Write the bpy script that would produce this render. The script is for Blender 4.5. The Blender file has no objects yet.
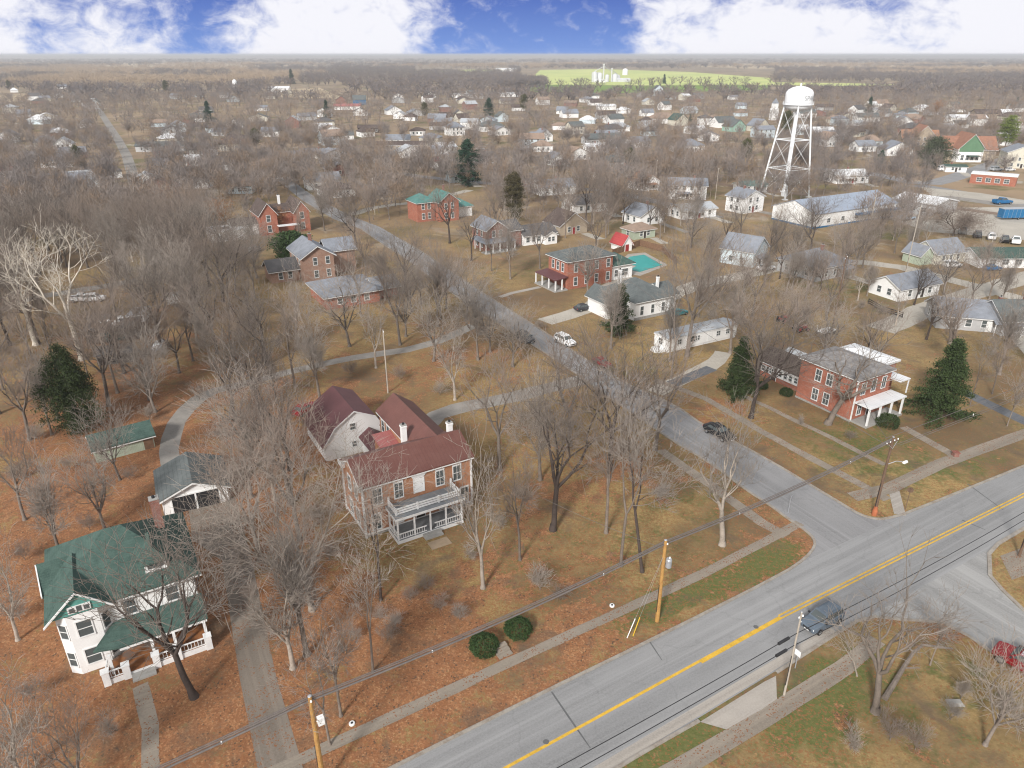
import bpy, math, random
import numpy as np
from mathutils import Vector
from mathutils.geometry import delaunay_2d_cdt

random.seed(7)
R = math.radians
SC = bpy.context.scene
COL = SC.collection

# ------------------------------------------------------------------ camera
CAM_H = 50.0
FOC = 720.0
PITCH = math.atan(330 / FOC)
cam_d = bpy.data.cameras.new('camera')
cam_d.sensor_width = 36.0
cam_d.lens = FOC / 1024 * 36
cam_d.clip_start = 0.5
cam_d.clip_end = 60000
cam = bpy.data.objects.new('camera', cam_d)
COL.objects.link(cam)
cam.location = (0, 0, CAM_H)
cam.rotation_euler = (math.pi / 2 - PITCH, 0, 0)
SC.camera = cam

# ------------------------------------------------------------------ light
SUN_EL, SUN_AZ = R(32), R(203)      # azimuth clockwise from +Y: behind the camera, a little to its left
sun_d = bpy.data.lights.new('sun', 'SUN')
sun_d.energy = 2.3
sun_d.angle = R(9)
sun_d.color = (1.0, 0.965, 0.92)
sun = bpy.data.objects.new('sun', sun_d)
COL.objects.link(sun)
sun.rotation_euler = (math.pi / 2 - SUN_EL, 0, -SUN_AZ + math.pi)
SC.cycles.use_denoising = True
SC.cycles.filter_width = 1.15
SC.cycles.sample_clamp_indirect = 1.5
SC.cycles.sample_clamp_direct = 3.0
SC.cycles.max_bounces = 6
SC.cycles.diffuse_bounces = 3
SC.view_settings.view_transform = 'Standard'
SC.view_settings.look = 'None'
SC.view_settings.gamma = 1
SC.view_settings.use_curve_mapping = False
SC.view_settings.exposure = 1.0
EXPO = 2 ** SC.view_settings.exposure

world = bpy.data.worlds.new('World')
SC.world = world
world.use_nodes = True


def world_sky():
    nt = world.node_tree
    N, Lk = nt.nodes, nt.links
    for n in list(N):
        N.remove(n)

    def nd(t, **k):
        n = N.new(t)
        for a, b in k.items():
            setattr(n, a, b)
        return n

    def math_(op, a, b=None, c=None, clamp=False):
        n = nd('ShaderNodeMath', operation=op)
        n.use_clamp = clamp
        for i, v in enumerate((a, b, c)):
            if v is None:
                continue
            if isinstance(v, (int, float)):
                n.inputs[i].default_value = v
            else:
                Lk.new(v, n.inputs[i])
        return n.outputs[0]

    def mix(f, a, b):
        n = nd('ShaderNodeMix', data_type='RGBA')
        if isinstance(f, (int, float)):
            n.inputs[0].default_value = f
        else:
            Lk.new(f, n.inputs[0])
        for s, v in ((6, a), (7, b)):
            if isinstance(v, tuple):
                n.inputs[s].default_value = v
            else:
                Lk.new(v, n.inputs[s])
        return n.outputs[2]

    def ramp(f, stops, interp='EASE'):
        n = nd('ShaderNodeValToRGB')
        n.color_ramp.interpolation = interp
        els = n.color_ramp.elements
        while len(els) > 1:
            els.remove(els[-1])
        els[0].position = stops[0][0]
        els[0].color = (stops[0][1],) * 3 + (1,)
        for p, v in stops[1:]:
            e = els.new(p)
            e.color = (v,) * 3 + (1,)
        Lk.new(f, n.inputs[0])
        return n.outputs[0]

    tc = nd('ShaderNodeTexCoord')
    sep = nd('ShaderNodeSeparateXYZ')
    Lk.new(tc.outputs['Generated'], sep.inputs[0])
    az = math_('ARCTAN2', sep.outputs[0], sep.outputs[1])
    el = math_('ARCSINE', sep.outputs[2])
    elf = math_('DIVIDE', el, 0.062, clamp=True)
    azf = math_('MULTIPLY_ADD', az, 1 / 1.24, 0.5, clamp=True)
    # cloud cover by compass direction, low in the sky and a little higher up
    low = ramp(azf, [(0.0, .95), (.04, .8), (.07, .42), (.11, .66), (.155, .60), (.19, .34), (.215, .36), (.25, .85), (.37, 1.0), (.405, .5), (.43, .14), (.60, .14), (.64, .62), (.70, 1.0), (.83, 1.0), (.89, .75), (.94, 1), (1, 1)])
    high = ramp(azf, [(0.0, .85), (.05, .75), (.10, .46), (.15, .36), (.19, .20), (.235, .38), (.29, .9), (.37, .85), (.41, .62), (.45, .2), (.60, .14), (.645, .7), (.675, .62), (.70, .5), (.74, .8), (.80, .66), (.835, .38), (.855, .30), (.885, .6), (.91, 1), (1, 1)])
    cov = mix(elf, low, high)
    comb = nd('ShaderNodeCombineXYZ')
    Lk.new(math_('MULTIPLY', az, 13.0), comb.inputs[0])
    Lk.new(math_('MULTIPLY', el, 19.0), comb.inputs[1])
    noi = nd('ShaderNodeTexNoise')
    noi.inputs['Scale'].default_value = 2.4
    noi.inputs['Detail'].default_value = 9
    noi.inputs['Roughness'].default_value = 0.62
    noi.inputs['Distortion'].default_value = 0.35
    Lk.new(comb.outputs[0], noi.inputs['Vector'])
    v = math_('MULTIPLY_ADD', noi.outputs[0], 1.5, -0.75)
    v = math_('ADD', v, cov)
    mask = nd('ShaderNodeMapRange', interpolation_type='SMOOTHSTEP')
    Lk.new(v, mask.inputs[0])
    mask.inputs[1].default_value = 0.15
    mask.inputs[2].default_value = 0.85
    m_low = mask.outputs[0]
    st = 0.10
    k = 1 / (st * EXPO)
    blue_lo = (0.22 * k, 0.36 * k, 0.76 * k, 1)
    blue_hi = (0.11 * k, 0.19 * k, 0.55 * k, 1)
    white = (0.93 * k, 0.93 * k, 0.99 * k, 1)
    band = mix(elf, blue_lo, blue_hi)
    band = mix(m_low, band, white)
    sky = nd('ShaderNodeTexSky', sky_type='NISHITA')
    sky.sun_disc = False
    sky.sun_elevation = SUN_EL
    sky.sun_rotation = SUN_AZ
    sky.altitude = 200
    # broken overcast overhead
    n2 = nd('ShaderNodeTexNoise')
    n2.inputs['Scale'].default_value = 1.6
    n2.inputs['Detail'].default_value = 4
    Lk.new(tc.outputs['Generated'], n2.inputs['Vector'])
    m2 = nd('ShaderNodeMapRange', interpolation_type='SMOOTHSTEP')
    Lk.new(n2.outputs[0], m2.inputs[0])
    m2.inputs[1].default_value = 0.25
    m2.inputs[2].default_value = 0.5
    up = mix(m2.outputs[0], sky.outputs[0], (3.9, 3.9, 3.95, 1))
    hi = nd('ShaderNodeMapRange', interpolation_type='SMOOTHSTEP')
    Lk.new(el, hi.inputs[0])
    hi.inputs[1].default_value = 0.07
    hi.inputs[2].default_value = 0.30
    c = mix(hi.outputs[0], band, up)
    bg = nd('ShaderNodeBackground')
    bg.inputs['Strength'].default_value = st
    Lk.new(c, bg.inputs['Color'])
    out = nd('ShaderNodeOutputWorld')
    Lk.new(bg.outputs[0], out.inputs['Surface'])


world_sky()


# ------------------------------------------------------------------ helpers
def G(px, py, z=0.0):
    """A point of the survey grid: where the sight line through (px, py) meets height z."""
    dx, dy = (px - 512) / FOC, (384 - py) / FOC
    d = (dx, math.cos(PITCH) + dy * math.sin(PITCH), -math.sin(PITCH) + dy * math.cos(PITCH))
    t = (z - CAM_H) / d[2]
    return (d[0] * t, d[1] * t)


def PX(x, y, z=0.0):
    zz = z - CAM_H
    fw = y * math.cos(PITCH) - zz * math.sin(PITCH)
    up = y * math.sin(PITCH) + zz * math.cos(PITCH)
    return 512 + FOC * x / fw, 384 - FOC * up / fw


def HGT(bx, by, ty):
    x, y = G(bx, by)
    lo, hi = 0, 60
    for _ in range(40):
        m = (lo + hi) / 2
        if PX(x, y, m)[1] > ty:
            lo = m
        else:
            hi = m
    return lo


ALL = []        # every top-level thing


def tag(o, label=None, cat=None, group=None, kind=None):
    if label:
        o['label'] = label
    if cat:
        o['category'] = cat
    if group:
        o['group'] = group
    if kind:
        o['kind'] = kind
    if cat:
        ALL.append(o)
    return o


def empty(name, loc, rz=0.0, label=None, cat=None, group=None):
    o = bpy.data.objects.new(name, None)
    o.empty_display_size = 0.2
    COL.objects.link(o)
    o.location = loc if len(loc) == 3 else (loc[0], loc[1], 0)
    o.rotation_euler = (0, 0, rz)
    return tag(o, label, cat, group)


def link(name, me, parent=None, loc=(0, 0, 0), rz=0.0):
    o = bpy.data.objects.new(name, me)
    COL.objects.link(o)
    o.parent = parent
    o.location = loc
    o.rotation_euler = (0, 0, rz)
    return o


def copy_tree(o, parent=None):
    c = o.copy()
    COL.objects.link(c)
    c.parent = parent
    for ch in o.children:
        copy_tree(ch, c)
    if parent is None and 'category' in c:
        ALL.append(c)
    return c


def sub(a, b): return (a[0] - b[0], a[1] - b[1], a[2] - b[2])
def add(a, b): return (a[0] + b[0], a[1] + b[1], a[2] + b[2])
def mul(a, s): return (a[0] * s, a[1] * s, a[2] * s)
def cross(a, b): return (a[1] * b[2] - a[2] * b[1], a[2] * b[0] - a[0] * b[2], a[0] * b[1] - a[1] * b[0])
def vlen(a): return math.sqrt(a[0] ** 2 + a[1] ** 2 + a[2] ** 2)
def unit(a):
    l = vlen(a) or 1.0
    return (a[0] / l, a[1] / l, a[2] / l)


class MB:
    """Collects shapes into one mesh."""

    def __init__(self):
        self.v, self.f, self.mi, self.cur = [], [], [], 0

    def face(self, pts):
        n = len(self.v)
        self.v += [tuple(p) for p in pts]
        self.f.append(tuple(range(n, n + len(pts))))
        self.mi.append(self.cur)

    def _hexa(self, p):
        n = len(self.v)
        self.v += [tuple(q) for q in p]
        for q in ((0, 3, 2, 1), (4, 5, 6, 7), (0, 1, 5, 4), (1, 2, 6, 5), (2, 3, 7, 6), (3, 0, 4, 7)):
            self.f.append(tuple(n + i for i in q))
            self.mi.append(self.cur)
        return self

    def box(self, x0, y0, z0, x1, y1, z1):
        return self._hexa([(x0, y0, z0), (x1, y0, z0), (x1, y1, z0), (x0, y1, z0),
                           (x0, y0, z1), (x1, y0, z1), (x1, y1, z1), (x0, y1, z1)])

    def frustum(self, x0, y0, x1, y1, z0, X0, Y0, X1, Y1, z1):
        return self._hexa([(x0, y0, z0), (x1, y0, z0), (x1, y1, z0), (x0, y1, z0),
                           (X0, Y0, z1), (X1, Y0, z1), (X1, Y1, z1), (X0, Y1, z1)])

    def slab(self, poly, t):
        """polygon plus the same polygon t lower, closed round the edge"""
        n, k = len(self.v), len(poly)
        self.v += [tuple(p) for p in poly] + [(p[0], p[1], p[2] - t) for p in poly]
        self.f.append(tuple(range(n, n + k)))
        self.f.append(tuple(range(n + 2 * k - 1, n + k - 1, -1)))
        for i in range(k):
            j = (i + 1) % k
            self.f.append((n + i, n + k + i, n + k + j, n + j))
        self.mi += [self.cur] * (k + 2)
        return self

    def tube(self, p0, p1, r0, r1=None, n=8, caps=True):
        r1 = r0 if r1 is None else r1
        d = unit(sub(p1, p0))
        a = unit(cross(d, (0, 0, 1) if abs(d[2]) < .9 else (1, 0, 0)))
        b = cross(d, a)
        k = len(self.v)
        for p, r in ((p0, r0), (p1, r1)):
            for i in range(n):
                t = 2 * math.pi * i / n
                self.v.append(add(p, add(mul(a, r * math.cos(t)), mul(b, r * math.sin(t)))))
        for i in range(n):
            j = (i + 1) % n
            self.f.append((k + i, k + j, k + n + j, k + n + i))
            self.mi.append(self.cur)
        if caps:
            self.f.append(tuple(range(k + n - 1, k - 1, -1)))
            self.f.append(tuple(range(k + n, k + 2 * n)))
            self.mi += [self.cur] * 2
        return self

    def lathe(self, c, prof, n=20):
        k = len(self.v)
        for r, z in prof:
            for i in range(n):
                t = 2 * math.pi * i / n
                self.v.append((c[0] + r * math.cos(t), c[1] + r * math.sin(t), c[2] + z))
        for s in range(len(prof) - 1):
            for i in range(n):
                j = (i + 1) % n
                self.f.append((k + s * n + i, k + s * n + j, k + (s + 1) * n + j, k + (s + 1) * n + i))
                self.mi.append(self.cur)
        return self

    def mesh(self, name, *mats, smooth=False):
        me = bpy.data.meshes.new(name)
        me.from_pydata(self.v, [], self.f)
        for m in mats:
            me.materials.append(m)
        if len(mats) > 1:
            me.polygons.foreach_set('material_index', self.mi)
        if smooth:
            me.polygons.foreach_set('use_smooth', [True] * len(self.f))
        me.update()
        return me

    def build(self, name, mat, parent=None, smooth=False, loc=(0, 0, 0), rz=0.0):
        mats = mat if isinstance(mat, (list, tuple)) else (mat,)
        return link(name, self.mesh(name, *mats, smooth=smooth), parent, loc, rz)


def np_mesh(name, V, F, mat, smooth=False):
    """V (n,3) and F (m,k) with one face size"""
    me = bpy.data.meshes.new(name)
    V = np.asarray(V, np.float32)
    F = np.asarray(F, np.int32)
    m, k = F.shape
    me.vertices.add(len(V))
    me.vertices.foreach_set('co', V.ravel())
    me.loops.add(m * k)
    me.loops.foreach_set('vertex_index', F.ravel())
    me.polygons.add(m)
    me.polygons.foreach_set('loop_start', np.arange(0, m * k, k, dtype=np.int32))
    if smooth:
        me.polygons.foreach_set('use_smooth', np.ones(m, bool))
    me.materials.append(mat)
    me.update(calc_edges=True)
    me.validate()
    return me


# ------------------------------------------------------------------ materials
class NT:
    def __init__(self, name):
        self.m = bpy.data.materials.new(name)
        self.m.use_nodes = True
        self.t = self.m.node_tree
        self.b = self.t.nodes['Principled BSDF']
        self.tc = self.t.nodes.new('ShaderNodeTexCoord')

    def noise(self, scale, detail=3, rough=.55, vec=None, dist=0.0):
        n = self.t.nodes.new('ShaderNodeTexNoise')
        n.inputs['Scale'].default_value = scale
        n.inputs['Detail'].default_value = detail
        n.inputs['Roughness'].default_value = rough
        n.inputs['Distortion'].default_value = dist
        self.t.links.new(vec or self.tc.outputs['Object'], n.inputs['Vector'])
        return n.outputs[0]

    def voro(self, scale, out='Color', vec=None):
        n = self.t.nodes.new('ShaderNodeTexVoronoi')
        n.inputs['Scale'].default_value = scale
        self.t.links.new(vec or self.tc.outputs['Object'], n.inputs['Vector'])
        return n.outputs[out]

    def rng(self, f, a, b, c=0.0, d=1.0):
        n = self.t.nodes.new('ShaderNodeMapRange')
        self.t.links.new(f, n.inputs[0])
        for i, v in enumerate((a, b, c, d)):
            n.inputs[i + 1].default_value = v
        return n.outputs[0]

    def math(self, op, a, b):
        n = self.t.nodes.new('ShaderNodeMath')
        n.operation = op
        for i, v in enumerate((a, b)):
            if isinstance(v, (int, float)):
                n.inputs[i].default_value = v
            else:
                self.t.links.new(v, n.inputs[i])
        return n.outputs[0]

    def mix(self, f, a, b, mode='MIX'):
        n = self.t.nodes.new('ShaderNodeMix')
        n.data_type = 'RGBA'
        n.blend_type = mode
        if isinstance(f, (int, float)):
            n.inputs[0].default_value = f
        else:
            self.t.links.new(f, n.inputs[0])
        for s, v in ((6, a), (7, b)):
            if isinstance(v, (tuple, list)):
                n.inputs[s].default_value = tuple(v)[:3] + (1,)
            else:
                self.t.links.new(v, n.inputs[s])
        return n.outputs[2]

    def done(self, col, rough=.8, metal=0.0, bump=None, dist=.05, strength=.5):
        if isinstance(col, (tuple, list)):
            self.b.inputs['Base Color'].default_value = tuple(col)[:3] + (1,)
        else:
            self.t.links.new(col, self.b.inputs['Base Color'])
        self.b.inputs['Roughness'].default_value = rough
        self.b.inputs['Metallic'].default_value = metal
        if 'Specular IOR Level' in self.b.inputs:
            self.b.inputs['Specular IOR Level'].default_value = 0.3
        if bump is not None:
            n = self.t.nodes.new('ShaderNodeBump')
            n.inputs['Distance'].default_value = dist
            n.inputs['Strength'].default_value = strength
            self.t.links.new(bump, n.inputs['Height'])
            self.t.links.new(n.outputs[0], self.b.inputs['Normal'])
        return self.m


def sc(c, k): return tuple(x * k for x in c)


def m_noise(name, c, var=.25, scale=2.0, rough=.8, metal=0.0, c2=None, fine=14.0, bump=0.0, rnd=0.0):
    """base colour broken up by a coarse and a fine noise; rnd varies it from object to object"""
    k = NT(name)
    a = k.noise(scale, 4)
    b = k.noise(fine, 2)
    c2 = c2 or sc(c, 1 - var)
    col = k.mix(k.rng(a, .35, .65), c, c2)
    col = k.mix(k.rng(b, .3, .7), col, k.mix(.55, col, sc(c, 1 + var * .6)))
    if rnd:
        oi = k.t.nodes.new('ShaderNodeObjectInfo')
        h = k.t.nodes.new('ShaderNodeHueSaturation')
        k.t.links.new(k.rng(oi.outputs['Random'], 0, 1, 1 - rnd, 1 + rnd), h.inputs['Value'])
        k.t.links.new(col, h.inputs['Color'])
        col = h.outputs[0]
    return k.done(col, rough, metal, bump=b if bump else None, dist=bump)


def m_lines(name, c, pitch, dark=.6, axis='Z', rough=.7, var=.2, width=.16, metal=0.0, c2=None, nscale=.7):
    """courses of siding, shingles or roof seams along one local axis, with weathering"""
    k = NT(name)
    sp = k.t.nodes.new('ShaderNodeSeparateXYZ')
    k.t.links.new(k.tc.outputs['Object'], sp.inputs[0])
    f = k.math('FRACT', k.math('DIVIDE', sp.outputs['XYZ'.index(axis)], pitch), 0)
    ln = k.math('LESS_THAN', f, width)
    a = k.noise(nscale, 5, .6)
    b = k.noise(9, 3)
    col = k.mix(k.rng(a, .35, .65), c, c2 or sc(c, 1 - var))
    col = k.mix(k.rng(b, .3, .75), col, k.mix(.5, col, sc(c, 1 + var)))
    col = k.mix(k.math('MULTIPLY', ln, 1 - dark), col, sc(c, .35))
    return k.done(col, rough, metal, bump=f, dist=.03, strength=.3)


def m_brick(name, c, mortar=(.36, .31, .27), var=.3):
    k = NT(name)
    bt = k.t.nodes.new('ShaderNodeTexBrick')
    mp = k.t.nodes.new('ShaderNodeMapping')
    mp.inputs['Rotation'].default_value = (math.pi / 2, 0, 0)
    sp = k.t.nodes.new('ShaderNodeSeparateXYZ')
    k.t.links.new(k.tc.outputs['Object'], sp.inputs[0])
    cb = k.t.nodes.new('ShaderNodeCombineXYZ')
    k.t.links.new(k.math('ADD', sp.outputs[0], sp.outputs[1]), cb.inputs[0])
    k.t.links.new(sp.outputs[2], cb.inputs[1])
    k.t.links.new(cb.outputs[0], bt.inputs['Vector'])
    bt.inputs['Scale'].default_value = 1.0
    bt.inputs['Brick Width'].default_value = .23
    bt.inputs['Row Height'].default_value = .075
    bt.inputs['Mortar Size'].default_value = .009
    bt.inputs['Color1'].default_value = c + (1,)
    bt.inputs['Color2'].default_value = sc(c, 1 - var) + (1,)
    bt.inputs['Mortar'].default_value = mortar + (1,)
    a = k.noise(.9, 5, .65)
    col = k.mix(k.rng(a, .4, .7), bt.outputs[0], k.mix(.55, bt.outputs[0], sc(c, .55)))
    col = k.mix(k.rng(k.noise(2.3, 3), .55, .75, 0, .35), col, mortar)
    return k.done(col, .9)


M = {}
M['white'] = m_lines('white_siding', (.82, .82, .81), .14, .85, var=.07)
M['white_paint'] = m_noise('white_paint', (.78, .78, .77), .12, 1.5, .55)
M['cream'] = m_lines('cream_siding', (.62, .59, .50), .16, .75, var=.12)
M['grey_siding'] = m_lines('grey_siding', (.45, .45, .45), .16, .75, var=.12)
M['pale_blue'] = m_lines('pale_blue_siding', (.56, .64, .68), .16, .75, var=.12)
M['pale_green'] = m_lines('pale_green_siding', (.40, .46, .36), .2, .7, axis='X', var=.2)
M['tan_siding'] = m_lines('tan_siding', (.40, .33, .25), .16, .75, var=.15)
M['mint'] = m_lines('mint_siding', (.30, .48, .40), .16, .75, var=.15)
M['brick_orange'] = m_brick('orange_brown_brick', (.47, .20, .10), (.42, .29, .20))
M['brick_red'] = m_brick('red_brick', (.42, .125, .075), (.38, .25, .19))
M['brick_dark'] = m_brick('dark_red_brick', (.27, .085, .06))
M['brick_tan'] = m_brick('tan_brick', (.40, .22, .15))
M['stone'] = m_noise('stone_foundation', (.32, .31, .29), .3, 3)
M['shingle_grey'] = m_lines('grey_shingles', (.235, .25, .28), .16, .75, var=.3, rough=.9)
M['shingle_mottled'] = m_lines('mottled_grey_shingles', (.26, .25, .245), .16, .75, var=.3, rough=.9, c2=(.125, .115, .112), nscale=1.3)
M['brown_dark'] = m_noise('olive_brown_leaves', (.075, .062, .028), .5, .7, .9, c2=(.04, .036, .018), fine=3)
M['elevator'] = m_noise('grey_white_steel', (.55, .56, .57), .15, .1, .6)
M['shingle_dark'] = m_lines('dark_shingles', (.115, .110, .110), .16, .75, var=.35, rough=.9)
M['shingle_brown'] = m_lines('brown_shingles', (.10, .075, .066), .16, .75, var=.35, rough=.9)
M['shingle_green'] = m_lines('green_shingles', (.062, .102, .086), .16, .8, var=.6, rough=.9, c2=(.030, .056, .048), nscale=1.1)
M['shingle_teal'] = m_lines('teal_green_shingles', (.09, .21, .19), .16, .75, var=.3, rough=.85)
M['shingle_slate'] = m_lines('slate_roof', (.125, .138, .136), .2, .7, var=.4, rough=.85, c2=(.075, .085, .085))
M['shingle_tan'] = m_lines('tan_shingles', (.30, .22, .17), .16, .75, var=.25, rough=.9)
M['shingle_orange'] = m_lines('orange_shingles', (.33, .175, .105), .16, .75, var=.25, rough=.9)
M['shingle_redbrown'] = m_lines('red_brown_shingles', (.30, .155, .105), .16, .75, var=.35, rough=.9)
M['roof_red'] = m_lines('brown_red_metal_roof', (.140, .064, .052), .45, .85, axis='X', var=.25, rough=.55, c2=(.115, .045, .036), width=.12)
M['roof_red_wing'] = m_lines('faded_brown_red_metal_roof', (.150, .066, .055), .45, .7, axis='Y', var=.25, rough=.55, width=.12)
M['roof_maroon'] = m_lines('maroon_metal_roof', (.130, .055, .058), .40, .7, axis='Y', var=.25, rough=.5, width=.12)
M['roof_pink'] = m_lines('faded_red_metal_roof', (.36, .125, .115), .4, .75, axis='X', var=.15, rough=.5, width=.12)
M['roof_bright_red'] = m_lines('bright_red_metal_roof', (.42, .06, .06), .4, .75, axis='X', var=.2, rough=.5)
M['roof_metal'] = m_lines('grey_metal_roof', (.42, .44, .46), .5, .7, axis='X', var=.2, rough=.45, width=.1)
M['roof_white'] = m_lines('white_metal_roof', (.72, .73, .74), .6, .8, axis='X', var=.12, rough=.5, width=.1)
M['roof_bluegrey'] = m_lines('blue_grey_metal_roof', (.29, .335, .41), .6, .8, axis='X', var=.15, rough=.45, width=.1)
M['teal_panel'] = m_noise('teal_gable_paint', (.10, .29, .25), .2, 3)
M['blue_paint'] = m_noise('blue_paint', (.02, .14, .30), .2, 2, .5)
M['trim'] = m_noise('white_trim', (.74, .74, .73), .15, 2, .6)
M['deck'] = m_noise('grey_porch_deck', (.21, .22, .23), .3, 1.5)
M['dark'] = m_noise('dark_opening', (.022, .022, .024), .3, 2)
M['dark_wood'] = m_noise('dark_wood', (.055, .045, .04), .4, 3)
M['glass'] = NT('window_glass').done((.085, .098, .10), .12)
M['curtain'] = m_noise('curtained_pane', (.40, .42, .43), .3, 2, .25)
M['asphalt'] = None
M['pole_wood'] = m_noise('yellow_pole_wood', (.42, .24, .075), .35, 1.2, fine=9, c2=(.26, .13, .05))
M['pole_dark'] = m_noise('weathered_pole_wood', (.15, .095, .065), .35, 1.2, fine=9)
M['pole_pale'] = m_noise('pale_pole_wood', (.42, .37, .31), .3, 1.2)
M['steel'] = m_noise('galvanised_steel', (.48, .50, .53), .2, 3, .4, .5)
M['cable'] = m_noise('grey_cable', (.15, .13, .12), .3, 2, .7)
M['cable_black'] = m_noise('black_cable', (.03, .03, .032), .3, 2, .6)
M['tank_white'] = m_noise('white_tank_paint', (.80, .81, .82), .07, .25, .45)
M['tower_white'] = m_noise('white_tower_steel', (.76, .78, .79), .1, .5, .5)
M['letter_black'] = m_noise('faded_black_lettering', (.22, .23, .24), .2, 2)
M['rubber'] = m_noise('tyre_rubber', (.02, .02, .021), .3, 4)
M['rim'] = m_noise('wheel_rim', (.4, .41, .42), .2, 4, .35, .7)
M['lamp'] = NT('headlight_lens').done((.75, .77, .78), .15)
M['tail'] = NT('tail_light_lens').done((.35, .02, .02), .2)
M['plastic'] = m_noise('black_plastic', (.03, .03, .032), .3, 4, .5)
M['concrete'] = m_noise('concrete', (.33, .32, .30), .2, .8, .9, fine=5)
M['wood_brown'] = m_noise('brown_wood', (.20, .12, .075), .35, 2)
M['playred'] = m_noise('red_paint', (.30, .035, .035), .25, 2, .5)
M['yellow_plastic'] = m_noise('yellow_plastic', (.65, .42, .04), .1, 2, .4)
M['pool_cover'] = m_noise('teal_pool_cover', (.02, .30, .28), .15, .5, .4)
M['bark'] = m_noise('grey_brown_bark', (.185, .152, .126), .4, 1.3, .95, fine=7, rnd=.28)
M['bark_dark'] = m_noise('dark_bark', (.075, .058, .05), .4, 1.3, .95, fine=7, rnd=.2)
M['bark_pale'] = m_noise('pale_bark', (.36, .31, .26), .4, 1.0, .95, fine=6, c2=(.20, .17, .14), rnd=.15)
M['bark_white'] = m_noise('white_mottled_bark', (.70, .64, .55), .3, .8, .9, fine=3, c2=(.38, .33, .27))
M['twig'] = m_noise('grey_twigs', (.31, .27, .235), .35, .35, .95, rnd=.22)
M['twig_brown'] = m_noise('brown_twigs', (.26, .21, .175), .35, .35, .95, rnd=.22)
M['twig_pale'] = m_noise('pale_twigs', (.32, .275, .235), .3, .35, .95, rnd=.15)
M['brown_leaf'] = m_noise('dry_brown_leaves', (.17, .115, .055), .4, .6, .9, c2=(.095, .075, .035))
M['orange_leaf'] = m_noise('rusty_leaves', (.30, .15, .06), .4, .6, .9, c2=(.20, .10, .05))
M['cedar'] = m_noise('cedar_needles', (.042, .062, .020), .5, .7, .9, c2=(.020, .034, .012), fine=3, rnd=.15)
M['juniper'] = m_noise('juniper_needles', (.034, .050, .016), .5, .5, .9, c2=(.014, .022, .008), fine=2.5)
M['cedar_olive'] = m_noise('olive_needles', (.085, .085, .03), .5, .7, .9, c2=(.04, .045, .018), fine=3, rnd=.15)
M['spruce'] = m_noise('spruce_needles', (.024, .062, .036), .5, .7, .9, c2=(.014, .036, .022), fine=3, rnd=.2)
M['pine_bright'] = m_noise('bright_pine_needles', (.16, .20, .045), .5, .7, .9, c2=(.06, .085, .025), fine=3)
M['grey_green'] = m_noise('grey_green_leaves', (.085, .10, .06), .5, .7, .9, c2=(.045, .05, .035), fine=3)
M['bark_mid'] = m_noise('dark_grey_bark', (.185, .155, .132), .4, 1.3, .95, fine=7, rnd=.3)
M['boxwood'] = m_noise('clipped_green_leaves', (.045, .075, .024), .5, 2, .9, c2=(.018, .042, .012), fine=8)
M['litter'] = m_noise('fallen_leaf', (.30, .13, .055), .5, 3, .9, c2=(.17, .07, .035))


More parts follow.
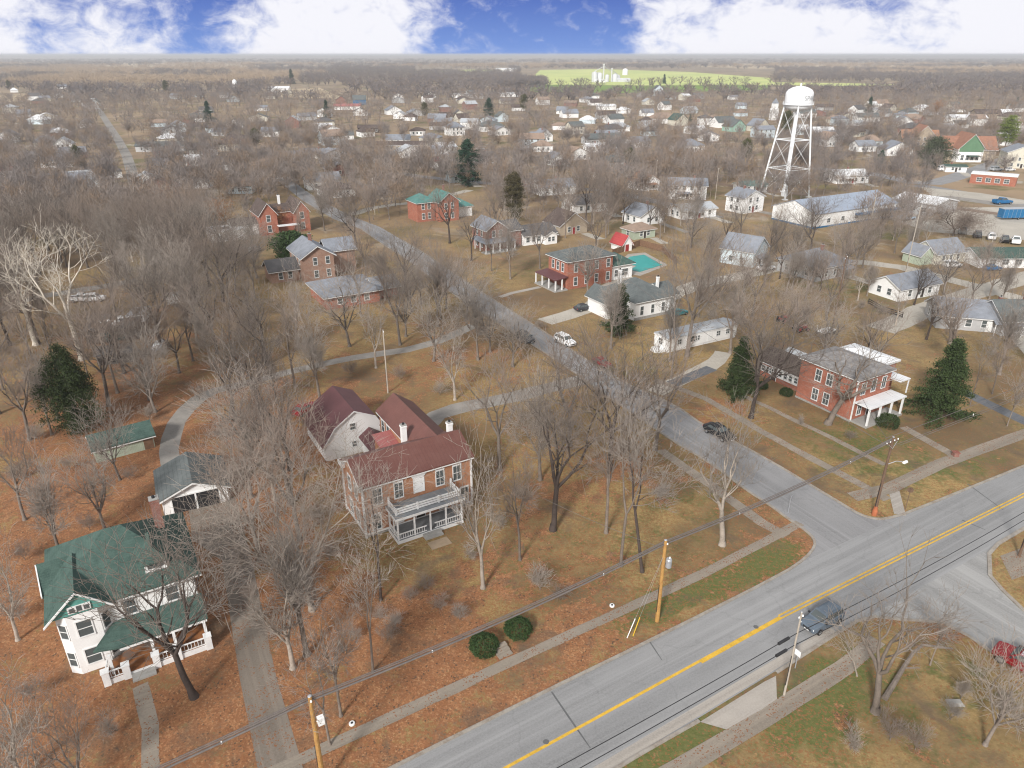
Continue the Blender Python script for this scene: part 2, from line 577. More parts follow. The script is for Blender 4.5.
# ------------------------------------------------------------------ ground sheet
def ground():
    k = NT('leaf_strewn_ground')
    pos = k.tc.outputs['Object']
    at = k.t.nodes.new('ShaderNodeAttribute')
    at.attribute_name = 'cover'
    sp = k.t.nodes.new('ShaderNodeSeparateColor')
    k.t.links.new(at.outputs['Color'], sp.inputs[0])
    big = k.noise(.05, 5, .6)
    mid = k.noise(.35, 6, .65, dist=.4)
    fin = k.noise(2.2, 4, .7)
    spk = k.voro(7.5)            # single leaves and small drifts of them
    ss = k.t.nodes.new('ShaderNodeSeparateColor')
    k.t.links.new(spk, ss.inputs[0])
    grass = k.mix(k.rng(mid, .35, .65), (.265, .172, .066), (.125, .102, .038))
    grass = k.mix(k.rng(fin, .35, .7), grass, (.37, .26, .115))
    grass = k.mix(k.rng(big, .42, .62), grass, (.155, .105, .055))
    green = k.mix(k.rng(fin, .3, .7), (.085, .10, .026), (.15, .145, .052))
    gm = k.math('ADD', sp.outputs[1], k.rng(mid, .35, .65, -.38, .30))
    col = k.mix(k.rng(gm, .25, .6), grass, green)
    leaf = k.mix(k.rng(ss.outputs[0], 0, 1), (.31, .138, .062), (.16, .078, .042))
    leaf = k.mix(k.rng(ss.outputs[1], .70, .95), leaf, (.36, .20, .10))
    leaf = k.mix(k.rng(ss.outputs[2], .75, .95), leaf, (.095, .06, .038))
    leaf = k.mix(k.rng(k.noise(.55, 5, .7, dist=.5), .46, .62, 0, .75), leaf, k.mix(.5, leaf, (.46, .25, .12)))
    leaf = k.mix(k.rng(k.noise(.24, 5, .7, dist=.8), .54, .68, 0, .7), leaf, (.125, .088, .06))
    lm = k.math('ADD', sp.outputs[0], k.rng(mid, .3, .7, -.55, .5))
    lm = k.math('ADD', lm, k.rng(fin, .3, .7, -.38, .38))
    lm = k.math('ADD', lm, k.rng(k.noise(.11, 3, .5, dist=.8), .35, .65, -.32, .16))
    col = k.mix(k.rng(lm, .38, .62), col, leaf)
    # loose leaves where the cover is thin
    thin = k.math('GREATER_THAN', k.math('ADD', ss.outputs[0], k.math('MULTIPLY', sp.outputs[0], .5)), .93)
    col = k.mix(k.math('MULTIPLY', thin, .7), col, (.25, .105, .045))
    soil = k.noise(.16, 5, .65, dist=.6)
    col = k.mix(k.rng(soil, .54, .68, 0, .75), col, (.115, .085, .058))
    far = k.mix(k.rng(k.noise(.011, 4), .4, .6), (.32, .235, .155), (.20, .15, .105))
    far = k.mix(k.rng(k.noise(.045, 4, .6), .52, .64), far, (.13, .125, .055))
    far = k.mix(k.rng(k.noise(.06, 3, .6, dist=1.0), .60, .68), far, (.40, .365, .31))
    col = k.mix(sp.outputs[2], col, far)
    mat = k.done(col, .95, bump=fin, dist=.12, strength=.6)

    fx = np.arange(-150, 191, 1.1)
    xs = np.concatenate([[-30000, -16000, -8000, -4000, -2000, -1200, -700, -450, -300, -220, -180], fx, [220, 270, 350, 500, 800, 1400, 2400, 4500, 9000, 16000, 30000]])
    fy = np.arange(18, 330, 1.1)
    ys = np.concatenate([[-400, -60, 0], fy, [360, 400, 460, 540, 650, 800, 1000, 1300, 1700, 2300, 3200, 4800, 8000, 14000, 30000]])
    X, Y = np.meshgrid(xs, ys)
    n, m = X.shape
    V = np.stack([X.ravel(), Y.ravel(), np.zeros(n * m)], 1)
    i = np.arange((n - 1) * (m - 1))
    r, c = i // (m - 1), i % (m - 1)
    a = r * m + c
    F = np.stack([a, a + 1, a + m + 1, a + m], 1)
    me = np_mesh('ground', V, F, mat)
    leafv = np.full(n * m, .24)
    greenv = np.full(n * m, .12)

    def blob(arr, px, py, rx, amt, ry=None, ang=30.5):
        x, y = G(px, py)
        c_, s_ = math.cos(R(ang)), math.sin(R(ang))
        dx, dy = V[:, 0] - x, V[:, 1] - y
        u, v = dx * c_ + dy * s_, -dx * s_ + dy * c_
        w = np.exp(-((u / rx) ** 2 + (v / (ry or rx)) ** 2))
        arr += w * amt
    for b in ((230, 700, 11, .75), (160, 640, 12, .8), (40, 600, 12, .5), (60, 720, 12, .5), (300, 620, 9, .45), (410, 660, 12, .7, 6), (330, 720, 8, .45),
              (560, 650, 9, .35, 3), (470, 720, 14, .45, 3), (430, 600, 8, .35), (200, 470, 16, .5), (60, 520, 16, .45), (60, 440, 18, .45), (120, 400, 16, .4),
              (300, 440, 12, .5), (280, 520, 8, .4), (700, 410, 8, .45, 5), (120, 340, 20, .35), (260, 400, 14, .3), (440, 360, 16, .35),
              (900, 690, 16, -.25), (960, 640, 8, -.1), (820, 470, 9, .1), (900, 480, 9, -.2), (730, 620, 7, .05), (920, 640, 5, .3, 2), (800, 745, 5, .45, 3), (1000, 440, 14, -.2), (880, 700, 6, .1),
              (700, 350, 14, -.12), (870, 300, 30, -.15), (620, 480, 9, .12), (560, 470, 10, .25), (530, 545, 9, .12), (600, 570, 9, .2), (650, 520, 10, -.05), (640, 470, 8, .2)):
        blob(leafv, *b)
    for b in ((700, 588, 8, 1.0, 1.5), (765, 563, 6, .9, 1.5), (655, 606, 5, .8, 1.5), (815, 690, 5, .9, 2), (660, 745, 7, .9, 3), (740, 575, 9, .35, 3), (815, 722, 4, 1.0, 2.2),
              (600, 560, 9, .15), (690, 500, 9, .25), (490, 590, 7, .18), (520, 560, 8, .12), (960, 470, 10, .32, 3), (840, 450, 8, .2), (860, 440, 8, .2), (650, 370, 7, .3),
              (540, 265, 12, .3), (625, 225, 12, .45), (930, 300, 20, .15), (890, 230, 16, .45, 5), (740, 195, 20, .3), (240, 260, 25, .2), (890, 178, 25, .4, 8),
              (760, 250, 20, .1), (620, 430, 10, .12), (330, 700, 5, .12), (880, 450, 10, .15), (900, 232, 20, .7, 6), (850, 285, 14, .3), (900, 690, 10, .2)):
        blob(greenv, *b)
    def drift(pts, w, amt):
        best = np.full(n * m, 1e9)
        q = [p for a_, b_ in zip(pts[:-1], pts[1:]) for p in [(a_[0] + (b_[0] - a_[0]) * t / 12, a_[1] + (b_[1] - a_[1]) * t / 12) for t in range(13)]]
        for p in q:
            np.minimum(best, np.hypot(V[:, 0] - p[0], V[:, 1] - p[1]), out=best)
        np.add(leafv, np.exp(-(best / w) ** 2) * amt, out=leafv)

    P_ = lambda *p: [G(*a) for a in p]
    drift(P_((430, 754), (560, 690), (662, 634), (783, 573), (813, 546), (785, 517), (712, 462)), 1.3, .4)
    drift(P_((875, 619), (923, 624), (968, 640), (1018, 672)), 1.8, .5)
    drift(P_((1024, 464), (910, 510), (860, 512), (762, 455), (690, 415)), 1.0, .3)
    drift(P_((320, 742), (480, 670), (590, 622), (700, 566), (790, 520)), 1.6, .3)
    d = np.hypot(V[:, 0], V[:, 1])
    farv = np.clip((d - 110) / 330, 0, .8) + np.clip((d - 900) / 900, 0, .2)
    col = np.ones((n * m, 4), np.float32)
    col[:, 0], col[:, 1], col[:, 2] = np.clip(leafv * .88, 0, .95), np.clip(greenv, 0, 1), farv
    ca = me.attributes.new('cover', 'FLOAT_COLOR', 'POINT')
    ca.data.foreach_set('color', col.ravel())
    tag(link('ground', me), kind='structure')


ground()


# ------------------------------------------------------------------ roads, pavements, lots
def m_road(name, c, crack=.5, scale=1.0, ang=31.0, leaf=0.0):
    k = NT(name)
    a = k.noise(.22 * scale, 5, .6)
    b = k.noise(6, 4, .7)
    # wear along the lanes
    mr = k.t.nodes.new('ShaderNodeMapping')
    mr.inputs['Rotation'].default_value = (0, 0, R(-ang))
    k.t.links.new(k.tc.outputs['Object'], mr.inputs[0])
    mp = k.t.nodes.new('ShaderNodeMapping')
    mp.inputs['Scale'].default_value = (.03, .45, 1)
    k.t.links.new(mr.outputs[0], mp.inputs[0])
    w = k.noise(1.0, 4, .6, vec=mp.outputs[0])
    col = k.mix(k.rng(a, .35, .65), c, sc(c, .84))
    col = k.mix(k.rng(w, .38, .62), col, sc(c, .66))
    mp2 = k.t.nodes.new('ShaderNodeMapping')
    mp2.inputs['Scale'].default_value = (.012, 1.3, 1)
    k.t.links.new(mr.outputs[0], mp2.inputs[0])
    col = k.mix(k.rng(k.noise(1.0, 5, .7, vec=mp2.outputs[0]), .48, .68, 0, .6), col, sc(c, 1.25))
    col = k.mix(k.rng(b, .3, .7, 0, .5), col, sc(c, 1.22))
    v = k.t.nodes.new('ShaderNodeTexVoronoi')
    v.feature = 'DISTANCE_TO_EDGE'
    v.inputs['Scale'].default_value = .13
    nv = k.t.nodes.new('ShaderNodeVectorMath')
    nv.operation = 'ADD'
    nn = k.t.nodes.new('ShaderNodeTexNoise')
    nn.inputs['Scale'].default_value = .5
    nn.inputs['Detail'].default_value = 4
    k.t.links.new(k.tc.outputs['Object'], nn.inputs['Vector'])
    sm = k.t.nodes.new('ShaderNodeVectorMath')
    sm.operation = 'SCALE'
    sm.inputs['Scale'].default_value = 3.0
    k.t.links.new(nn.outputs['Color'], sm.inputs[0])
    k.t.links.new(k.tc.outputs['Object'], nv.inputs[0])
    k.t.links.new(sm.outputs[0], nv.inputs[1])
    k.t.links.new(nv.outputs[0], v.inputs['Vector'])
    ck = k.rng(v.outputs[0], .004, .013, 1, 0)
    col = k.mix(k.math('MULTIPLY', ck, crack), col, sc(c, .3))
    if leaf:
        s_ = k.t.nodes.new('ShaderNodeSeparateColor')
        k.t.links.new(k.voro(10.0), s_.inputs[0])
        th = k.math('ADD', s_.outputs[0], k.rng(k.noise(.4, 4, .65), .35, .65, -leaf, leaf))
        col = k.mix(k.math('GREATER_THAN', th, .93), col, (.22, .10, .05))
    return k.done(col, .9, bump=b, dist=.01)


M['asphalt'] = m_road('worn_grey_asphalt', (.272, .270, .268), .12)
M['asphalt_side'] = m_road('worn_side_street_asphalt', (.262, .258, .258), .15, 2, 118)
M['asphalt_dark'] = m_road('dark_asphalt_drive', (.13, .135, .145), .3, 2)
M['walk'] = m_road('stained_concrete_walk', (.27, .23, .185), .10, 4, leaf=.12)
M['apron'] = m_road('pale_concrete_apron', (.37, .335, .295), .12, 2)
M['gravel'] = m_noise('gravel', (.27, .25, .225), .3, .5, .95, fine=4)
M['gravel_pale'] = m_noise('pale_gravel', (.42, .385, .33), .25, .12, .95, fine=2)
M['kerb'] = m_noise('kerb_concrete', (.31, .285, .25), .35, 1.0, .9, fine=5, c2=(.21, .17, .135))
M['yellow_line'] = m_noise('yellow_road_paint', (.66, .40, .05), .3, 1.2, .7, fine=5)
M['tar'] = m_noise('tar_patch', (.13, .13, .13), .3, 1, .7)


def sheet(name, pts, mat, z, kind='structure'):
    b = resample(list(pts) + [pts[0]], 6.0)[:-1]
    xs, ys = [p[0] for p in b], [p[1] for p in b]
    area = (max(xs) - min(xs)) * (max(ys) - min(ys))
    st = max(5.0, math.sqrt(area / 1500))
    vs = [Vector(p[:2]) for p in b]
    nb = len(vs)
    x = min(xs) + st * .37
    while x < max(xs):
        y = min(ys) + st * .41
        while y < max(ys):
            vs.append(Vector((x, y)))
            y += st
        x += st
    V_, _, F_, *_r = delaunay_2d_cdt(vs, [], [list(range(nb))], 1, 1e-4)
    me = bpy.data.meshes.new(name)
    me.from_pydata([(p[0], p[1], z) for p in V_], [], [tuple(f) for f in F_])
    me.materials.append(mat)
    return tag(link(name, me), kind=kind)


def resample(pts, step=4.0):
    out = []
    for a, b in zip(pts[:-1], pts[1:]):
        n = max(1, int(math.dist(a, b) / step))
        out += [(a[0] + (b[0] - a[0]) * i / n, a[1] + (b[1] - a[1]) * i / n) for i in range(n)]
    return out + [pts[-1]]


def smooth_line(pts, it=2):
    for _ in range(it):
        q = [pts[0]]
        for a, b in zip(pts[:-1], pts[1:]):
            q += [(a[0] * .75 + b[0] * .25, a[1] * .75 + b[1] * .25), (a[0] * .25 + b[0] * .75, a[1] * .25 + b[1] * .75)]
        pts = q + [pts[-1]]
    return pts


def offset(pts, d):
    out = []
    for i, p in enumerate(pts):
        a, b = pts[max(0, i - 1)], pts[min(len(pts) - 1, i + 1)]
        l = math.dist(a, b) or 1
        out.append((p[0] - (b[1] - a[1]) / l * d, p[1] + (b[0] - a[0]) / l * d))
    return out


def ribbon(name, pts, width, mat, z, smooth=0, jitter=0.0):
    if smooth:
        pts = smooth_line(pts, smooth)
    pts = resample(pts, 2.5 if jitter else 8.0)
    A, B = offset(pts, width / 2), offset(pts, -width / 2)
    mb = MB()
    rn = random.Random(len(pts))
    if jitter:
        A = [(p[0] + rn.uniform(-jitter, jitter), p[1] + rn.uniform(-jitter, jitter)) for p in A]
        B = [(p[0] + rn.uniform(-jitter, jitter), p[1] + rn.uniform(-jitter, jitter)) for p in B]
    n = len(pts)
    mb.v = [(p[0], p[1], z) for p in A + B]
    mb.f = [(i, n + i, n + i + 1, i + 1) for i in range(n - 1)]
    mb.mi = [0] * len(mb.f)
    return tag(mb.build(name, mat), kind='structure')


def kerb(pts, width=.28, h=.12, smooth=1):
    pts = resample(smooth_line(pts, smooth), 6)
    A, B = offset(pts, width / 2), offset(pts, -width / 2)
    mb = MB()
    n = len(pts)
    mb.v = [(p[0], p[1], 0) for p in A] + [(p[0], p[1], h) for p in A] + [(p[0], p[1], h) for p in B] + [(p[0], p[1], 0) for p in B]
    for i in range(n - 1):
        for s in range(3):
            mb.f.append((s * n + i, (s + 1) * n + i, (s + 1) * n + i + 1, s * n + i + 1))
    mb.mi = [0] * len(mb.f)
    return tag(mb.build('kerb_strip', M['kerb']), kind='structure')


def PL(*px): return [G(*p) for p in px]


def ext(a, b, d):
    l = math.dist(a, b)
    return (b[0] + (b[0] - a[0]) / l * d, b[1] + (b[1] - a[1]) / l * d)


# main road
n1, n2 = G(512, 708), G(762, 583)
nE1, nE2 = G(910, 512), G(1024, 466)
s1, s2 = G(620, 766), G(838, 633)
sE1, sE2 = G(998, 544), G(1024, 529)
north = [ext(n2, n1, 70), n1, n2, G(815, 556), nE1, nE2, ext(nE1, nE2, 160)]
south = [ext(s2, s1, 70), s1, s2, G(890, 605), sE1, sE2, ext(sE1, sE2, 160)]
sheet('road', south + north[::-1], M['asphalt'], .012)
# gutter, centre line, cross joints, tar
ribbon('gutter', offset([ext(s2, s1, 60), s1, s2], .55), .85, M['apron'], .016)
c1, c2, c3 = G(520, 760), G(780, 617), G(1024, 495)
ribbon('centre_line', [ext(c2, c1, 40), c1, c2], .26, M['yellow_line'], .020)
ribbon('centre_line', offset([G(700, 661.5), c2], -.12), .34, M['yellow_line'], .024)
for s in (-.19, .19):
    ribbon('centre_line', offset([c2, c3, ext(c2, c3, 120)], s), .17, M['yellow_line'], .020)
for a, b in (((552, 692), (590, 748)), ((968, 484), (1003, 510)), ((985, 530), (962, 520)), ((648, 640), (662, 660))):
    ribbon('tar_joint', PL(a, b), .14, M['tar'], .018, jitter=.05)

for p in ((546, 742), (756, 627)):
    x, y = G(*p)
    mb = MB()
    mb.lathe((x, y, .018), [(.0, .012), (.22, .012), (.25, 0)], 12)
    tag(mb.build('manhole_cover', M['tar']), {546: 'small black cover in the road beside the yellow line near the bottom edge', 756: 'small black cover in the road left of where the yellow line doubles'}[p[0]], 'cover')

# side street
side_left = PL((768, 504), (747, 491), (712, 464), (667, 438)) + [(8.9, 117.6), (0.0, 133.8), (-15.5, 162), (-28.5, 190), (-38, 207), (-47.5, 226), (-59.5, 241), (-79, 275), (-111, 340)]
side_right = PL((845, 506), (762, 456), (707, 428), (672, 403)) + [(17.5, 111.1), (6.4, 133.8), (-9.6, 165), (-22.7, 193), (-32.3, 211), (-42, 229), (-54, 245), (-74, 278), (-106, 342)]
nw = PL((783, 574), (805, 559), (815, 547), (814, 539), (806, 531), (788, 519), (768, 504))
ne = PL((910, 512), (895, 517), (878, 520), (860, 515), (845, 506))
sheet('side_street', nw + side_left + side_right[::-1] + ne[::-1], M['asphalt_side'], .008)
sw = PL((838, 633), (858, 621), (875, 617), (903, 620), (923, 621), (943, 623), (968, 636), (993, 653), (1018, 668))
se = PL((1020, 531), (998, 544), (989, 554), (990, 576), (1003, 591), (1024, 611))
SD = lambda p: (p[0] + 20, p[1] - 34.6)
sheet('side_street', sw + [SD(sw[-1]), SD(se[-1])] + se[::-1], m_road('worn_concrete_street', (.31, .305, .295), .18, 1, 120), .008)
kerb([ext(n2, n1, 60), n1, G(662, 635)] + nw + side_left[1:10])
kerb([ext(nE1, nE2, 120), nE2] + ne + side_right[1:9])
kerb([ext(s2, s1, 60), s1, G(699, 721)])
kerb(PL((776, 673),) + sw + [SD(sw[-1])], smooth=0)
kerb([ext(sE1, sE2, 90)] + se + [SD(se[-1])], .4, smooth=0)

# sidewalks and paths
ribbon('sidewalk', PL((240, 787), (303, 758), (702, 574), (762, 543), (800, 523)), 1.15, M['walk'], .030, jitter=.07)
ribbon('sidewalk', PL((660, 450), (712, 486), (762, 523), (787, 536)), 1.5, M['walk'], .026, jitter=.08)
ribbon('sidewalk', PL((655, 380), (707, 399), (727, 411), (762, 432), (860, 484), (888, 500)), 1.4, M['walk'], .026, jitter=.1)
ribbon('sidewalk', PL((852, 497), (888, 489), (940, 464), (1024, 434), (1080, 412)), 1.9, M['walk'], .030, jitter=.05)
ribbon('sidewalk', PL((893, 487), (900, 515)), 1.3, M['apron'], .022)
ribbon('sidewalk', PL((640, 790), (682, 768), (727, 741), (768, 716), (843, 668), (878, 640)), 1.6, M['walk'], .030, jitter=.08)
ribbon('sidewalk', PL((903, 427), (955, 456)), 1.5, M['walk'], .020, jitter=.04)
sheet('driveway', PL((700, 722), (764, 682), (776, 676), (777, 702), (731, 731)), M['apron'], .022)
sheet('sidewalk', PL((1000, 556), (1030, 545), (1040, 570), (1012, 580)), M['walk'], .02)
ribbon('path', PL((140, 685), (150, 727), (152, 790)), 1.25, M['walk'], .012, jitter=.06)
sheet('driveway', PL((262, 790), (240, 680), (229, 610), (222, 560), (192, 540), (188, 500), (235, 497), (252, 560), (264, 620), (277, 680), (301, 760), (308, 790)), m_road('stained_concrete_drive', (.225, .19, .155), .12, 4, 118, leaf=.16), .008)
ribbon('lane', PL((172, 470), (168, 445), (180, 415), (205, 393), (240, 385), (300, 369), (350, 358), (425, 347), (475, 325)), 2.6, M['gravel'], .006, 1, .15)
ribbon('lane', PL((425, 425), (440, 412), (500, 400), (560, 385), (610, 372)), 3.6, M['gravel'], .006, 1, .2)
ribbon('driveway', PL((655, 393), (690, 375), (714, 364), (724, 352)), 3.2, M['gravel_pale'], .006, 1, .2)
ribbon('driveway', PL((672, 384), (712, 368)), 2.4, M['asphalt_dark'], .010)
ribbon('driveway', PL((955, 388), (970, 395), (1024, 421), (1060, 437)), 2.4, M['asphalt_dark'], .006)
ribbon('path', PL((742, 395), (830, 437), (885, 465)), 1.0, M['walk'], .012, jitter=.1)
ribbon('driveway', PL((545, 322), (575, 313), (596, 305), (604, 290), (632, 277)), 4.5, M['gravel_pale'], .006, 1, .2)
ribbon('path', PL((500, 297), (512, 293), (540, 287)), 1.4, M['apron'], .006)
ribbon('lane', PL((660, 300), (697, 284), (737, 277), (800, 262), (880, 262), (968, 284), (1024, 300)), 5, M['gravel_pale'], .006, 1, .3)
ribbon('lane', PL((880, 330), (935, 305), (985, 290), (1030, 276), (1080, 262)), 6, M['gravel_pale'], .010, 1, .3)
ribbon('road', PL((600, 190), (652, 200), (718, 218)), 6, M['asphalt_side'], .008, 1)
ribbon('road', PL((380, 170), (430, 178), (520, 186), (600, 190)), 6, M['asphalt_side'], .012, 1)
ribbon('lane', PL((350, 215), (380, 206), (420, 202), (470, 190)), 4, M['gravel_pale'], .006, 1, .3)
ribbon('path', PL((0, 310), (30, 298), (70, 292), (140, 280)), 4, M['gravel'], .006, 1, .3)
ribbon('road', PL((98, 108), (103, 116), (125, 150), (133, 176), (140, 205)), 5, M['gravel'], .008, 1)
ribbon('road', PL((780, 165), (830, 170), (875, 173), (923, 186), (960, 176), (1018, 155), (1060, 143)), 9, M['asphalt_side'], .008, 1)
ribbon('road', PL((915, 185), (975, 195), (1040, 206)), 9, M['asphalt_side'], .012, 1)
sheet('parking_lot', PL((880, 216), (940, 208), (1060, 206), (1075, 245), (985, 236), (930, 232)), M['gravel_pale'], .008)
sheet('parking_lot', PL((920, 187), (980, 193), (1050, 204), (1000, 204), (935, 197)), M['gravel_pale'], .016)
sheet('parking_lot', PL((930, 196), (1040, 212), (1040, 207), (950, 196)), M['gravel'], .020)
ribbon('rail_bed', PL((640, 172), (760, 190), (860, 200), (930, 205), (1060, 222)), 5, m_noise('rusty_ballast', (.21, .15, .11), .3, .3), .024)
# far fields
M['field_yellow'] = m_noise('sunlit_yellow_green_crop', (.52, .55, .20), .2, .006, .95, c2=(.38, .46, .15), fine=.05)  # crop's own yellow-green, brightened in the colour for a patch of sunlight
M['field_green'] = m_noise('green_crop', (.17, .26, .05), .25, .006, .95, fine=.05)
M['field_tan'] = m_noise('dry_sunlit_field', (.48, .38, .25), .25, .005, .95, c2=(.30, .23, .14), fine=.05)  # dry field tan; in the horizon strips it is painted sunlight
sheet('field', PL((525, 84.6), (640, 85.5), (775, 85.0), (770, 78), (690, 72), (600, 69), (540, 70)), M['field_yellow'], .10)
sheet('field', PL((530, 92), (640, 93), (770, 90), (770, 85.1), (640, 85.7), (530, 84.8)), M['field_green'], .10)
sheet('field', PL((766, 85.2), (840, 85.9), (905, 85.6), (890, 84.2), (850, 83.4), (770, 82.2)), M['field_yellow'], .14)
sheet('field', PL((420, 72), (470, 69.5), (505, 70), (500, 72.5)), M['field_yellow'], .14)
sheet('field', PL((280, 97), (345, 99), (320, 88), (285, 89)), M['field_tan'], .10)
sheet('field', PL((0, 103), (30, 100), (25, 94), (0, 95)), M['field_tan'], .10)
sheet('field', PL((690, 64), (800, 63), (930, 65), (1200, 65), (1200, 68.5), (1010, 67.5), (940, 69), (850, 68), (760, 69), (700, 67)), M['field_tan'], .20)  # this strip and the next: sunlit land under the horizon, put in as colour
sheet('field', PL((-100, 64), (200, 63), (330, 66), (100, 68), (-100, 68)), M['field_tan'], .20)
# ------------------------------------------------------------------ trees
def rnd_perp(rn, d):
    while True:
        v = (rn.gauss(0, 1), rn.gauss(0, 1), rn.gauss(0, 1))
        c = cross(d, v)
        if vlen(c) > .1:
            return unit(c)


def skeleton(seed, H, first=.35, spread=.55, mains=4, depth=6, leader=.0, wig=.16, up=.12, ratio=.74, kids=(2, 3), r0=.026, side=1, twigs=2, tw=1.0, lean=(0, 0), twr=.0125):
    """list of (p0, p1, r0, r1, level); a trunk that forks into limbs, branches and twigs"""
    rn = random.Random(seed)
    S = []
    base_r = H * r0 * .5

    def limb(p, d, L, r, lev):
        n = 4 if lev == 0 else (3 if lev < 3 else 2)
        pr = r
        end_r = r * (.74 if lev == 0 else .62)
        for i in range(n):
            w = wig * (.35 if lev == 0 else 1 + .15 * lev)
            d = unit((d[0] + rn.uniform(-w, w), d[1] + rn.uniform(-w, w), d[2] + rn.uniform(-w, w) * .6 + (up if lev else 0)))
            q = add(p, mul(d, L / n))
            nr = r + (end_r - r) * (i + 1) / n
            S.append((p, q, pr, nr, lev))
            p, pr = q, nr
            if lev >= 1 and lev < depth and i < n - 1:
                for _ in range(side):
                    if rn.random() < .75:
                        pd = rnd_perp(rn, d)
                        a = rn.uniform(.6, 1.1)
                        nd_ = unit(add(mul(d, math.cos(a)), mul(pd, math.sin(a))))
                        limb(p, nd_, L * rn.uniform(.38, .6), nr * .55, lev + 1 if lev < 3 else lev + 1)
        if lev < depth:
            k = mains if lev == 0 else rn.randint(*kids)
            ph = rn.uniform(0, 6.28)
            a1 = rnd_perp(rn, d)
            a2 = cross(d, a1)
            for j in range(k):
                t = ph + 2 * math.pi * j / k + rn.uniform(-.4, .4)
                s = spread * rn.uniform(.6, 1.25) * (.35 if (leader and j == 0 and lev < 3) else 1)
                ax = add(mul(a1, math.cos(t)), mul(a2, math.sin(t)))
                nd_ = unit(add(mul(d, math.cos(s)), mul(ax, math.sin(s))))
                limb(p, nd_, L * ratio * rn.uniform(.75, 1.15) * (1.25 if (leader and j == 0 and lev < 3) else 1) * (.62 / first * .55 if lev == 0 else 1), pr * (.88 if j == 0 else .74), lev + 1)
        else:
            for _ in range(twigs):
                pd = rnd_perp(rn, d)
                a = rn.uniform(.15, .7)
                nd_ = unit(add(mul(d, math.cos(a)), mul(pd, math.sin(a))))
                S.append((p, add(p, mul(nd_, tw * rn.uniform(.6, 1.3))), twr, twr * .5, lev + 1))

    limb((0, 0, -.15), unit((lean[0], lean[1], 1)), H * first, base_r, 0)
    # root flare
    S.insert(0, ((0, 0, -.2), (0, 0, .5), base_r * 1.55, base_r * 1.0, 0))
    top = max(s[1][2] for s in S)
    k = H / top
    return [(mul(a, k), mul(b, k), max(r, twr), max(s, twr * .5), l) for a, b, r, s, l in S]


def seg_mesh(name, segs, n, mat):
    P0 = np.array([s[0] for s in segs]); P1 = np.array([s[1] for s in segs])
    r0 = np.array([s[2] for s in segs])[:, None]; r1 = np.array([s[3] for s in segs])[:, None]
    D = P1 - P0
    D /= np.linalg.norm(D, axis=1)[:, None] + 1e-9
    ref = np.where(np.abs(D[:, 2:3]) < .9, np.array([[0, 0, 1.0]]), np.array([[1.0, 0, 0]]))
    A = np.cross(D, ref); A /= np.linalg.norm(A, axis=1)[:, None] + 1e-9
    B = np.cross(D, A)
    m = len(segs)
    V = np.zeros((m, 2 * n, 3))
    for i in range(n):
        t = 2 * math.pi * i / n
        o = A * math.cos(t) + B * math.sin(t)
        V[:, i] = P0 + o * r0
        V[:, n + i] = P1 + D * r1 * .4 + o * r1
    base = (np.arange(m) * 2 * n)[:, None]
    F = np.concatenate([base + np.array([[i, (i + 1) % n, n + (i + 1) % n, n + i]]) for i in range(n)])
    return np_mesh(name, V.reshape(-1, 3), F, mat, smooth=n > 4)


class Proto:
    def __init__(self, name, trunk_me, crown_me, H):
        self.name, self.t, self.c, self.H = name, trunk_me, crown_me, H


def bare(seed, H, bark, twig, cut=3, name='bare_tree', **k):
    S = skeleton(seed, H, **k)
    tr = [s for s in S if s[4] < cut]
    cr = [s for s in S if s[4] >= cut]
    return Proto(name, seg_mesh('trunk', tr, 7, M[bark]), seg_mesh('crown', cr, 3, M[twig]), H)


def leaf_cloud(rn, pts, n, size, spread):
    """n small leaf faces scattered about the given points -> V, F (quads)"""
    V, F = [], []
    for i in range(n):
        p = pts[rn.randrange(len(pts))]
        c = (p[0] + rn.gauss(0, spread), p[1] + rn.gauss(0, spread), p[2] + rn.gauss(0, spread * .7))
        a = unit((rn.gauss(0, 1), rn.gauss(0, 1), rn.gauss(0, .7)))
        b = rnd_perp(rn, a)
        s = size * rn.uniform(.6, 1.4)
        k = len(V)
        V += [add(c, mul(a, s)), add(c, mul(b, s * .5)), add(c, mul(a, -s)), add(c, mul(b, -s * .5))]
        F.append((k, k + 1, k + 2, k + 3))
    return V, F


def evergreen(seed, H, width, mat, kind='cone', n=9000, size=.22, bark='bark', bare_base=.1):
    rn = random.Random(seed)
    pts = []
    for i in range(260):
        t = rn.random() ** .8
        z = H * (bare_base + (1 - bare_base) * t)
        if kind == 'cone':
            rr = width * .5 * ((1 - t) ** .8 * .95 + .05) * (1 + .26 * math.sin(t * 21 + seed) + .12 * math.sin(t * 47))
        else:
            rr = width * .5 * (1.12 * t ** .35 * (1 - t) ** .75 * 1.7 if kind == 'drop' else 1) * 1.0 if kind == 'drop' else width * .5 * math.sqrt(max(0, 1 - (2 * t - .85) ** 2 / 1.35)) * 1.0
        a = rn.uniform(0, 6.28)
        rr *= (1 + .22 * math.sin(3 * a + seed) + .12 * math.sin(7 * a + 9 * t))
        out = rr * rn.uniform(.72, 1.06)
        # a bough: points running outwards and a little down
        m = max(2, int(out / .35))
        for j in range(m):
            u = (j + 1) / m
            if u < .35 and rn.random() < .7:
                continue
            pts.append((out * u * math.cos(a), out * u * math.sin(a), z - .25 * out * u * (1 if kind == 'cone' else .2)))
    V, F = leaf_cloud(rn, pts, n, size, .20 * width / 5)
    S = [((0, 0, -.2), (0, 0, H * .5), H * .018, H * .012, 0), ((0, 0, H * .5), (0, 0, H * .93), H * .012, .02, 0)]
    for i in range(40):
        p = pts[rn.randrange(len(pts))]
        S.append(((0, 0, max(.4, p[2] - .1)), p, .05, .02, 1))
    return Proto('evergreen_tree', seg_mesh('trunk', S, 6, M[bark]), np_mesh('crown', V, F, M[mat]), H)


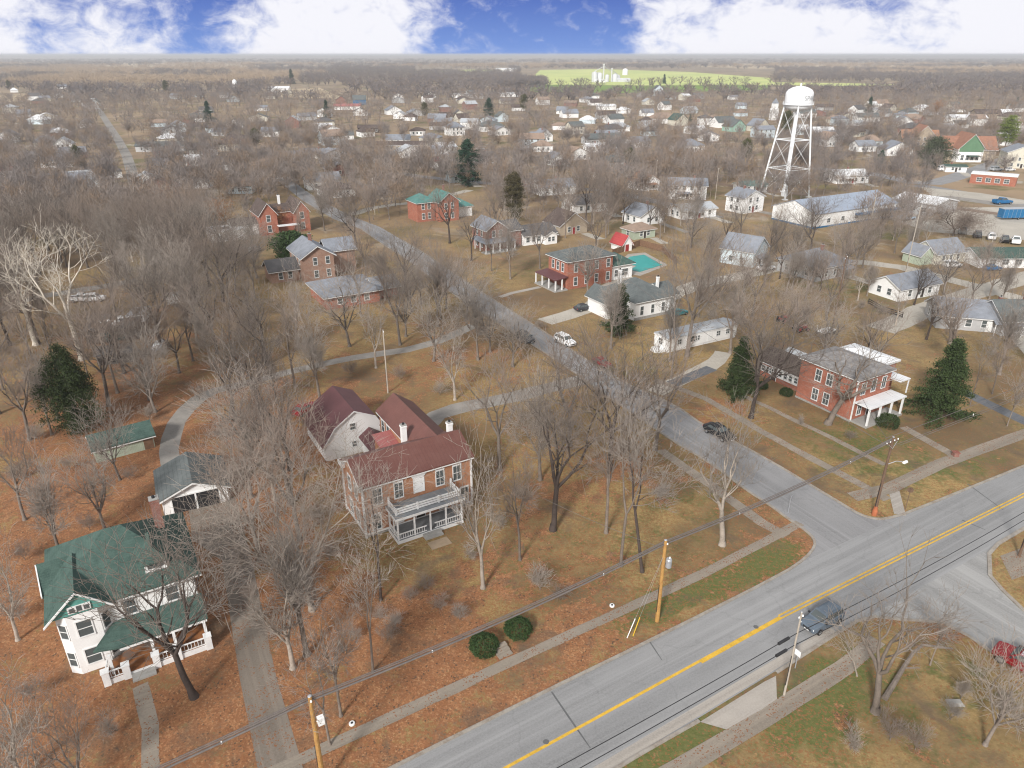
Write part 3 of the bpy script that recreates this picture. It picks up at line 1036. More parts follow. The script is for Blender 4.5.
P = {
    'tall': [bare(11, 18, 'bark', 'twig', first=.34, spread=.50, mains=3, depth=6, leader=1, kids=(2, 2)),
             bare(12, 18, 'bark', 'twig', first=.30, spread=.46, mains=4, depth=6, kids=(2, 2)),
             bare(13, 18, 'bark_dark', 'twig_brown', first=.38, spread=.52, mains=4, depth=6, kids=(2, 2))],
    'vase': [bare(21, 15, 'bark', 'twig_brown', first=.22, spread=.62, mains=5, depth=6, kids=(2, 2)),
             bare(22, 15, 'bark', 'twig', first=.20, spread=.66, mains=5, depth=6, kids=(2, 2), up=.08),
             bare(23, 15, 'bark_dark', 'twig_brown', first=.24, spread=.6, mains=4, depth=6, kids=(2, 3))],
    'pale': [bare(31, 16, 'bark_pale', 'twig_pale', first=.27, spread=.55, mains=5, depth=6, kids=(2, 2)),
             bare(32, 16, 'bark_pale', 'twig_pale', first=.22, spread=.6, mains=5, depth=6, kids=(2, 2), up=.06)],
    'slim': [bare(41, 17, 'bark', 'twig', first=.42, spread=.38, mains=2, depth=5, leader=1, kids=(2, 2), r0=.016, twigs=4),
             bare(42, 17, 'bark', 'twig_brown', first=.36, spread=.42, mains=3, depth=5, leader=1, kids=(2, 2), r0=.017, twigs=4),
             bare(43, 17, 'bark_dark', 'twig', first=.46, spread=.40, mains=2, depth=5, leader=1, kids=(2, 2), r0=.015, twigs=4)],
    'lopped': [bare(51, 15, 'bark_pale', 'twig', first=.26, spread=.5, mains=3, depth=4, kids=(2, 2), r0=.042, wig=.28, up=.2, twigs=5, tw=1.4),
               bare(52, 15, 'bark', 'twig', first=.25, spread=.75, mains=4, depth=4, kids=(2, 2), r0=.042, wig=.3, up=.10, twigs=5, tw=1.3)],
    'sycamore': [bare(61, 24, 'bark_white', 'bark_white', first=.30, spread=.48, mains=3, depth=5, kids=(2, 2), r0=.04, wig=.22, up=.10, twigs=2, tw=1.3, twr=.022),
                 bare(62, 24, 'bark_white', 'bark_white', first=.34, spread=.52, mains=3, depth=5, kids=(2, 2), r0=.04, wig=.24, up=.08, twigs=2, tw=1.3, twr=.022)],
    'fork': [bare(53, 16, 'bark_pale', 'twig', first=.28, spread=.36, mains=3, depth=5, kids=(2, 2), r0=.032, up=.22, wig=.2, twigs=3)],
    'old_leaf': [evergreen(9, 17, 7.0, 'brown_dark', 'round', 15000, .15, bare_base=.36)],
    'open': [bare(111, 17, 'bark_mid', 'twig_brown', first=.26, spread=.50, mains=4, depth=5, kids=(2, 2), r0=.03, up=.15, twigs=2, tw=1.6, twr=.02),
             bare(112, 17, 'bark', 'twig', first=.30, spread=.46, mains=3, depth=5, leader=1, kids=(2, 3), r0=.028, up=.16, twigs=2, tw=1.5, twr=.02),
             bare(113, 17, 'bark_mid', 'twig', first=.20, spread=.60, mains=5, depth=5, kids=(2, 2), r0=.032, up=.12, wig=.2, twigs=2, tw=1.6, twr=.02),
             bare(114, 17, 'bark_pale', 'twig_pale', first=.32, spread=.44, mains=3, depth=5, leader=1, kids=(2, 2), r0=.028, up=.12, wig=.2, twigs=2, tw=1.6, twr=.02),
             bare(115, 17, 'bark_dark', 'bark_mid', first=.24, spread=.55, mains=4, depth=5, kids=(2, 2), r0=.032, up=.12, wig=.22, twigs=2, tw=1.5, twr=.02),
             bare(116, 17, 'bark', 'twig_brown', first=.36, spread=.38, mains=3, depth=5, leader=1, kids=(2, 2), r0=.022, up=.16, twigs=2, tw=1.5, twr=.02)],
    'pine': [evergreen(10, 15, 7.5, 'pine_bright', 'round', 7000, .22, bare_base=.32)],
    'greygreen': [evergreen(12, 12, 13, 'grey_green', 'round', 12000, .22, bare_base=.05)],
    'oak': [bare(71, 14, 'bark_dark', 'twig_brown', first=.15, spread=.85, mains=6, depth=6, kids=(2, 3), up=.02, wig=.24, twigs=3)],
    'brush': [bare(81, 4, 'bark', 'twig_brown', cut=2, name='bare_shrub', first=.12, spread=.6, mains=6, depth=4, kids=(2, 3), r0=.018, tw=.5),
              bare(82, 4, 'bark', 'twig', cut=2, name='bare_shrub', first=.10, spread=.7, mains=7, depth=4, kids=(2, 2), r0=.018, tw=.5),
              bare(83, 4, 'bark', 'twig_pale', cut=2, name='bare_shrub', first=.10, spread=.5, mains=6, depth=4, kids=(2, 3), r0=.018, tw=.5)],
    'sapling': [bare(91, 8, 'bark_pale', 'twig_pale', first=.3, spread=.4, mains=3, depth=4, leader=1, kids=(2, 2), r0=.014),
                bare(92, 8, 'bark', 'twig', first=.3, spread=.45, mains=3, depth=4, leader=1, kids=(2, 2), r0=.014)],
    'cedar': [evergreen(1, 12, 7.6, 'cedar', 'cone', 30000, .13)],
    'cedar_dark': [evergreen(2, 9, 6.2, 'cedar_olive', 'drop', 16000, .13), evergreen(5, 9, 5, 'cedar', 'cone', 16000, .13)],
    'juniper': [evergreen(3, 12, 10.5, 'juniper', 'drop', 34000, .13, bare_base=.03)],
    'spruce': [evergreen(4, 15, 8.5, 'spruce', 'drop', 14000, .2, bare_base=.03), evergreen(14, 15, 8.5, 'spruce', 'cone', 12000, .2, bare_base=.05)],
    'olive': [evergreen(6, 15, 8, 'cedar_olive', 'round', 4000, .3, bare_base=.2)],
    'magnolia': [evergreen(8, 6, 9, 'boxwood', 'round', 9000, .25, bare_base=.02)],
}


def leafy(seed, H, mat, n):
    S = skeleton(seed, H, first=.25, spread=.45, mains=4, depth=4, kids=(2, 2))
    pts = [s[1] for s in S if s[4] >= 3]
    V, F = leaf_cloud(random.Random(seed), pts, n, .16, .5)
    return Proto('leafy_tree', seg_mesh('trunk', [s for s in S if s[4] < 5], 5, M['bark_dark']), np_mesh('crown', V, F, M[mat]), H)


P['brown_leaved'] = [leafy(101, 17, 'brown_leaf', 15000)]
P['rusty'] = [leafy(102, 12, 'orange_leaf', 3200)]

TREES = []


def plant(kind, x, y, h, look=None, label=None, cat='tree', group=None, i=None, rz=None, wide=1.0, tilt=None, name=None):
    rn = random.Random(int(x * 131 + y * 977))
    L = P[kind]
    p = L[(i if i is not None else rn.randrange(len(L))) % len(L)]
    o = empty(name or p.name, (x, y, 0), rn.uniform(0, 6.28) if rz is None else R(rz), label, cat, group)
    s = h / p.H
    o.scale = (s * wide, s * wide, s)
    if tilt:
        o.rotation_mode = 'XYZ'
        o.rotation_euler = (tilt[1], tilt[0], o.rotation_euler[2])
    link('trunk', p.t, o)
    link('crown', p.c, o)
    if not label:
        TREES.append((o, look))
    return o


SWAP = {'pale': (3, 3), 'tall': (1, 0, 4), 'vase': (0, 2, 4)}


def pp(kind, bx, by, ty=None, h=None, **k):
    x, y = G(bx, by)
    if kind in SWAP and 'pale spreading' not in (k.get('label') or ''):
        k['i'] = SWAP[kind][k.get('i') or 0]
        kind = 'open'
    return plant(kind, x, y, h or HGT(bx, by, ty), **k)


# trees one can pick out, by the pixel of their foot
pp('tall', 553, 530, 350, i=2, label='dark-trunked bare tree standing alone on the lawn right of the orange brick house porch', rz=40)
pp('fork', 722, 545, 392, i=0, label='pale heavily lopped tree by the sidewalk corner behind the utility pole', rz=100, wide=1.1)
pp('slim', 642, 572, 352, i=2, label='slanting dark-trunked tree nearest the yellow utility pole with transformer', tilt=(-.10, 0), rz=0)
pp('slim', 621, 566, 362, i=0, label='slim dark tree just left of the slanting one behind the yellow utility pole')
pp('slim', 606, 533, 332, i=1, label='tall slim tree on the lawn behind the pair by the yellow utility pole')
pp('pale', 483, 588, 375, i=0, label='pale slender tree in front of the right end of the orange brick house', wide=.68, rz=10)
pp('slim', 381, 600, 425, i=2, label='straight slim dark tree right before the left corner of the orange brick house')
pp('tall', 194, 697, 505, i=2, label='dark leaning tree in front of the porch of the green-roofed white house', tilt=(-.2, 0), rz=0, wide=1.0)
pp('pale', 293, 668, 500, i=0, label='pale bare tree beside the concrete drive, front left of its clump')
pp('tall', 307, 655, 470, i=0, label='grey bare tree beside the concrete drive, behind the pale one of its clump')
pp('slim', 341, 716, 560, i=1, label='slim bare tree nearest the sidewalk beside the left utility pole')
pp('slim', 373, 672, 530, i=0, label='slim bare tree on the orange leaves between the left utility pole and the brick house')
pp('pale', 312, 610, 420, i=1, label='pale spreading tree between the concrete drive and the left wall of the orange brick house', wide=1.05)
pp('tall', 300, 540, 400, i=1, label='grey tree between the white garage and the white barn, front one')
pp('pale', 275, 500, 370, i=0, label='pale tree between the white garage and the white barn, rear one', wide=.9)
pp('vase', 250, 470, 345, i=1, label='wide grey tree behind the white two-car garage')
pp('pale', 45, 830, 640, i=1, label='spreading grey tree at the bottom left corner', wide=1.0)
pp('vase', 90, 800, 690, i=0, label='dark forked tree at the bottom edge left of the front walk', wide=.8)
pp('lopped', 875, 712, 545, i=1, label='large forked tree in the bottom right yard', rz=150, wide=.85)
pp('sapling', 857, 676, 590, i=0, label='small leaning multi-stemmed tree beside the sidewalk in the bottom right yard', tilt=(-.28, 0), rz=0)
pp('sapling', 930, 665, 575, i=1, label='thin sapling behind the fallen log in the bottom right yard')
pp('vase', 985, 745, 620, i=1, label='low grey spreading tree near the bottom right corner', wide=.8)
pp('lopped', 828, 424, 300, i=1, label='thick lopped tree leaning before the left wall of the red brick corner house', rz=0, tilt=(.12, 0), wide=1.15)
pp('tall', 751, 418, 285, i=2, label='dark tree between the dark conical evergreen and the red brick corner house')
pp('slim', 671, 378, 240, i=0, label='tall tree in front of the left end of the white mobile home')
pp('tall', 687, 356, 215, i=1, label='tall tree rising before the middle of the white mobile home')
pp('tall', 730, 353, 240, i=0, label='tall tree before the right end of the white mobile home')
pp('vase', 754, 384, 265, i=0, label='spreading tree right of the dark conical evergreen')
pp('sapling', 1007, 426, 350, i=1, label='small bare tree beside the dark asphalt drive at the right edge')
pp('slim', 970, 405, 325, i=0, label='slim bare tree where the dark asphalt drive begins')
pp('slim', 992, 394, 315, i=1, label='slim bare tree behind the dark asphalt drive')
pp('lopped', 950, 344, 268, i=1, label='dark forked tree directly behind the tall green cedar', wide=1.2)
pp('vase', 914, 305, 250, i=2, label='dark bare tree in front of the low white house with a row of windows')
pp('oak', 953, 236, 192, label='wide round-crowned bare oak at the edge of the parking lot', wide=1.5)
pp('vase', 623, 224, 176, i=2, label='dark vase-shaped tree behind the slate-roofed brick house')
pp('old_leaf', 514, 240, 172, label='tall tree with a dense dark olive-brown crown beside the dark red brick house', wide=.8)
pp('sycamore', 36, 345, 215, i=1, label='white-barked bare sycamore at the left edge', rz=200)
pp('sycamore', 82, 360, 222, i=0, label='white-barked bare sycamore above the dark green juniper', rz=30)
pp('tall', 478, 360, 262, i=0, label='pale grey tree on the near side of the side street opposite the dark SUV')
pp('vase', 490, 352, 275, i=1, label='broad grey tree beside the side street above the gravel lane')
pp('tall', 400, 345, 240, i=1, label='tall grey tree at the end of the gravel lane', wide=.9)
pp('pale', 376, 368, 262, i=0, label='pale forked tree standing on the edge of the gravel lane', wide=.8)
pp('tall', 540, 480, 350, i=0, label='grey tree beside the gravel drive behind the orange brick house')
pp('tall', 570, 446, 318, i=1, label='grey tree on the lawn edge by the side street, left of the black car')
pp('vase', 655, 450, 325, i=0, label='brown tree at the sidewalk opposite the black car')
pp('tall', 500, 470, 340, i=1, label='grey tree right behind the orange brick house')
pp('pale', 455, 400, 290, i=1, label='pale tree above the gravel drive', wide=.9)
pp('slim', 520, 560, 410, i=1, label='thin grey tree between the round shrubs and the dark-trunked tree')
pp('tall', 610, 470, 305, i=2, label='dark tree in the middle of the lawn near the side street')
pp('slim', 330, 745, 610, i=0, label='slim grey tree beside the drive mouth near the left utility pole')
pp('tall', 260, 560, 420, i=1, label='grey tree hanging over the concrete drive before the garage')
pp('vase', 120, 480, 380, i=1, label='grey tree right in front of the pale green shed', wide=.7)
pp('vase', 25, 520, 420, i=0, label='brown tree at the left edge above the green-roofed white house')
pp('tall', 290, 470, 350, i=2, label='dark-barked tree left of the white barn')
pp('vase', 235, 420, 320, i=2, label='brown tree where the gravel lane bends')
pp('tall', 320, 400, 290, i=0, label='grey tree behind the maroon barn roof')
pp('vase', 150, 400, 300, i=1, label='grey tree right of the dark green juniper')
pp('tall', 62, 560, 440, i=0, label='grey tree at the left, just behind the roof of the green-roofed white house')
pp('pale', 18, 640, 520, i=0, label='pale tree at the left edge beside the green-roofed white house')
pp('vase', 105, 530, 430, i=1, label='spreading grey tree between the pale green shed and the green-roofed white house', wide=.9)
pp('pale', 20, 780, 655, i=0, label='pale tree in the bottom left corner behind the spreading one', wide=1.1)
pp('tall', 30, 440, 330, i=1, label='grey tree at the left edge in front of the dark green juniper')
# evergreens
EV = 'evergreen trees scattered through the town'
pp('juniper', 80, 432, 347, label='broad dark green juniper at the left', rz=0, wide=.72)
pp('cedar', 938, 418, 341, label='large green cedar with a pointed top right of the red brick corner house', rz=0)
pp('cedar_dark', 736, 396, 338, i=1, label='dark conical evergreen beside the mobile home driveway')
pp('cedar_dark', 619, 334, 285, i=1, label='dark green cedar in front of the white slate-hipped house')
pp('spruce', 468, 186, 140, i=0, label='tall green cedar between the bright red roof and the blue-black roof', wide=1.15)
pp('magnolia', 292, 258, 232, label='broad glossy green evergreen behind the tan-brick gabled house')
pp('cedar_dark', 629, 166, 148, i=0, label='round dark olive bush-like tree behind the red-brown hip roof', wide=1.4)
for px, by, ty, kd, lb in ((210, 125, 101, 'spruce', 'dark green spruce in the left woods beyond the straight street'), (167, 94, 80, 'olive', 'dark green tree far off in the upper left woods'),
                           (292, 84, 69, 'spruce', 'lone egg-shaped green tree on the far open hillside'), (80, 172, 145, 'olive', 'yellow-green tree in the left town trees'),
                           (257, 150, 128, 'olive', 'olive tree in the woods above the twin-gabled house'), (327, 118, 100, 'spruce', 'green spruce left of the pink-red roofed building'),
                           (489, 118, 98, 'spruce', 'narrow dark spruce right of the large slate hip roof'), (524, 112, 94, 'olive', 'rounded dark green tree at the left end of the field edge'),
                           (425, 118, 102, 'olive', 'grey-green tree left of the middle of the far town'), (868, 116, 97, 'spruce', 'dark blue-green spruce right of the water tower'),
                           (690, 122, 114, 'spruce', 'dark bush-like evergreen beside the green-grey gable'), (932, 168, 137, 'greygreen', 'wide grey-green tree beside the church'),
                           (1003, 154, 115, 'pine', 'bright green-yellow pine right of the church'), (880, 165, 150, 'spruce', 'small dark evergreen left of the grey-gabled white house'),
                           (664, 84, 74, 'spruce', 'dark evergreen beside the tall pale blue building at the field'), (10, 90, 80, 'olive', 'green tree at the far left edge'),
                           (745, 165, 138, 'olive', 'dark olive tree just above the playground'), (785, 135, 110, 'olive', 'green tree behind the water tower legs'),
                           (1016, 106, 97, 'spruce', 'small dark evergreen at the far right edge'), (597, 85, 80, 'spruce', 'tiny dark evergreen in front of the grain elevator'),
                           (612, 200, 172, 'spruce', 'green conifer left of the dark vase-shaped tree')):
    pp(kd, px, by, ty, label=lb, group=EV)
pp('rusty', 280, 232, 205, label='rust-leaved tree right of the twin-gabled brick house')
pp('rusty', 935, 118, 99, label='rusty tree in the dark woods left of the church', wide=.8)
pp('rusty', 225, 235, 195, label='rust-brown tree over the white flat-roofed building')


# shrubs
def round_shrub(px, py, r, label, mat='boxwood', n=2600, flat=.9):
    x, y = G(px, py)
    rn = random.Random(px)
    pts = []
    for i in range(900):
        u, t = rn.uniform(-.35, 1), rn.uniform(0, 6.28)
        q = math.sqrt(1 - u * u) if u < 1 else 0
        rr = r * rn.uniform(.86, 1.0) * (1 + .05 * math.sin(3 * t + 2 * u))
        pts.append((rr * q * math.cos(t), rr * q * math.sin(t), r * .4 + rr * u * flat * .9))
    V, F = leaf_cloud(rn, pts, n * 2, .075, .07)
    o = empty('round_shrub', (x, y, 0), 0, label, 'shrub')
    link('foliage', np_mesh('foliage', V, F, M[mat]), o)
    MB().tube((0, 0, 0), (0, 0, r * .8), .08, .04, 6).tube((0, 0, .2), (r * .4, .1, r * .7), .05, .02, 5).tube((0, 0, .2), (-r * .4, -.1, r * .7), .05, .02, 5).build('stem', M['bark'], o)


round_shrub(484, 650, 1.35, 'clipped round green shrub on the orange leaves, the left one of a pair')
round_shrub(518, 633, 1.3, 'clipped round green shrub, the right one of a pair behind the front sidewalk')
round_shrub(887, 426, 1.6, 'dark green shrub before the porch of the red brick corner house', 'cedar', 3000)
round_shrub(786, 395, 1.0, 'small dark shrub by the brown-roofed wing of the red brick corner house', 'cedar', 1600)
round_shrub(762, 388, .9, 'small dark shrub against the wing wall near the dark conical evergreen', 'cedar', 1500)

# ---- scattered trees: where the photograph shows them thick and where thin
LINES = [(side_left[:10], 5.0), (side_right[:10], 3.5), (PL((172, 470), (168, 445), (180, 415), (205, 393), (240, 385), (300, 369), (350, 358), (425, 347), (475, 325)), 3.5), (PL((103, 116), (125, 150), (133, 176), (140, 205)), 7),
         (PL((600, 190), (652, 200), (720, 219), (790, 240), (860, 252)), 6), (PL((780, 165), (830, 170), (875, 173), (923, 186), (1024, 204)), 9), (PL((660, 300), (737, 277), (800, 262), (880, 262), (968, 284), (1024, 300)), 5), (PL((923, 186), (960, 176), (1018, 155)), 9)]
LP = np.array([p + (w,) for l, w in LINES for p in resample(l, 3)])
OPEN = [(925, 178, 1100, 252, 0.0), (690, 255, 800, 300, .9), (600, 225, 690, 300, .4), (500, 375, 1100, 800, 0.0), (835, 300, 1060, 380, .25), (640, 330, 760, 380, .1),
        (735, 185, 1060, 300, .42), (0, 440, 230, 800, 0.0), (300, 370, 500, 800, 0.0), (525, 235, 740, 375, .2), (540, 255, 690, 335, .04), (262, 235, 400, 368, .10), (60, 310, 175, 370, .35), (238, 200, 322, 285, .10), (205, 215, 240, 268, .2), (405, 190, 485, 275, .10), (470, 205, 545, 300, .15),
        (30, 270, 110, 330, .1), (545, 250, 620, 300, .35)]


def keep(px, py):
    w = 1.0
    for a, b, c, d, k in OPEN:
        if a <= px <= c and b <= py <= d:
            w = min(w, k)
    return w


def scatter(seed, y0, y1, spacing):
    rn = random.Random(seed)
    PLn = np.array(PLOTS)
    out = []
    area = .80 * (y1 * y1 - y0 * y0)
    for _ in range(int(area / spacing ** 2 * 1.6)):
        y = math.sqrt(rn.uniform(y0 * y0, y1 * y1))
        x = rn.uniform(-.80, .80) * y * 1.05
        px, py = PX(x, y)
        if not -40 < px < 1064:
            continue
        dens = 1.0 if px < 430 else (.85 if py > 235 else .60)
        if px < 430 and py < 235:
            dens = .75
        if y > 430:
            dens = .55 if 330 < px < 800 else .85
        if rn.random() > dens * keep(px, py):
            continue
        if np.min(np.hypot(LP[:, 0] - x, LP[:, 1] - y) - LP[:, 2]) < 0 or np.min(np.hypot(PLn[:, 0] - x, PLn[:, 1] - y) - PLn[:, 2]) < 0:
            continue
        out.append((x, y))
    return out
# ------------------------------------------------------------------ buildings
WCACHE = {}


def win_mesh(w, h, kind, trim):
    key = (w, h, kind, trim)
    if key in WCACHE:
        return WCACHE[key]
    f, d = .11, .09
    mb = MB()
    mb.box(-w / 2 - f, -d, -f * 1.3, w / 2 + f, .0, 0)          # sill
    mb.box(-w / 2 - f, -d * .8, h, w / 2 + f, .0, h + f * (1.9 if kind == 'hood' else 1))
    mb.box(-w / 2 - f, -d * .7, 0, -w / 2, .0, h)
    mb.box(w / 2, -d * .7, 0, w / 2 + f, .0, h)
    mb.box(-w / 2, -d * .5, h / 2 - .035, w / 2, 0, h / 2 + .035)
    if kind in ('grid', 'hood'):
        mb.box(-.025, -d * .45, 0, .025, 0, h / 2 - .036)
        mb.box(-.025, -d * .45, h / 2 + .036, .025, 0, h)
    p = MB().box(-w / 2, -.022, 0, w / 2, -.004, h)
    WCACHE[key] = (mb.mesh('window', M[trim]), p.mesh('pane', M['glass']))
    return WCACHE[key]


FACES = {'S': 0.0, 'E': math.pi / 2, 'N': math.pi, 'W': -math.pi / 2}


def window(root, x, y, z, face, w=.9, h=1.6, kind='sash', trim='trim'):
    a, b = win_mesh(round(w, 2), round(h, 2), kind, trim)
    o = link('window', a, root, (x, y, z), FACES[face])
    link('pane', b, o)
    return o


def at_face(b, face, t):
    x0, y0, x1, y1 = b[:4]
    return {'S': (x0 + (x1 - x0) * t, y0), 'N': (x0 + (x1 - x0) * t, y1), 'W': (x0, y0 + (y1 - y0) * t), 'E': (x1, y0 + (y1 - y0) * t)}[face]


def windows(root, b, face, n, zs, w=.9, h=1.6, kind='sash', ts=None):
    for z in zs:
        for i in range(n):
            x, y = at_face(b, face, ts[i] if ts else (i + 1) / (n + 1))
            window(root, x, y, z, face, w, h, kind)


def door(root, x, y, z, face, w=1.0, h=2.1, mat='dark_wood'):
    mb = MB()
    mb.box(-w / 2 - .1, -.07, 0, -w / 2, 0, h + .1).box(w / 2, -.07, 0, w / 2 + .1, 0, h + .1).box(-w / 2, -.07, h, w / 2, 0, h + .1)
    mb.cur = 1
    mb.box(-w / 2, -.04, 0, w / 2, -.002, h)
    o = mb.build('door', (M['trim'], M[mat]), root, loc=(x, y, z), rz=FACES[face])
    MB().tube((w * .36, -.04, h * .47), (w * .36, -.1, h * .47), .04, n=6).build('handle', M['steel'], o)
    return o


def walls(mb, b):
    x0, y0, x1, y1, z0, ze, rise, kind = b[:8]
    for p, q in (((x0, y0), (x1, y0)), ((x1, y0), (x1, y1)), ((x1, y1), (x0, y1)), ((x0, y1), (x0, y0))):
        mb.face([(p[0], p[1], z0), (q[0], q[1], z0), (q[0], q[1], ze), (p[0], p[1], ze)])
    if kind == 'gx':          # ridge along x: gables at the x ends
        ym = (y0 + y1) / 2
        mb.face([(x0, y1, ze), (x0, y0, ze), (x0, ym, ze + rise)])
        mb.face([(x1, y0, ze), (x1, y1, ze), (x1, ym, ze + rise)])
    elif kind == 'gy':
        xm = (x0 + x1) / 2
        mb.face([(x0, y0, ze), (x1, y0, ze), (xm, y0, ze + rise)])
        mb.face([(x1, y1, ze), (x0, y1, ze), (xm, y1, ze + rise)])
    elif kind == 'shed':      # rises towards +y
        mb.face([(x0, y1, ze), (x1, y1, ze), (x1, y1, ze + rise), (x0, y1, ze + rise)])
        mb.face([(x0, y1, ze), (x0, y0, ze), (x0, y1, ze + rise)])
        mb.face([(x1, y0, ze), (x1, y1, ze), (x1, y1, ze + rise)])


def roof(mb, b, ov=.4, t=.16, ends=(1, 1)):
    x0, y0, x1, y1, z0, ze, rise, kind = b[:8]
    z = ze + t * .6
    if kind == 'gx':
        ym, hw = (y0 + y1) / 2, (y1 - y0) / 2
        dz = rise * ov / hw
        a, c = x0 - ov * ends[0], x1 + ov * ends[1]
        mb.slab([(a, y0 - ov, z - dz), (c, y0 - ov, z - dz), (c, ym, z + rise), (a, ym, z + rise)], t)
        mb.slab([(c, y1 + ov, z - dz), (a, y1 + ov, z - dz), (a, ym, z + rise), (c, ym, z + rise)], t)
    elif kind == 'gy':
        xm, hw = (x0 + x1) / 2, (x1 - x0) / 2
        dz = rise * ov / hw
        a, c = y0 - ov * ends[0], y1 + ov * ends[1]
        mb.slab([(x0 - ov, c, z - dz), (x0 - ov, a, z - dz), (xm, a, z + rise), (xm, c, z + rise)], t)
        mb.slab([(x1 + ov, a, z - dz), (x1 + ov, c, z - dz), (xm, c, z + rise), (xm, a, z + rise)], t)
    elif kind in ('hx', 'hy', 'h'):
        a0, b0, a1, b1 = x0 - ov, y0 - ov, x1 + ov, y1 + ov
        w, d = a1 - a0, b1 - b0
        if w >= d:
            i = d / 2 * .98
            r0, r1 = (a0 + i, (b0 + b1) / 2), (a1 - i, (b0 + b1) / 2)
        else:
            i = w / 2 * .98
            r0, r1 = ((a0 + a1) / 2, b0 + i), ((a0 + a1) / 2, b1 - i)
        A, B = (r0[0], r0[1], z + rise), (r1[0], r1[1], z + rise)
        P = [(a0, b0, z), (a1, b0, z), (a1, b1, z), (a0, b1, z)]
        if w >= d:
            fs = [[P[0], P[1], B, A], [P[1], P[2], B], [P[2], P[3], A, B], [P[3], P[0], A]]
        else:
            fs = [[P[0], P[1], A], [P[1], P[2], B, A], [P[2], P[3], B], [P[3], P[0], A, B]]
        for f in fs:
            mb.face(f)
        mb.face([(p[0], p[1], z - t) for p in P[::-1]])
        for i in range(4):
            p, q = P[i], P[(i + 1) % 4]
            mb.face([p, (p[0], p[1], z - t), (q[0], q[1], z - t), q])
    elif kind == 'shed':
        dz = rise * ov / (y1 - y0)
        mb.slab([(x0 - ov, y0 - ov, z - dz), (x1 + ov, y0 - ov, z - dz), (x1 + ov, y1, z + rise), (x0 - ov, y1, z + rise)], t)
    elif kind == 'flat':
        mb.box(x0 - ov, y0 - ov, ze, x1 + ov, y1 + ov, ze + t)


def fascia(mb, b, ov=.4, t=.22):
    """white boards under the eaves"""
    x0, y0, x1, y1, z0, ze, rise, kind = b[:8]
    o = ov - .03
    if kind == 'gx':
        dz = rise * ov / ((y1 - y0) / 2)
        for y in (y0 - o, y1 + o):
            mb.box(x0 - o, y - .03, ze - dz - t, x1 + o, y + .03, ze - dz - .07)
        for x in (x0 - o, x1 + o):
            for ya in (y0 - o, y1 + o):
                rake(mb, (x, ya, ze - dz - .17), (x, (y0 + y1) / 2, ze + rise - .15))
    elif kind == 'gy':
        dz = rise * ov / ((x1 - x0) / 2)
        for x in (x0 - o, x1 + o):
            mb.box(x - .03, y0 - o, ze - dz - t, x + .03, y1 + o, ze - dz - .07)
        for y in (y0 - o, y1 + o):
            for xa in (x0 - o, x1 + o):
                rake(mb, (xa, y, ze - dz - .17), ((x0 + x1) / 2, y, ze + rise - .15))
    elif kind in ('h', 'hx', 'hy', 'flat'):
        for y in (y0 - o, y1 + o):
            mb.box(x0 - o, y - .03, ze - t, x1 + o, y + .03, ze - .07)
        for x in (x0 - o, x1 + o):
            mb.box(x - .03, y0 - o + .04, ze - t, x + .03, y1 + o - .04, ze - .07)


def rake(mb, a, b, w=.05, h=.2):
    if abs(a[0] - b[0]) < .01:
        p = [(a[0] - w, a[1], a[2] - h / 2), (a[0] + w, a[1], a[2] - h / 2), (b[0] + w, b[1], b[2] - h / 2), (b[0] - w, b[1], b[2] - h / 2)]
    else:
        p = [(a[0], a[1] - w, a[2] - h / 2), (a[0], a[1] + w, a[2] - h / 2), (b[0], b[1] + w, b[2] - h / 2), (b[0], b[1] - w, b[2] - h / 2)]
    mb._hexa(p + [(q[0], q[1], q[2] + h) for q in p])


def chimney(root, x, y, z0, z1, w=.6, mat='brick_dark', cap='concrete'):
    mb = MB()
    mb.box(x - w / 2, y - w / 2, z0, x + w / 2, y + w / 2, z1)
    mb.box(x - w / 2 - .06, y - w / 2 - .06, z1 - .25, x + w / 2 + .06, y + w / 2 + .06, z1 - .1)
    mb.cur = 1
    mb.box(x - w / 2 - .04, y - w / 2 - .04, z1, x + w / 2 + .04, y + w / 2 + .04, z1 + .08)
    mb.cur = 2
    mb.tube((x, y, z1 + .08), (x, y, z1 + .3), .14, n=8)
    return mb.build('chimney', (M[mat], M[cap], M['dark']), root)


def LOC(o, ang, x, y):
    c, s = math.cos(R(ang)), math.sin(R(ang))
    return (o[0] + x * c - y * s, o[1] + x * s + y * c)


PLOTS = []      # (x, y, radius) kept free of scattered trees


def house(name, label, loc, rot, blocks, wall, rf, ov=.4, cat='house', group=None, trim=True, rname='roof', ends=(1, 1)):
    """blocks: (x0, y0, x1, y1, z0, eave, rise, kind[, wall material, roof material])"""
    root = empty(name, loc, R(rot), label, cat, group)
    by_w, by_r, tr = {}, {}, MB()
    for b in blocks:
        wm = b[8] if len(b) > 8 and b[8] else wall
        rm = b[9] if len(b) > 9 and b[9] else rf
        walls(by_w.setdefault(wm, MB()), b)
        roof(by_r.setdefault(rm, MB()), b, ov, ends=ends)
        fascia(tr, b, ov)
        cx, cy = (b[0] + b[2]) / 2, (b[1] + b[3]) / 2
        c, s = math.cos(R(rot)), math.sin(R(rot))
        PLOTS.append((loc[0] + cx * c - cy * s, loc[1] + cx * s + cy * c, max(b[2] - b[0], b[3] - b[1]) / 2 + 1.5))
    for k, mb in by_w.items():
        mb.build('wall', M[k], root)
    for k, mb in by_r.items():
        mb.build(rname, M[k], root)
    if trim and tr.f:
        tr.build('trim', M['trim'], root)
    return root


def post(mb, x, y, z0, z1, w=.14):
    mb.box(x - w / 2, y - w / 2, z0, x + w / 2, y + w / 2, z1)


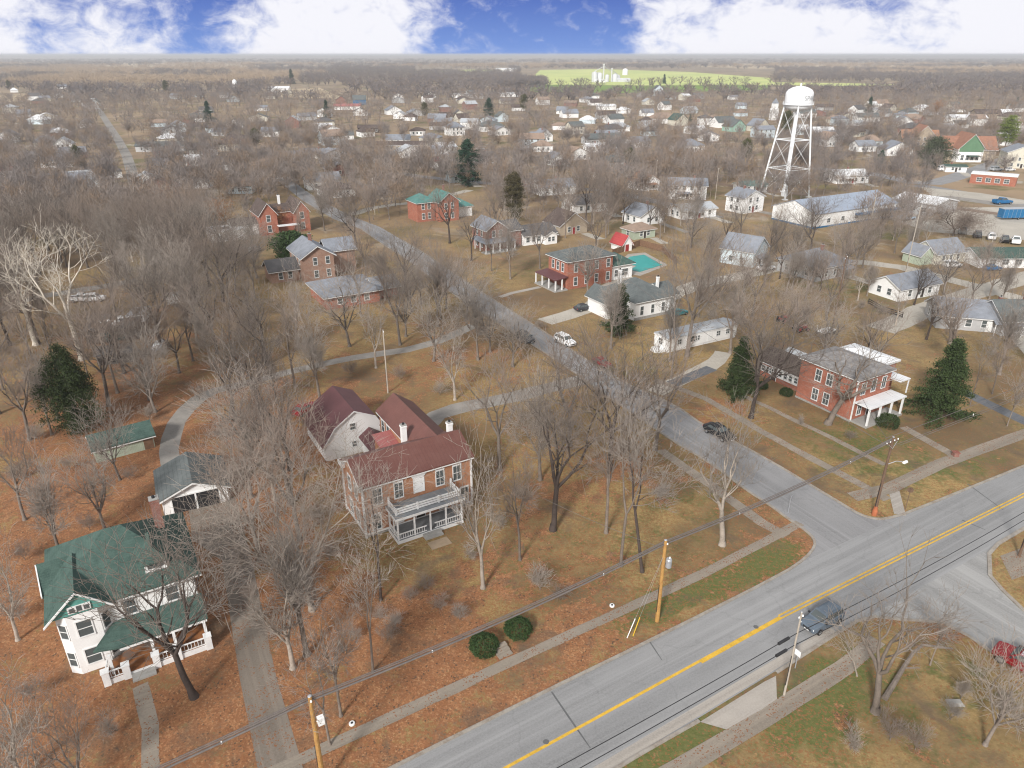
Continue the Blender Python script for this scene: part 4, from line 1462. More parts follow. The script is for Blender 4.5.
def railing(mb, a, b, z, h=.8, n=None):
    L = math.dist(a, b)
    n = n or max(2, int(L / .28))
    dx, dy = (b[0] - a[0]) / L, (b[1] - a[1]) / L
    for zz, t in ((z + .1, .035), (z + h, .05)):
        p = [(a[0] - dy * t, a[1] + dx * t), (b[0] - dy * t, b[1] + dx * t), (b[0] + dy * t, b[1] - dx * t), (a[0] + dy * t, a[1] - dx * t)]
        mb._hexa([(q[0], q[1], zz - t) for q in p[::-1]] + [(q[0], q[1], zz + t) for q in p[::-1]])
    for i in range(1, n):
        x, y = a[0] + (b[0] - a[0]) * i / n, a[1] + (b[1] - a[1]) * i / n
        post(mb, x, y, z + .1, z + h, .05)


# --- the brick house in the middle of the picture
A = house('brick_house', 'two-storey orange brick house with brown-red metal roof and white balcony porch', (-16.5, 67.1), 30.5,
          [(0, 0, 13.4, 6.7, 0, 6.9, 1.7, 'gx', None, 'roof_red'),
           (8.5, 3.6, 13.2, 17.0, 0, 6.75, 1.75, 'gy', None, 'roof_red_wing'),
           (6.3, 8.2, 8.45, 13.2, 0, 4.5, .9, 'shed', None, 'roof_pink'),
           (9.4, 17.1, 13.0, 20.5, 0, 3.6, 1.0, 'gy', None, 'roof_red_wing')], 'brick_orange', 'roof_red', ov=.35)
W0 = (0, 0, 13.4, 6.7)
for i, t in enumerate((.125, .315, .70, .865)):
    x, y = at_face(W0, 'S', t)
    window(A, x, y, 4.1, 'S', .95, 1.9, 'hood')
x, y = at_face(W0, 'S', .50)
door(A, x, y, 3.95, 'S', 1.2, 2.2, 'white_paint')
MB().box(x - .95, -.2, 6.3, x + .95, 0, 6.5).box(x - .8, -.14, 6.1, x + .8, 0, 6.3).build('lintel', M['trim'], A)
for t in (.10, .30, .72, .93):
    x, y = at_face(W0, 'S', t)
    window(A, x, y, .8, 'S', .95, 1.9, 'hood')
x, y = at_face(W0, 'S', .5)
door(A, x, y, .45, 'S', 1.1, 2.2)
windows(A, W0, 'W', 2, (.8, 4.1), .95, 1.8, 'hood')
windows(A, W0, 'E', 2, (.8, 4.1), .95, 1.8, 'hood')
windows(A, (8.5, 6.9, 13.2, 17.0), 'W', 2, (4.0,), .9, 1.7, ts=(.70, .88))
windows(A, (8.5, 6.9, 13.2, 17.0), 'E', 3, (.8, 4.0), .9, 1.7)
mb = MB()
for y in (-.03, 6.73):           # corner boards and water table
    for x in (-.03, 13.43):
        post(mb, x, y, 0, 6.65, .22)
mb.box(-.06, -.1, .35, 13.46, -.002, .55).box(-.1, -.1, .35, -.002, 6.8, .55)
mb.box(-.42, 5.6, 6.35, -.02, 7.05, 6.9).box(-.42, -.35, 6.35, -.02, .9, 6.9)
mb.build('corner_board', M['trim'], A)
MB().box(-.03, -.03, 0, 13.43, -.003, .34).box(-.03, 0, 0, -.003, 6.73, .34).build('foundation', M['stone'], A)
chimney(A, 8.15, 7.5, 6.0, 8.9, .62, 'white_paint')
chimney(A, 13.0, 4.6, 7.2, 9.3, .6, 'white_paint')
# its porch: floor, posts, flat roof that is the balcony floor, rails
mb = MB()
mb.box(2.6, -3.0, 0, 10.8, -.12, .42)
mb.build('porch_base', M['trim'], A)
mb = MB().box(2.65, -2.95, .42, 10.75, -.12, .46)
mb.build('porch_floor', M['deck'], A)
mb = MB()
for x in (2.75, 4.75, 6.7, 8.65, 10.65):
    post(mb, x, -2.85, .46, 3.2, .17)
for x in (2.75, 10.65):
    post(mb, x, -.3, .46, 3.2, .17)
    post(mb, x, -1.6, .46, 3.2, .10)
mb.build('porch_post', M['trim'], A)
mb = MB()
for a, b in (((2.75, -2.85), (4.75, -2.85)), ((4.75, -2.85), (6.2, -2.85)), ((8.65, -2.85), (10.65, -2.85)), ((7.2, -2.85), (8.65, -2.85)), ((2.75, -2.8), (2.75, -.3)), ((10.65, -2.8), (10.65, -.3))):
    railing(mb, a, b, .46, .75)
mb.build('porch_railing', M['trim'], A)
mb = MB().box(2.4, -3.2, 3.2, 11.0, -.12, 3.5)
mb.build('porch_cornice', M['trim'], A)
MB().box(2.45, -3.15, 3.5, 10.95, -.12, 3.56).build('balcony_floor', M['deck'], A)
mb = MB()
for x in (2.8, 5.4, 8.0, 10.6):
    post(mb, x, -2.5, 3.56, 4.45, .2)
for x in (2.8, 10.6):
    post(mb, x, -.35, 3.56, 4.75, .2)
for a, b in (((2.8, -2.5), (10.6, -2.5)), ((2.8, -2.5), (2.8, -.35)), ((10.6, -2.5), (10.6, -.35))):
    for zz in (3.72, 4.02, 4.32):
        L = math.dist(a, b)
        nx, ny = -(b[1] - a[1]) / L * .05, (b[0] - a[0]) / L * .05
        p = [(a[0] - nx, a[1] - ny), (b[0] - nx, b[1] - ny), (b[0] + nx, b[1] + ny), (a[0] + nx, a[1] + ny)]
        mb._hexa([(q[0], q[1], zz - .08) for q in p] + [(q[0], q[1], zz + .08) for q in p])
mb.build('balcony_railing', M['trim'], A)
MB().box(5.6, -3.9, 0, 7.8, -3.0, .2).box(5.6, -3.45, .2, 7.8, -3.0, .38).build('step', M['concrete'], A)
x = LOC((-16.5, 67.1), 30.5, 6.7, -5.1)
tag(MB().box(-1.2, -.7, 0, 1.2, .7, .06).build('ground_slab', m_noise('tan_stone_slab', (.33, .25, .17), .2, 2), None, loc=(x[0], x[1], 0), rz=R(30.5)), 'tan flat slab on the leaves before the brick house porch', 'slab')

# --- white barn garage beside it
BN = empty('gambrel_barn', (-16.5, 67.1, 0), R(30.5), 'white barn-like garage with maroon roof behind the orange brick house', 'garage')
x0, x1, y0, y1 = 1.2, 9.4, 18.9, 27.6
prof = [(x0, 2.6), (x0 + 1.5, 4.7), (5.6, 6.6), (x1 - .9, 5.2), (x1, 3.6)]
mb = MB()
mb.face([(x0, y0, 0), (x1, y0, 0)] + [(p[0], y0, p[1]) for p in prof[::-1]])
mb.face([(x1, y1, 0), (x0, y1, 0)] + [(p[0], y1, p[1]) for p in prof])
mb.face([(x0, y1, 0), (x0, y0, 0), (x0, y0, 2.6), (x0, y1, 2.6)])
mb.face([(x1, y0, 0), (x1, y1, 0), (x1, y1, 3.6), (x1, y0, 3.6)])
mb.build('wall', M['white'], BN)
mb = MB()
pr = [(x0 - .35, 2.1)] + prof[1:-1] + [(x1 + .3, 3.2)]
for p, q in zip(pr[:-1], pr[1:]):
    mb.slab([(p[0], y0 - .3, p[1] + .1), (q[0], y0 - .3, q[1] + .1), (q[0], y1 + .3, q[1] + .1), (p[0], y1 + .3, p[1] + .1)], .14)
mb.build('roof', M['roof_maroon'], BN)
mb = MB()
for p, q in zip(pr[:-1], pr[1:]):
    rake(mb, (p[0], y0 - .31, p[1] - .06), (q[0], y0 - .31, q[1] - .06), .05, .18)
mb.build('trim', M['trim'], BN)
window(BN, 5.3, y0, 3.8, 'S', .75, .9)
window(BN, 5.3, y0, 1.2, 'S', .6, .8)
PLOTS.append((-25, 87, 8))
LT = house('lean_to_shed', 'small maroon-roofed lean-to between the white barn and the brick house', (-16.5, 67.1), 30.5, [(6.2, 13.4, 8.7, 18.4, 0, 2.7, .9, 'gy')], 'white', 'roof_maroon', ov=.3, cat='shed')
window(LT, 7.4, 13.4, 1.0, 'S', .6, .8)

# --- the white house with green roof at lower left
B = empty('white_house', (-39.3, 47.0, 0), R(30.5), 'large white two-storey house with green hip roof, brick chimney and leaf-strewn front porch', 'house')
PLOTS.append((-37, 54, 9))
mb = MB()
ZE = 6.4
mb.box(.45, .5, 0, 11.6, 10.5, ZE)
# two-storey bay with canted corners under the front gable
bay = [(.45, .6), (.45, .35), (1.25, -.35), (3.7, -.35), (4.5, .45), (4.5, .6)]
for p, q in zip(bay[:-1], bay[1:]):
    mb.face([(p[0], p[1], 0), (q[0], q[1], 0), (q[0], q[1], ZE), (p[0], p[1], ZE)])
mb.build('wall', M['white'], B)
mb = MB()
roof(mb, (.35, .45, 11.7, 10.6, 0, ZE, 3.9, 'h'), .55, .2)
roof(mb, (.05, -.25, 4.9, 5.6, 0, ZE, 2.3, 'gy'), .35, .18, ends=(1, 0))
roof(mb, (-.1, 4.3, 5.0, 7.6, 0, ZE, 1.9, 'gx'), .35, .18, ends=(1, 0))
rf = mb.build('roof', M['shingle_green'], B)
mb = MB()
mb.face([(.05, -.36, ZE + .05), (4.9, -.36, ZE + .05), (2.475, -.36, ZE + 2.25)])
mb.build('gable', M['teal_panel'], B)
mb = MB()
rake(mb, (-.35, -.62, ZE - .28), (2.475, -.62, ZE + 2.3), .05, .2)
rake(mb, (5.3, -.62, ZE - .28), (2.475, -.62, ZE + 2.3), .05, .2)
rake(mb, (-.47, 3.9, ZE - .2), (-.47, 5.95, ZE + 1.9), .05, .2)
rake(mb, (-.47, 8.0, ZE - .2), (-.47, 5.95, ZE + 1.9), .05, .2)
for a in ((5.1, -.13, 12.25, -.07), (12.2, -.05, 12.26, 11.1), (-.2, 8.1, -.14, 11.1)):
    mb.box(a[0], a[1], ZE - .2, a[2], a[3], ZE - .04)
mb.box(.43, .4, 3.05, 11.62, .49, 3.2)
mb.build('trim', M['trim'], B)
mb = MB()
mb.face([(-.36, 7.6, ZE + .05), (-.36, 4.3, ZE + .05), (-.36, 5.95, ZE + 1.85)])
mb.build('gable', M['white_paint'], B)
# triple gable light
mb = MB()
mb.box(1.6, -.45, ZE + .25, 3.35, -.37, ZE + .95)
g = mb.build('window', M['trim'], B)
mb = MB()
for i in range(3):
    mb.box(1.72 + i * .55, -.47, ZE + .35, 2.12 + i * .55, -.452, ZE + (.9 if i == 1 else .8))
mb.build('pane', M['glass'], g)
# front dormer with hip roof
mb = MB().box(7.9, 1.1, 7.0, 9.7, 4.2, 8.35)
dm = mb.build('dormer', M['white_paint'], B)
MB().box(8.15, 1.06, 7.7, 9.45, 1.098, 8.15).build('pane', M['glass'], dm)
mb = MB()
roof(mb, (7.9, 1.1, 9.7, 5.4, 0, 8.35, 1.0, 'h'), .3, .1)
mb.build('roof', M['shingle_green'], dm)
chimney(B, 9.9, 6.9, 8.2, 11.4, .8, 'brick_dark')
for x, y, fc in ((2.45, -.35, 'S'),):
    for z in (.9, 4.0):
        window(B, x, y, z, fc, 1.1, 1.6, 'sash')
for z in (.9, 4.0):
    for cx, cy, an in ((.85, .0, -41), (4.1, .05, 45)):
        a_, b_ = win_mesh(.7, 1.5, 'sash', 'trim')
        o = link('window', a_, B, (cx, cy, z), R(an))
        link('pane', b_, o)
windows(B, (.45, .5, 11.6, 10.5), 'S', 2, (4.1,), 1.0, 1.5, ts=(.50, .82))
windows(B, (.45, .5, 11.6, 10.5), 'S', 2, (.9,), 1.0, 1.5, ts=(.55, .88))
door(B, 8.1, .5, .5, 'S', 1.0, 2.1)
windows(B, (.45, .5, 11.6, 10.5), 'W', 3, (.9, 4.1), 1.0, 1.6)
windows(B, (.45, .5, 11.6, 10.5), 'E', 3, (.9, 4.1), 1.0, 1.6)
mb = MB()
mb.slab([(2.9, -2.9, .5), (11.5, -2.9, .5), (11.5, .4, .5), (5.2, .4, .5), (3.4, -.6, .5)], .5)
mb.build('porch_base', M['trim'], B)
fl = NT('leaf_covered_boards')
lv = fl.voro(3.0)
fl_m = fl.done(fl.mix(fl.rng(fl.noise(1.1, 4), .35, .5), (.16, .12, .10), fl.mix(fl.rng(lv, 0, 1), (.34, .14, .05), (.2, .08, .035))), .9)
MB().slab([(3.0, -2.8, .56), (11.4, -2.8, .56), (11.4, .35, .56), (5.3, .35, .56), (3.5, -.6, .56)], .05).build('porch_floor', fl_m, B)
mb = MB()
mb.slab([(4.6, -2.2, 3.0), (11.9, -2.2, 3.0), (11.9, .48, 3.9), (5.2, .48, 3.9)], .16)
mb.slab([(2.6, -1.6, 3.0), (4.6, -2.2, 3.0), (5.2, .48, 3.9), (4.4, .2, 3.9)], .16)
mb.build('porch_roof', M['shingle_green'], B)
mb = MB()
mb.box(4.6, -2.2, 2.6, 11.8, -2.05, 2.83).box(11.65, -2.04, 2.6, 11.8, .45, 2.83)
for x, y in ((11.5, -2.2), (8.9, -2.2), (7.1, -2.2), (3.7, -2.3)):
    post(mb, x, y, .5, 2.62, .24)
mb.build('porch_post', M['trim'], B)
for x, y in ((11.5, -2.75), (8.9, -2.75), (7.1, -2.75), (4.7, -2.75), (3.1, -2.75)):
    mb = MB()
    mb.box(x - .28, y - .28, 0, x + .28, y + .28, 1.45)
    mb.box(x - .34, y - .34, 1.45, x + .34, y + .34, 1.55)
    mb.build('porch_pier', M['white_paint'], B)
mb = MB()
for a, b in (((3.2, -2.75), (4.7, -2.75)), ((8.9, -2.75), (11.5, -2.75)), ((11.5, -2.7), (11.5, .4)), ((7.1, -2.75), (8.9, -2.75)), ((3.1, -2.7), (3.5, -.6))):
    railing(mb, a, b, .5, .8)
mb.build('porch_railing', M['trim'], B)
MB().box(5.0, -3.3, 0, 6.9, -2.9, .34).box(5.0, -3.7, 0, 6.9, -3.3, .17).build('step', M['concrete'], B)

# --- two-car garage and green-roofed shed behind it
Cg = house('white_garage', 'white two-car garage with dark open doorway and slate grey gable roof', (-41.1, 71.8), 27, [(-.4, -.3, 6.9, 6.8, 0, 2.4, 1.5, 'gy')], 'white', 'shingle_slate', ov=.5, cat='garage')
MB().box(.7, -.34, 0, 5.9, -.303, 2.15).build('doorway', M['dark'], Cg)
MB().box(.55, -.42, 0, .7, -.3, 2.3).box(5.9, -.42, 0, 6.05, -.3, 2.3).box(.7, -.42, 2.15, 5.9, -.3, 2.3).box(3.2, -.40, 0, 3.4, -.345, 2.15).build('door_frame', M['trim'], Cg)
Sh = house('garden_shed', 'long pale green shed with dark green roof behind the white garage', (-55.8, 83.6), 36, [(0, 0, 7.3, 4.6, 0, 2.1, 1.1, 'gx')], 'pale_green', 'shingle_green', ov=.35, cat='shed')
MB().box(2.8, -.05, 1.35, 3.7, -.003, 1.65).build('window', M['trim'], Sh)
MB().box(6.0, -.04, 0, 7.2, -.003, 1.95).build('door', M['wood_brown'], Sh)
dk = house('dark_shed', 'small dark shed with black roof in the red-brown yard at the left', G(98, 366), 20, [(0, 0, 5.6, 4.2, 0, 2.0, .8, 'gx')], 'dark_wood', 'shingle_dark', ov=.3, cat='shed', trim=False)
MB().box(2.2, -.05, 0, 3.2, -.003, 1.8).build('door', M['dark'], dk)

# --- red brick house at the corner across the side street
O = house('red_brick_house', 'red brick two-storey corner house with white columned porch and grey hip roof', (50.5, 95.5), 30.5,
          [(0, 0, 8.0, 10.0, 0, 6.9, 1.5, 'h', None, 'shingle_mottled'),
           (8.2, 2.5, 13.0, 10.0, 0, 6.4, .7, 'h', None, 'roof_white'),
           (1.9, 10.2, 7.0, 19.4, 0, 3.0, 1.6, 'gy', None, 'shingle_brown'),
           (7.2, 11.5, 10.5, 19.0, 0, 2.8, .8, 'gy', None, 'roof_metal')], 'brick_red', 'shingle_dark', ov=.4)
WO = (0, 0, 8, 10)
windows(O, WO, 'W', 2, (1.0, 4.2), .95, 1.8, 'grid', ts=(.46, .66))
windows(O, WO, 'S', 3, (4.2,), .9, 1.8, 'grid', ts=(.2, .5, .8))
windows(O, WO, 'S', 2, (.9,), .9, 1.8, 'grid', ts=(.2, .8))
door(O, 4.0, 0, .3, 'S', 1.0, 2.1)
WG = (1.9, 10.2, 7.0, 19.4)
windows(O, WG, 'W', 2, (1.1,), 1.5, .9, 'grid', ts=(.75, .86))
MB().box(1.78, 11.2, .9, 1.897, 15.6, 2.5).build('bay_panel', M['white_paint'], O)
for i in range(4):
    window(O, 1.78, 11.7 + i * 1.05, 1.3, 'W', .6, .9)
door(O, 1.9, 16.2, .1, 'W')
mb = MB().box(.1, -2.7, 3.1, 8.7, -.02, 3.3)
mb.build('porch_roof', M['roof_white'], O)
mb = MB()
for x in (.4, 3.0, 5.7, 8.4):
    post(mb, x, -2.4, .3, 3.1, .24)
mb.build('porch_column', M['trim'], O)
MB().box(.1, -2.6, 0, 8.7, -.02, .3).build('porch_base', M['concrete'], O)
MB().box(8.1, -1.6, 5.2, 10.6, 1.6, 5.35).box(10.4, -1.5, 2.9, 10.55, -1.35, 5.2).build('side_canopy', M['roof_white'], O)
mb = MB()
mb.box(-.05, -.05, 0, -.003, 10.05, .3).box(-.05, -.05, 0, 8.05, -.003, .3)
mb.build('foundation', M['stone'], O)
mb = MB()
post(mb, -.05, -.05, .31, 6.6, .16)
mb.build('downpipe', M['trim'], O)

# --- tan-brick house with blue-grey roofs and a low annex, left of the side street
F = house('tan_brick_house', 'tan-brick gabled house with blue-grey roofs among the trees', (-49.5, 169), 30.5,
          [(-1, -1.2, 6.6, 10.5, 0, 6.3, 2.3, 'gy', 'brick_tan', 'shingle_grey'),
           (6.8, 3.5, 13.5, 10.0, 0, 6.0, 2.0, 'gx', 'brick_tan', 'shingle_grey'),
           (-8.0, 2.0, -1.2, 8.2, 0, 3.2, 1.8, 'gx', 'brick_tan', 'shingle_dark')], 'brick_tan', 'shingle_grey', ov=.6)
windows(F, (-1, -1.2, 6.6, 10.5), 'S', 2, (.9, 4.0), .9, 1.7, ts=(.4, .8))
windows(F, (-1, -1.2, 6.6, 10.5), 'W', 3, (4.0,), .9, 1.7)
windows(F, (-8.0, 2, -1.2, 8.2), 'S', 2, (.8,), .9, 1.5)
chimney(F, 3, 5, 8, 10.2, .7)
F2 = house('low_annex', 'low wide blue-grey hip-roofed building in front of the tan-brick gabled house', (G(352, 306)), 30.5,
           [(-5.5, 0, 6.5, 12, 0, 2.9, 2.2, 'h', 'brick_red', 'shingle_grey'), (6.7, 2, 11.5, 9, 0, 2.7, 1.4, 'gx', 'brick_red', 'shingle_grey')], 'brick_red', 'shingle_grey', ov=.8, cat='building')
windows(F2, (-5.5, 0, 6.5, 12), 'S', 3, (.9,), 1.0, 1.2)

# --- red brick houses farther up the side street
Gh = house('twin_gable_house', 'red brick house with two steep white-edged front gables', G(262, 236), 30.5,
           [(0, 0, 5.2, 11, 0, 6.4, 3.2, 'gy'), (10.4, 0, 15.0, 11, 0, 6.4, 3.0, 'gy'), (5.3, 2.5, 10.3, 11, 0, 6.3, 1.6, 'gx'), (-7.5, 3, -.2, 9, 0, 3.4, 1.4, 'gx', 'white', 'shingle_brown')],
           'brick_red', 'shingle_brown', ov=.4)
windows(Gh, (0, 0, 5.2, 11), 'S', 1, (.9, 4.0), 1.1, 1.9)
windows(Gh, (10.4, 0, 15.0, 11), 'S', 1, (.9, 4.0), 1.1, 1.9)
windows(Gh, (-7.5, 3, -.2, 9), 'S', 2, (1.0,), .9, 1.2)
MB().box(4.8, -2.2, 2.6, 11.2, -.05, 2.8).build('porch_roof', M['roof_white'], Gh)
chimney(Gh, 7.8, 6.5, 7, 10.5, .7, 'white_paint')
Hh = house('white_flat_building', 'low white flat-roofed building left of the twin-gabled brick house', G(212, 243), 30.5, [(0, 0, 10, 8, 0, 3.0, 0, 'flat', 'white', 'roof_white')], 'white', 'roof_white', ov=.15, cat='building')
MB().box(2, 2, 3.17, 6, 4.5, 3.35).build('roof_panel', M['shingle_brown'], Hh)
Ih = house('teal_roof_house', 'red brick two-storey house under a teal hip roof', G(440, 222), 30.5,
           [(0, 0, 7, 9, 0, 6.6, 2.6, 'gy', 'brick_red', 'shingle_teal'), (-6.5, 3, -.2, 11, 0, 6.2, 2.2, 'h', 'brick_red', 'shingle_teal'), (7.2, 4, 14, 11, 0, 3.4, 2.2, 'h', 'white', 'shingle_teal')], 'brick_red', 'shingle_teal', ov=.5)
windows(Ih, (0, 0, 7, 9), 'S', 2, (.9, 4.0), .9, 1.8)
windows(Ih, (0, 0, 7, 9), 'E', 2, (.9, 4.0), .9, 1.8)
windows(Ih, (-6.5, 3, -.2, 11), 'S', 2, (.9, 4.0), .9, 1.8)
chimney(Ih, 4, 5, 8, 11)
Jh = house('dark_brick_house', 'dark red brick house with grey roof and white columned porch', G(487, 252), 30.5,
           [(0, 0, 6.5, 8.5, 0, 6.2, 2.2, 'gy', 'brick_dark', 'shingle_grey'), (6.7, 1.5, 12, 9, 0, 5.0, 2.0, 'gx', 'brick_dark', 'shingle_dark')], 'brick_dark', 'shingle_grey', ov=.5)
windows(Jh, (0, 0, 6.5, 8.5), 'S', 2, (3.9,), .9, 1.7)
windows(Jh, (0, 0, 6.5, 8.5), 'W', 2, (.8, 3.9), .9, 1.7)
mb = MB()
mb.slab([(-1.8, -2.6, 2.9), (8, -2.6, 2.9), (7.2, -.05, 3.6), (-1.0, -.05, 3.6)], .15)
mb.slab([(-1.8, 6, 2.9), (-1.8, -2.6, 2.9), (-.05, -.9, 3.55), (-.05, 6, 3.55)], .15)
mb.build('porch_roof', M['shingle_grey'], Jh)
mb = MB()
for x, y in ((-1.6, -2.4), (.6, -2.4), (2.8, -2.4), (5.2, -2.4), (7.6, -2.4), (-1.6, 1), (-1.6, 4)):
    post(mb, x, y, .3, 2.9, .2)
mb.build('porch_column', M['trim'], Jh)
MB().box(-1.8, -2.6, 0, 8, -.05, .3).build('porch_base', M['concrete'], Jh)
J2 = house('low_white_house', 'low white house with brown-grey roof between two brick houses', G(524, 246), 30.5, [(0, 0, 11, 8, 0, 3.0, 2.0, 'gx'), (6, -2, 10, -.1, 0, 2.8, 1, 'gy')], 'white', 'shingle_dark')
windows(J2, (0, 0, 11, 8), 'S', 3, (.9,), 1.1, 1.3, ts=(.12, .3, .46))
windows(J2, (6, -2, 10, -.1), 'S', 2, (.9,), .9, 1.2)
K = house('brick_pool_house', 'tall red brick house with slate roof and white front porch beside the teal pool', (G(567, 290)), 30.5,
          [(0, 0, 13, 8, 0, 6.8, 1.8, 'h', 'brick_red', 'shingle_slate'), (13.2, 1, 20, 7.5, 0, 3.6, 2.2, 'h', 'white', 'shingle_green')], 'brick_red', 'shingle_slate', ov=.6)
windows(K, (0, 0, 13, 8), 'S', 4, (.8, 4.0), .9, 1.9, ts=(.18, .42, .64, .9))
windows(K, (0, 0, 13, 8), 'W', 3, (4.0,), .9, 1.9)
windows(K, (13.2, 1, 20, 7.5), 'S', 2, (.8,), 1.8, 1.6)
mb = MB().slab([(-3.6, -.4, 2.9), (-.05, -.4, 3.3), (-.05, 8.4, 3.3), (-3.6, 8.4, 2.9)], .18)
mb.build('porch_roof', M['roof_maroon'], K)
mb = MB()
for y in (-.2, 2.6, 5.4, 8.2):
    post(mb, -3.4, y, .3, 2.9, .26)
post(mb, -1.6, -.2, .3, 3.0, .26)
mb.build('porch_column', M['trim'], K)
MB().box(-3.7, -.4, 0, -.05, 8.4, .3).build('porch_base', M['concrete'], K)
Mh = house('white_hip_house', 'white house with wide slate-grey hip roof behind the mobile home', G(634, 321), 30.5,
           [(0, 0, 9.5, 11, 0, 4.0, 3.0, 'h'), (-4.2, 3.5, -.2, 10.5, 0, 3.8, 1.8, 'gy'), (9.7, 2, 13, 9, 0, 3.6, 1.6, 'gx')], 'white', 'shingle_slate', ov=.55)
windows(Mh, (0, 0, 9.5, 11), 'S', 3, (1.0,), .8, 1.8, ts=(.2, .5, .8))
windows(Mh, (0, 0, 9.5, 11), 'W', 2, (1.0,), .8, 1.8)
chimney(Mh, 2.2, 8.2, 5.5, 8.6, .6, 'white_paint')
chimney(Mh, 8.4, 3.2, 5.0, 7.4, .5, 'white_paint')
MB().box(-.1, -.1, 0, 9.6, -.003, .6).build('foundation', M['stone'], Mh)
Nh = house('mobile_home', 'long white mobile home with flat grey roof', G(667, 353), 28.5, [(0, 0, 17, 3.9, .45, 2.75, .3, 'gx', 'white', 'roof_metal')], 'white', 'roof_metal', ov=.12, cat='mobile home')
windows(Nh, (0, 0, 17, 3.9), 'S', 4, (1.25,), .9, .9, 'grid', ts=(.16, .42, .72, .86))
window(Nh, 6.2, 0, 1.15, 'S', 1.5, 1.1, 'grid')
window(Nh, 0, 2.0, 1.15, 'W', 1.1, 1.1, 'grid')
door(Nh, 10.2, 0, .45, 'S', .85, 1.9, 'white_paint')
MB().box(.1, .1, 0, 16.9, 3.8, .448).build('skirting', M['trim'], Nh)
MB().box(-1.4, .6, 0, -.05, 2.8, .55).box(-1.9, .9, 0, -1.4, 2.5, .28).build('step', M['trim'], Nh)
# playhouse, pool and its fence
Ph = house('playhouse', 'little white playhouse with a bright red gable roof by the pool', G(622, 252), 30.5, [(0, 0, 3.4, 5.0, 0, 2.2, 2.2, 'gy', 'white', 'roof_bright_red')], 'white', 'roof_bright_red', ov=.4, cat='playhouse')
MB().box(1.1, -.06, 0, 2.3, -.004, 1.9).build('door', M['playred'], Ph)
pool = PL((622, 263), (630, 257), (644, 255), (662, 265), (640, 272), (630, 270), (637, 266))
deck = PL((616, 265), (628, 254), (645, 252.5), (668, 265), (640, 276), (624, 273))
sheet('pool_deck', deck, M['apron'], .02)
po = MB().slab([(p[0], p[1], .12) for p in pool], .08).build('swimming_pool', M['pool_cover'])
tag(po, 'teal L-shaped covered swimming pool behind the brick house', 'pool')
MB().slab([(p[0], p[1], .10) for p in [(q[0] * 1.0, q[1]) for q in offset(pool + [pool[0]], -.35)[:-1]]], .06).build('coping', M['apron'], po)
mb = MB()
pf = resample(PL((612, 256), (640, 246), (662, 252), (676, 264)), 2.4)
for a, b in zip(pf[:-1], pf[1:]):
    d = unit((b[0] - a[0], b[1] - a[1], 0))
    n_ = (-d[1] * .03, d[0] * .03)
    mb._hexa([(a[0] - n_[0], a[1] - n_[1], .1), (b[0] - n_[0], b[1] - n_[1], .1), (b[0] + n_[0], b[1] + n_[1], .1), (a[0] + n_[0], a[1] + n_[1], .1),
              (a[0] - n_[0], a[1] - n_[1], 1.8), (b[0] - n_[0], b[1] - n_[1], 1.8), (b[0] + n_[0], b[1] + n_[1], 1.8), (a[0] + n_[0], a[1] + n_[1], 1.8)])
fo = mb.build('wood_fence', M['wood_brown'])
tag(fo, 'brown board fence around the back of the pool', 'fence')
mb = MB()
for p in pf:
    post(mb, p[0], p[1], 0, 2.0, .14)
mb.build('fence_post', M['wood_brown'], fo)

# --- larger town buildings
Q = empty('metal_hall', (*G(813, 229), 0), R(29), 'long white metal hall with blue-grey roof and blue base stripe', 'hall')
# long hall: gable end faces left-front, ridge runs away to the right
x0, x1, y0, y1 = 0, 40.0, 0, 17.0
b = (x0, y0, x1, y1, 0, 4.6, 3.0, 'gx')
mb = MB(); walls(mb, b); mb.build('wall', M['white'], Q)
mb = MB(); roof(mb, b, .3, .15); mb.build('roof', M['roof_bluegrey'], Q)
MB().box(x0 - .04, y0 - .04, 0, x1 + .04, y0 - .003, .5).box(x0 - .04, y0, 0, x0 - .003, y1, .5).build('base_stripe', M['blue_paint'], Q)
MB().box(19.0, y0 - 1.8, 2.6, x1 + .5, y0 - .05, 3.1).build('awning', M['blue_paint'], Q)
windows(Q, (x0, y0, x1, y1), 'S', 5, (1.4,), 1.4, 1.3, 'grid')
door(Q, x0, 8, .05, 'W', 3.0, 3.0, 'white_paint')
for tx in (5, 20, 35):
    PLOTS.append((Q.location[0] + tx * .86 - 8 * .5, Q.location[1] + tx * .5 + 8 * .86, 11))
Q2 = house('white_roof_store', 'long low building with a white metal roof behind the parking lot', G(891, 210), -57, [(0, 0, 15, 14, 0, 4.2, 1.4, 'gx', 'grey_siding', 'roof_white')], 'grey_siding', 'roof_white', ov=.4, cat='store')
windows(Q2, (0, 0, 15, 14), 'S', 3, (1.2,), 1.8, 1.4, 'grid')
Rh = house('green_gable_house', 'pale grey-green house with grey gable roof below the parked cars', G(935, 265), 20, [(0, 0, 10, 8, 0, 3.0, 2.6, 'gx', 'cream', 'shingle_grey'), (-4.5, 1, -.2, 6.5, 0, 2.8, 2.0, 'gy', 'pale_green', 'shingle_grey')], 'cream', 'shingle_grey', ov=.4)
windows(Rh, (0, 0, 10, 8), 'S', 3, (1,), .9, 1.3)
R2 = house('carport_building', 'long low building with dark green roof and white front beside the grey gable house', G(978, 268), 0, [(0, 0, 20, 9, 0, 2.8, 1.5, 'gx', 'white', 'shingle_green')], 'white', 'shingle_green', ov=.5, cat='building')
windows(R2, (0, 0, 20, 9), 'S', 5, (.9,), 1.6, 1.4, 'grid')
T = house('red_brick_store', 'single-storey red brick store with white flat roof near the right edge', G(969, 183), -36, [(0, 0, 16.5, 9, 0, 4.0, .3, 'gx', 'brick_red', 'roof_white')], 'brick_red', 'roof_white', ov=.15, cat='store')
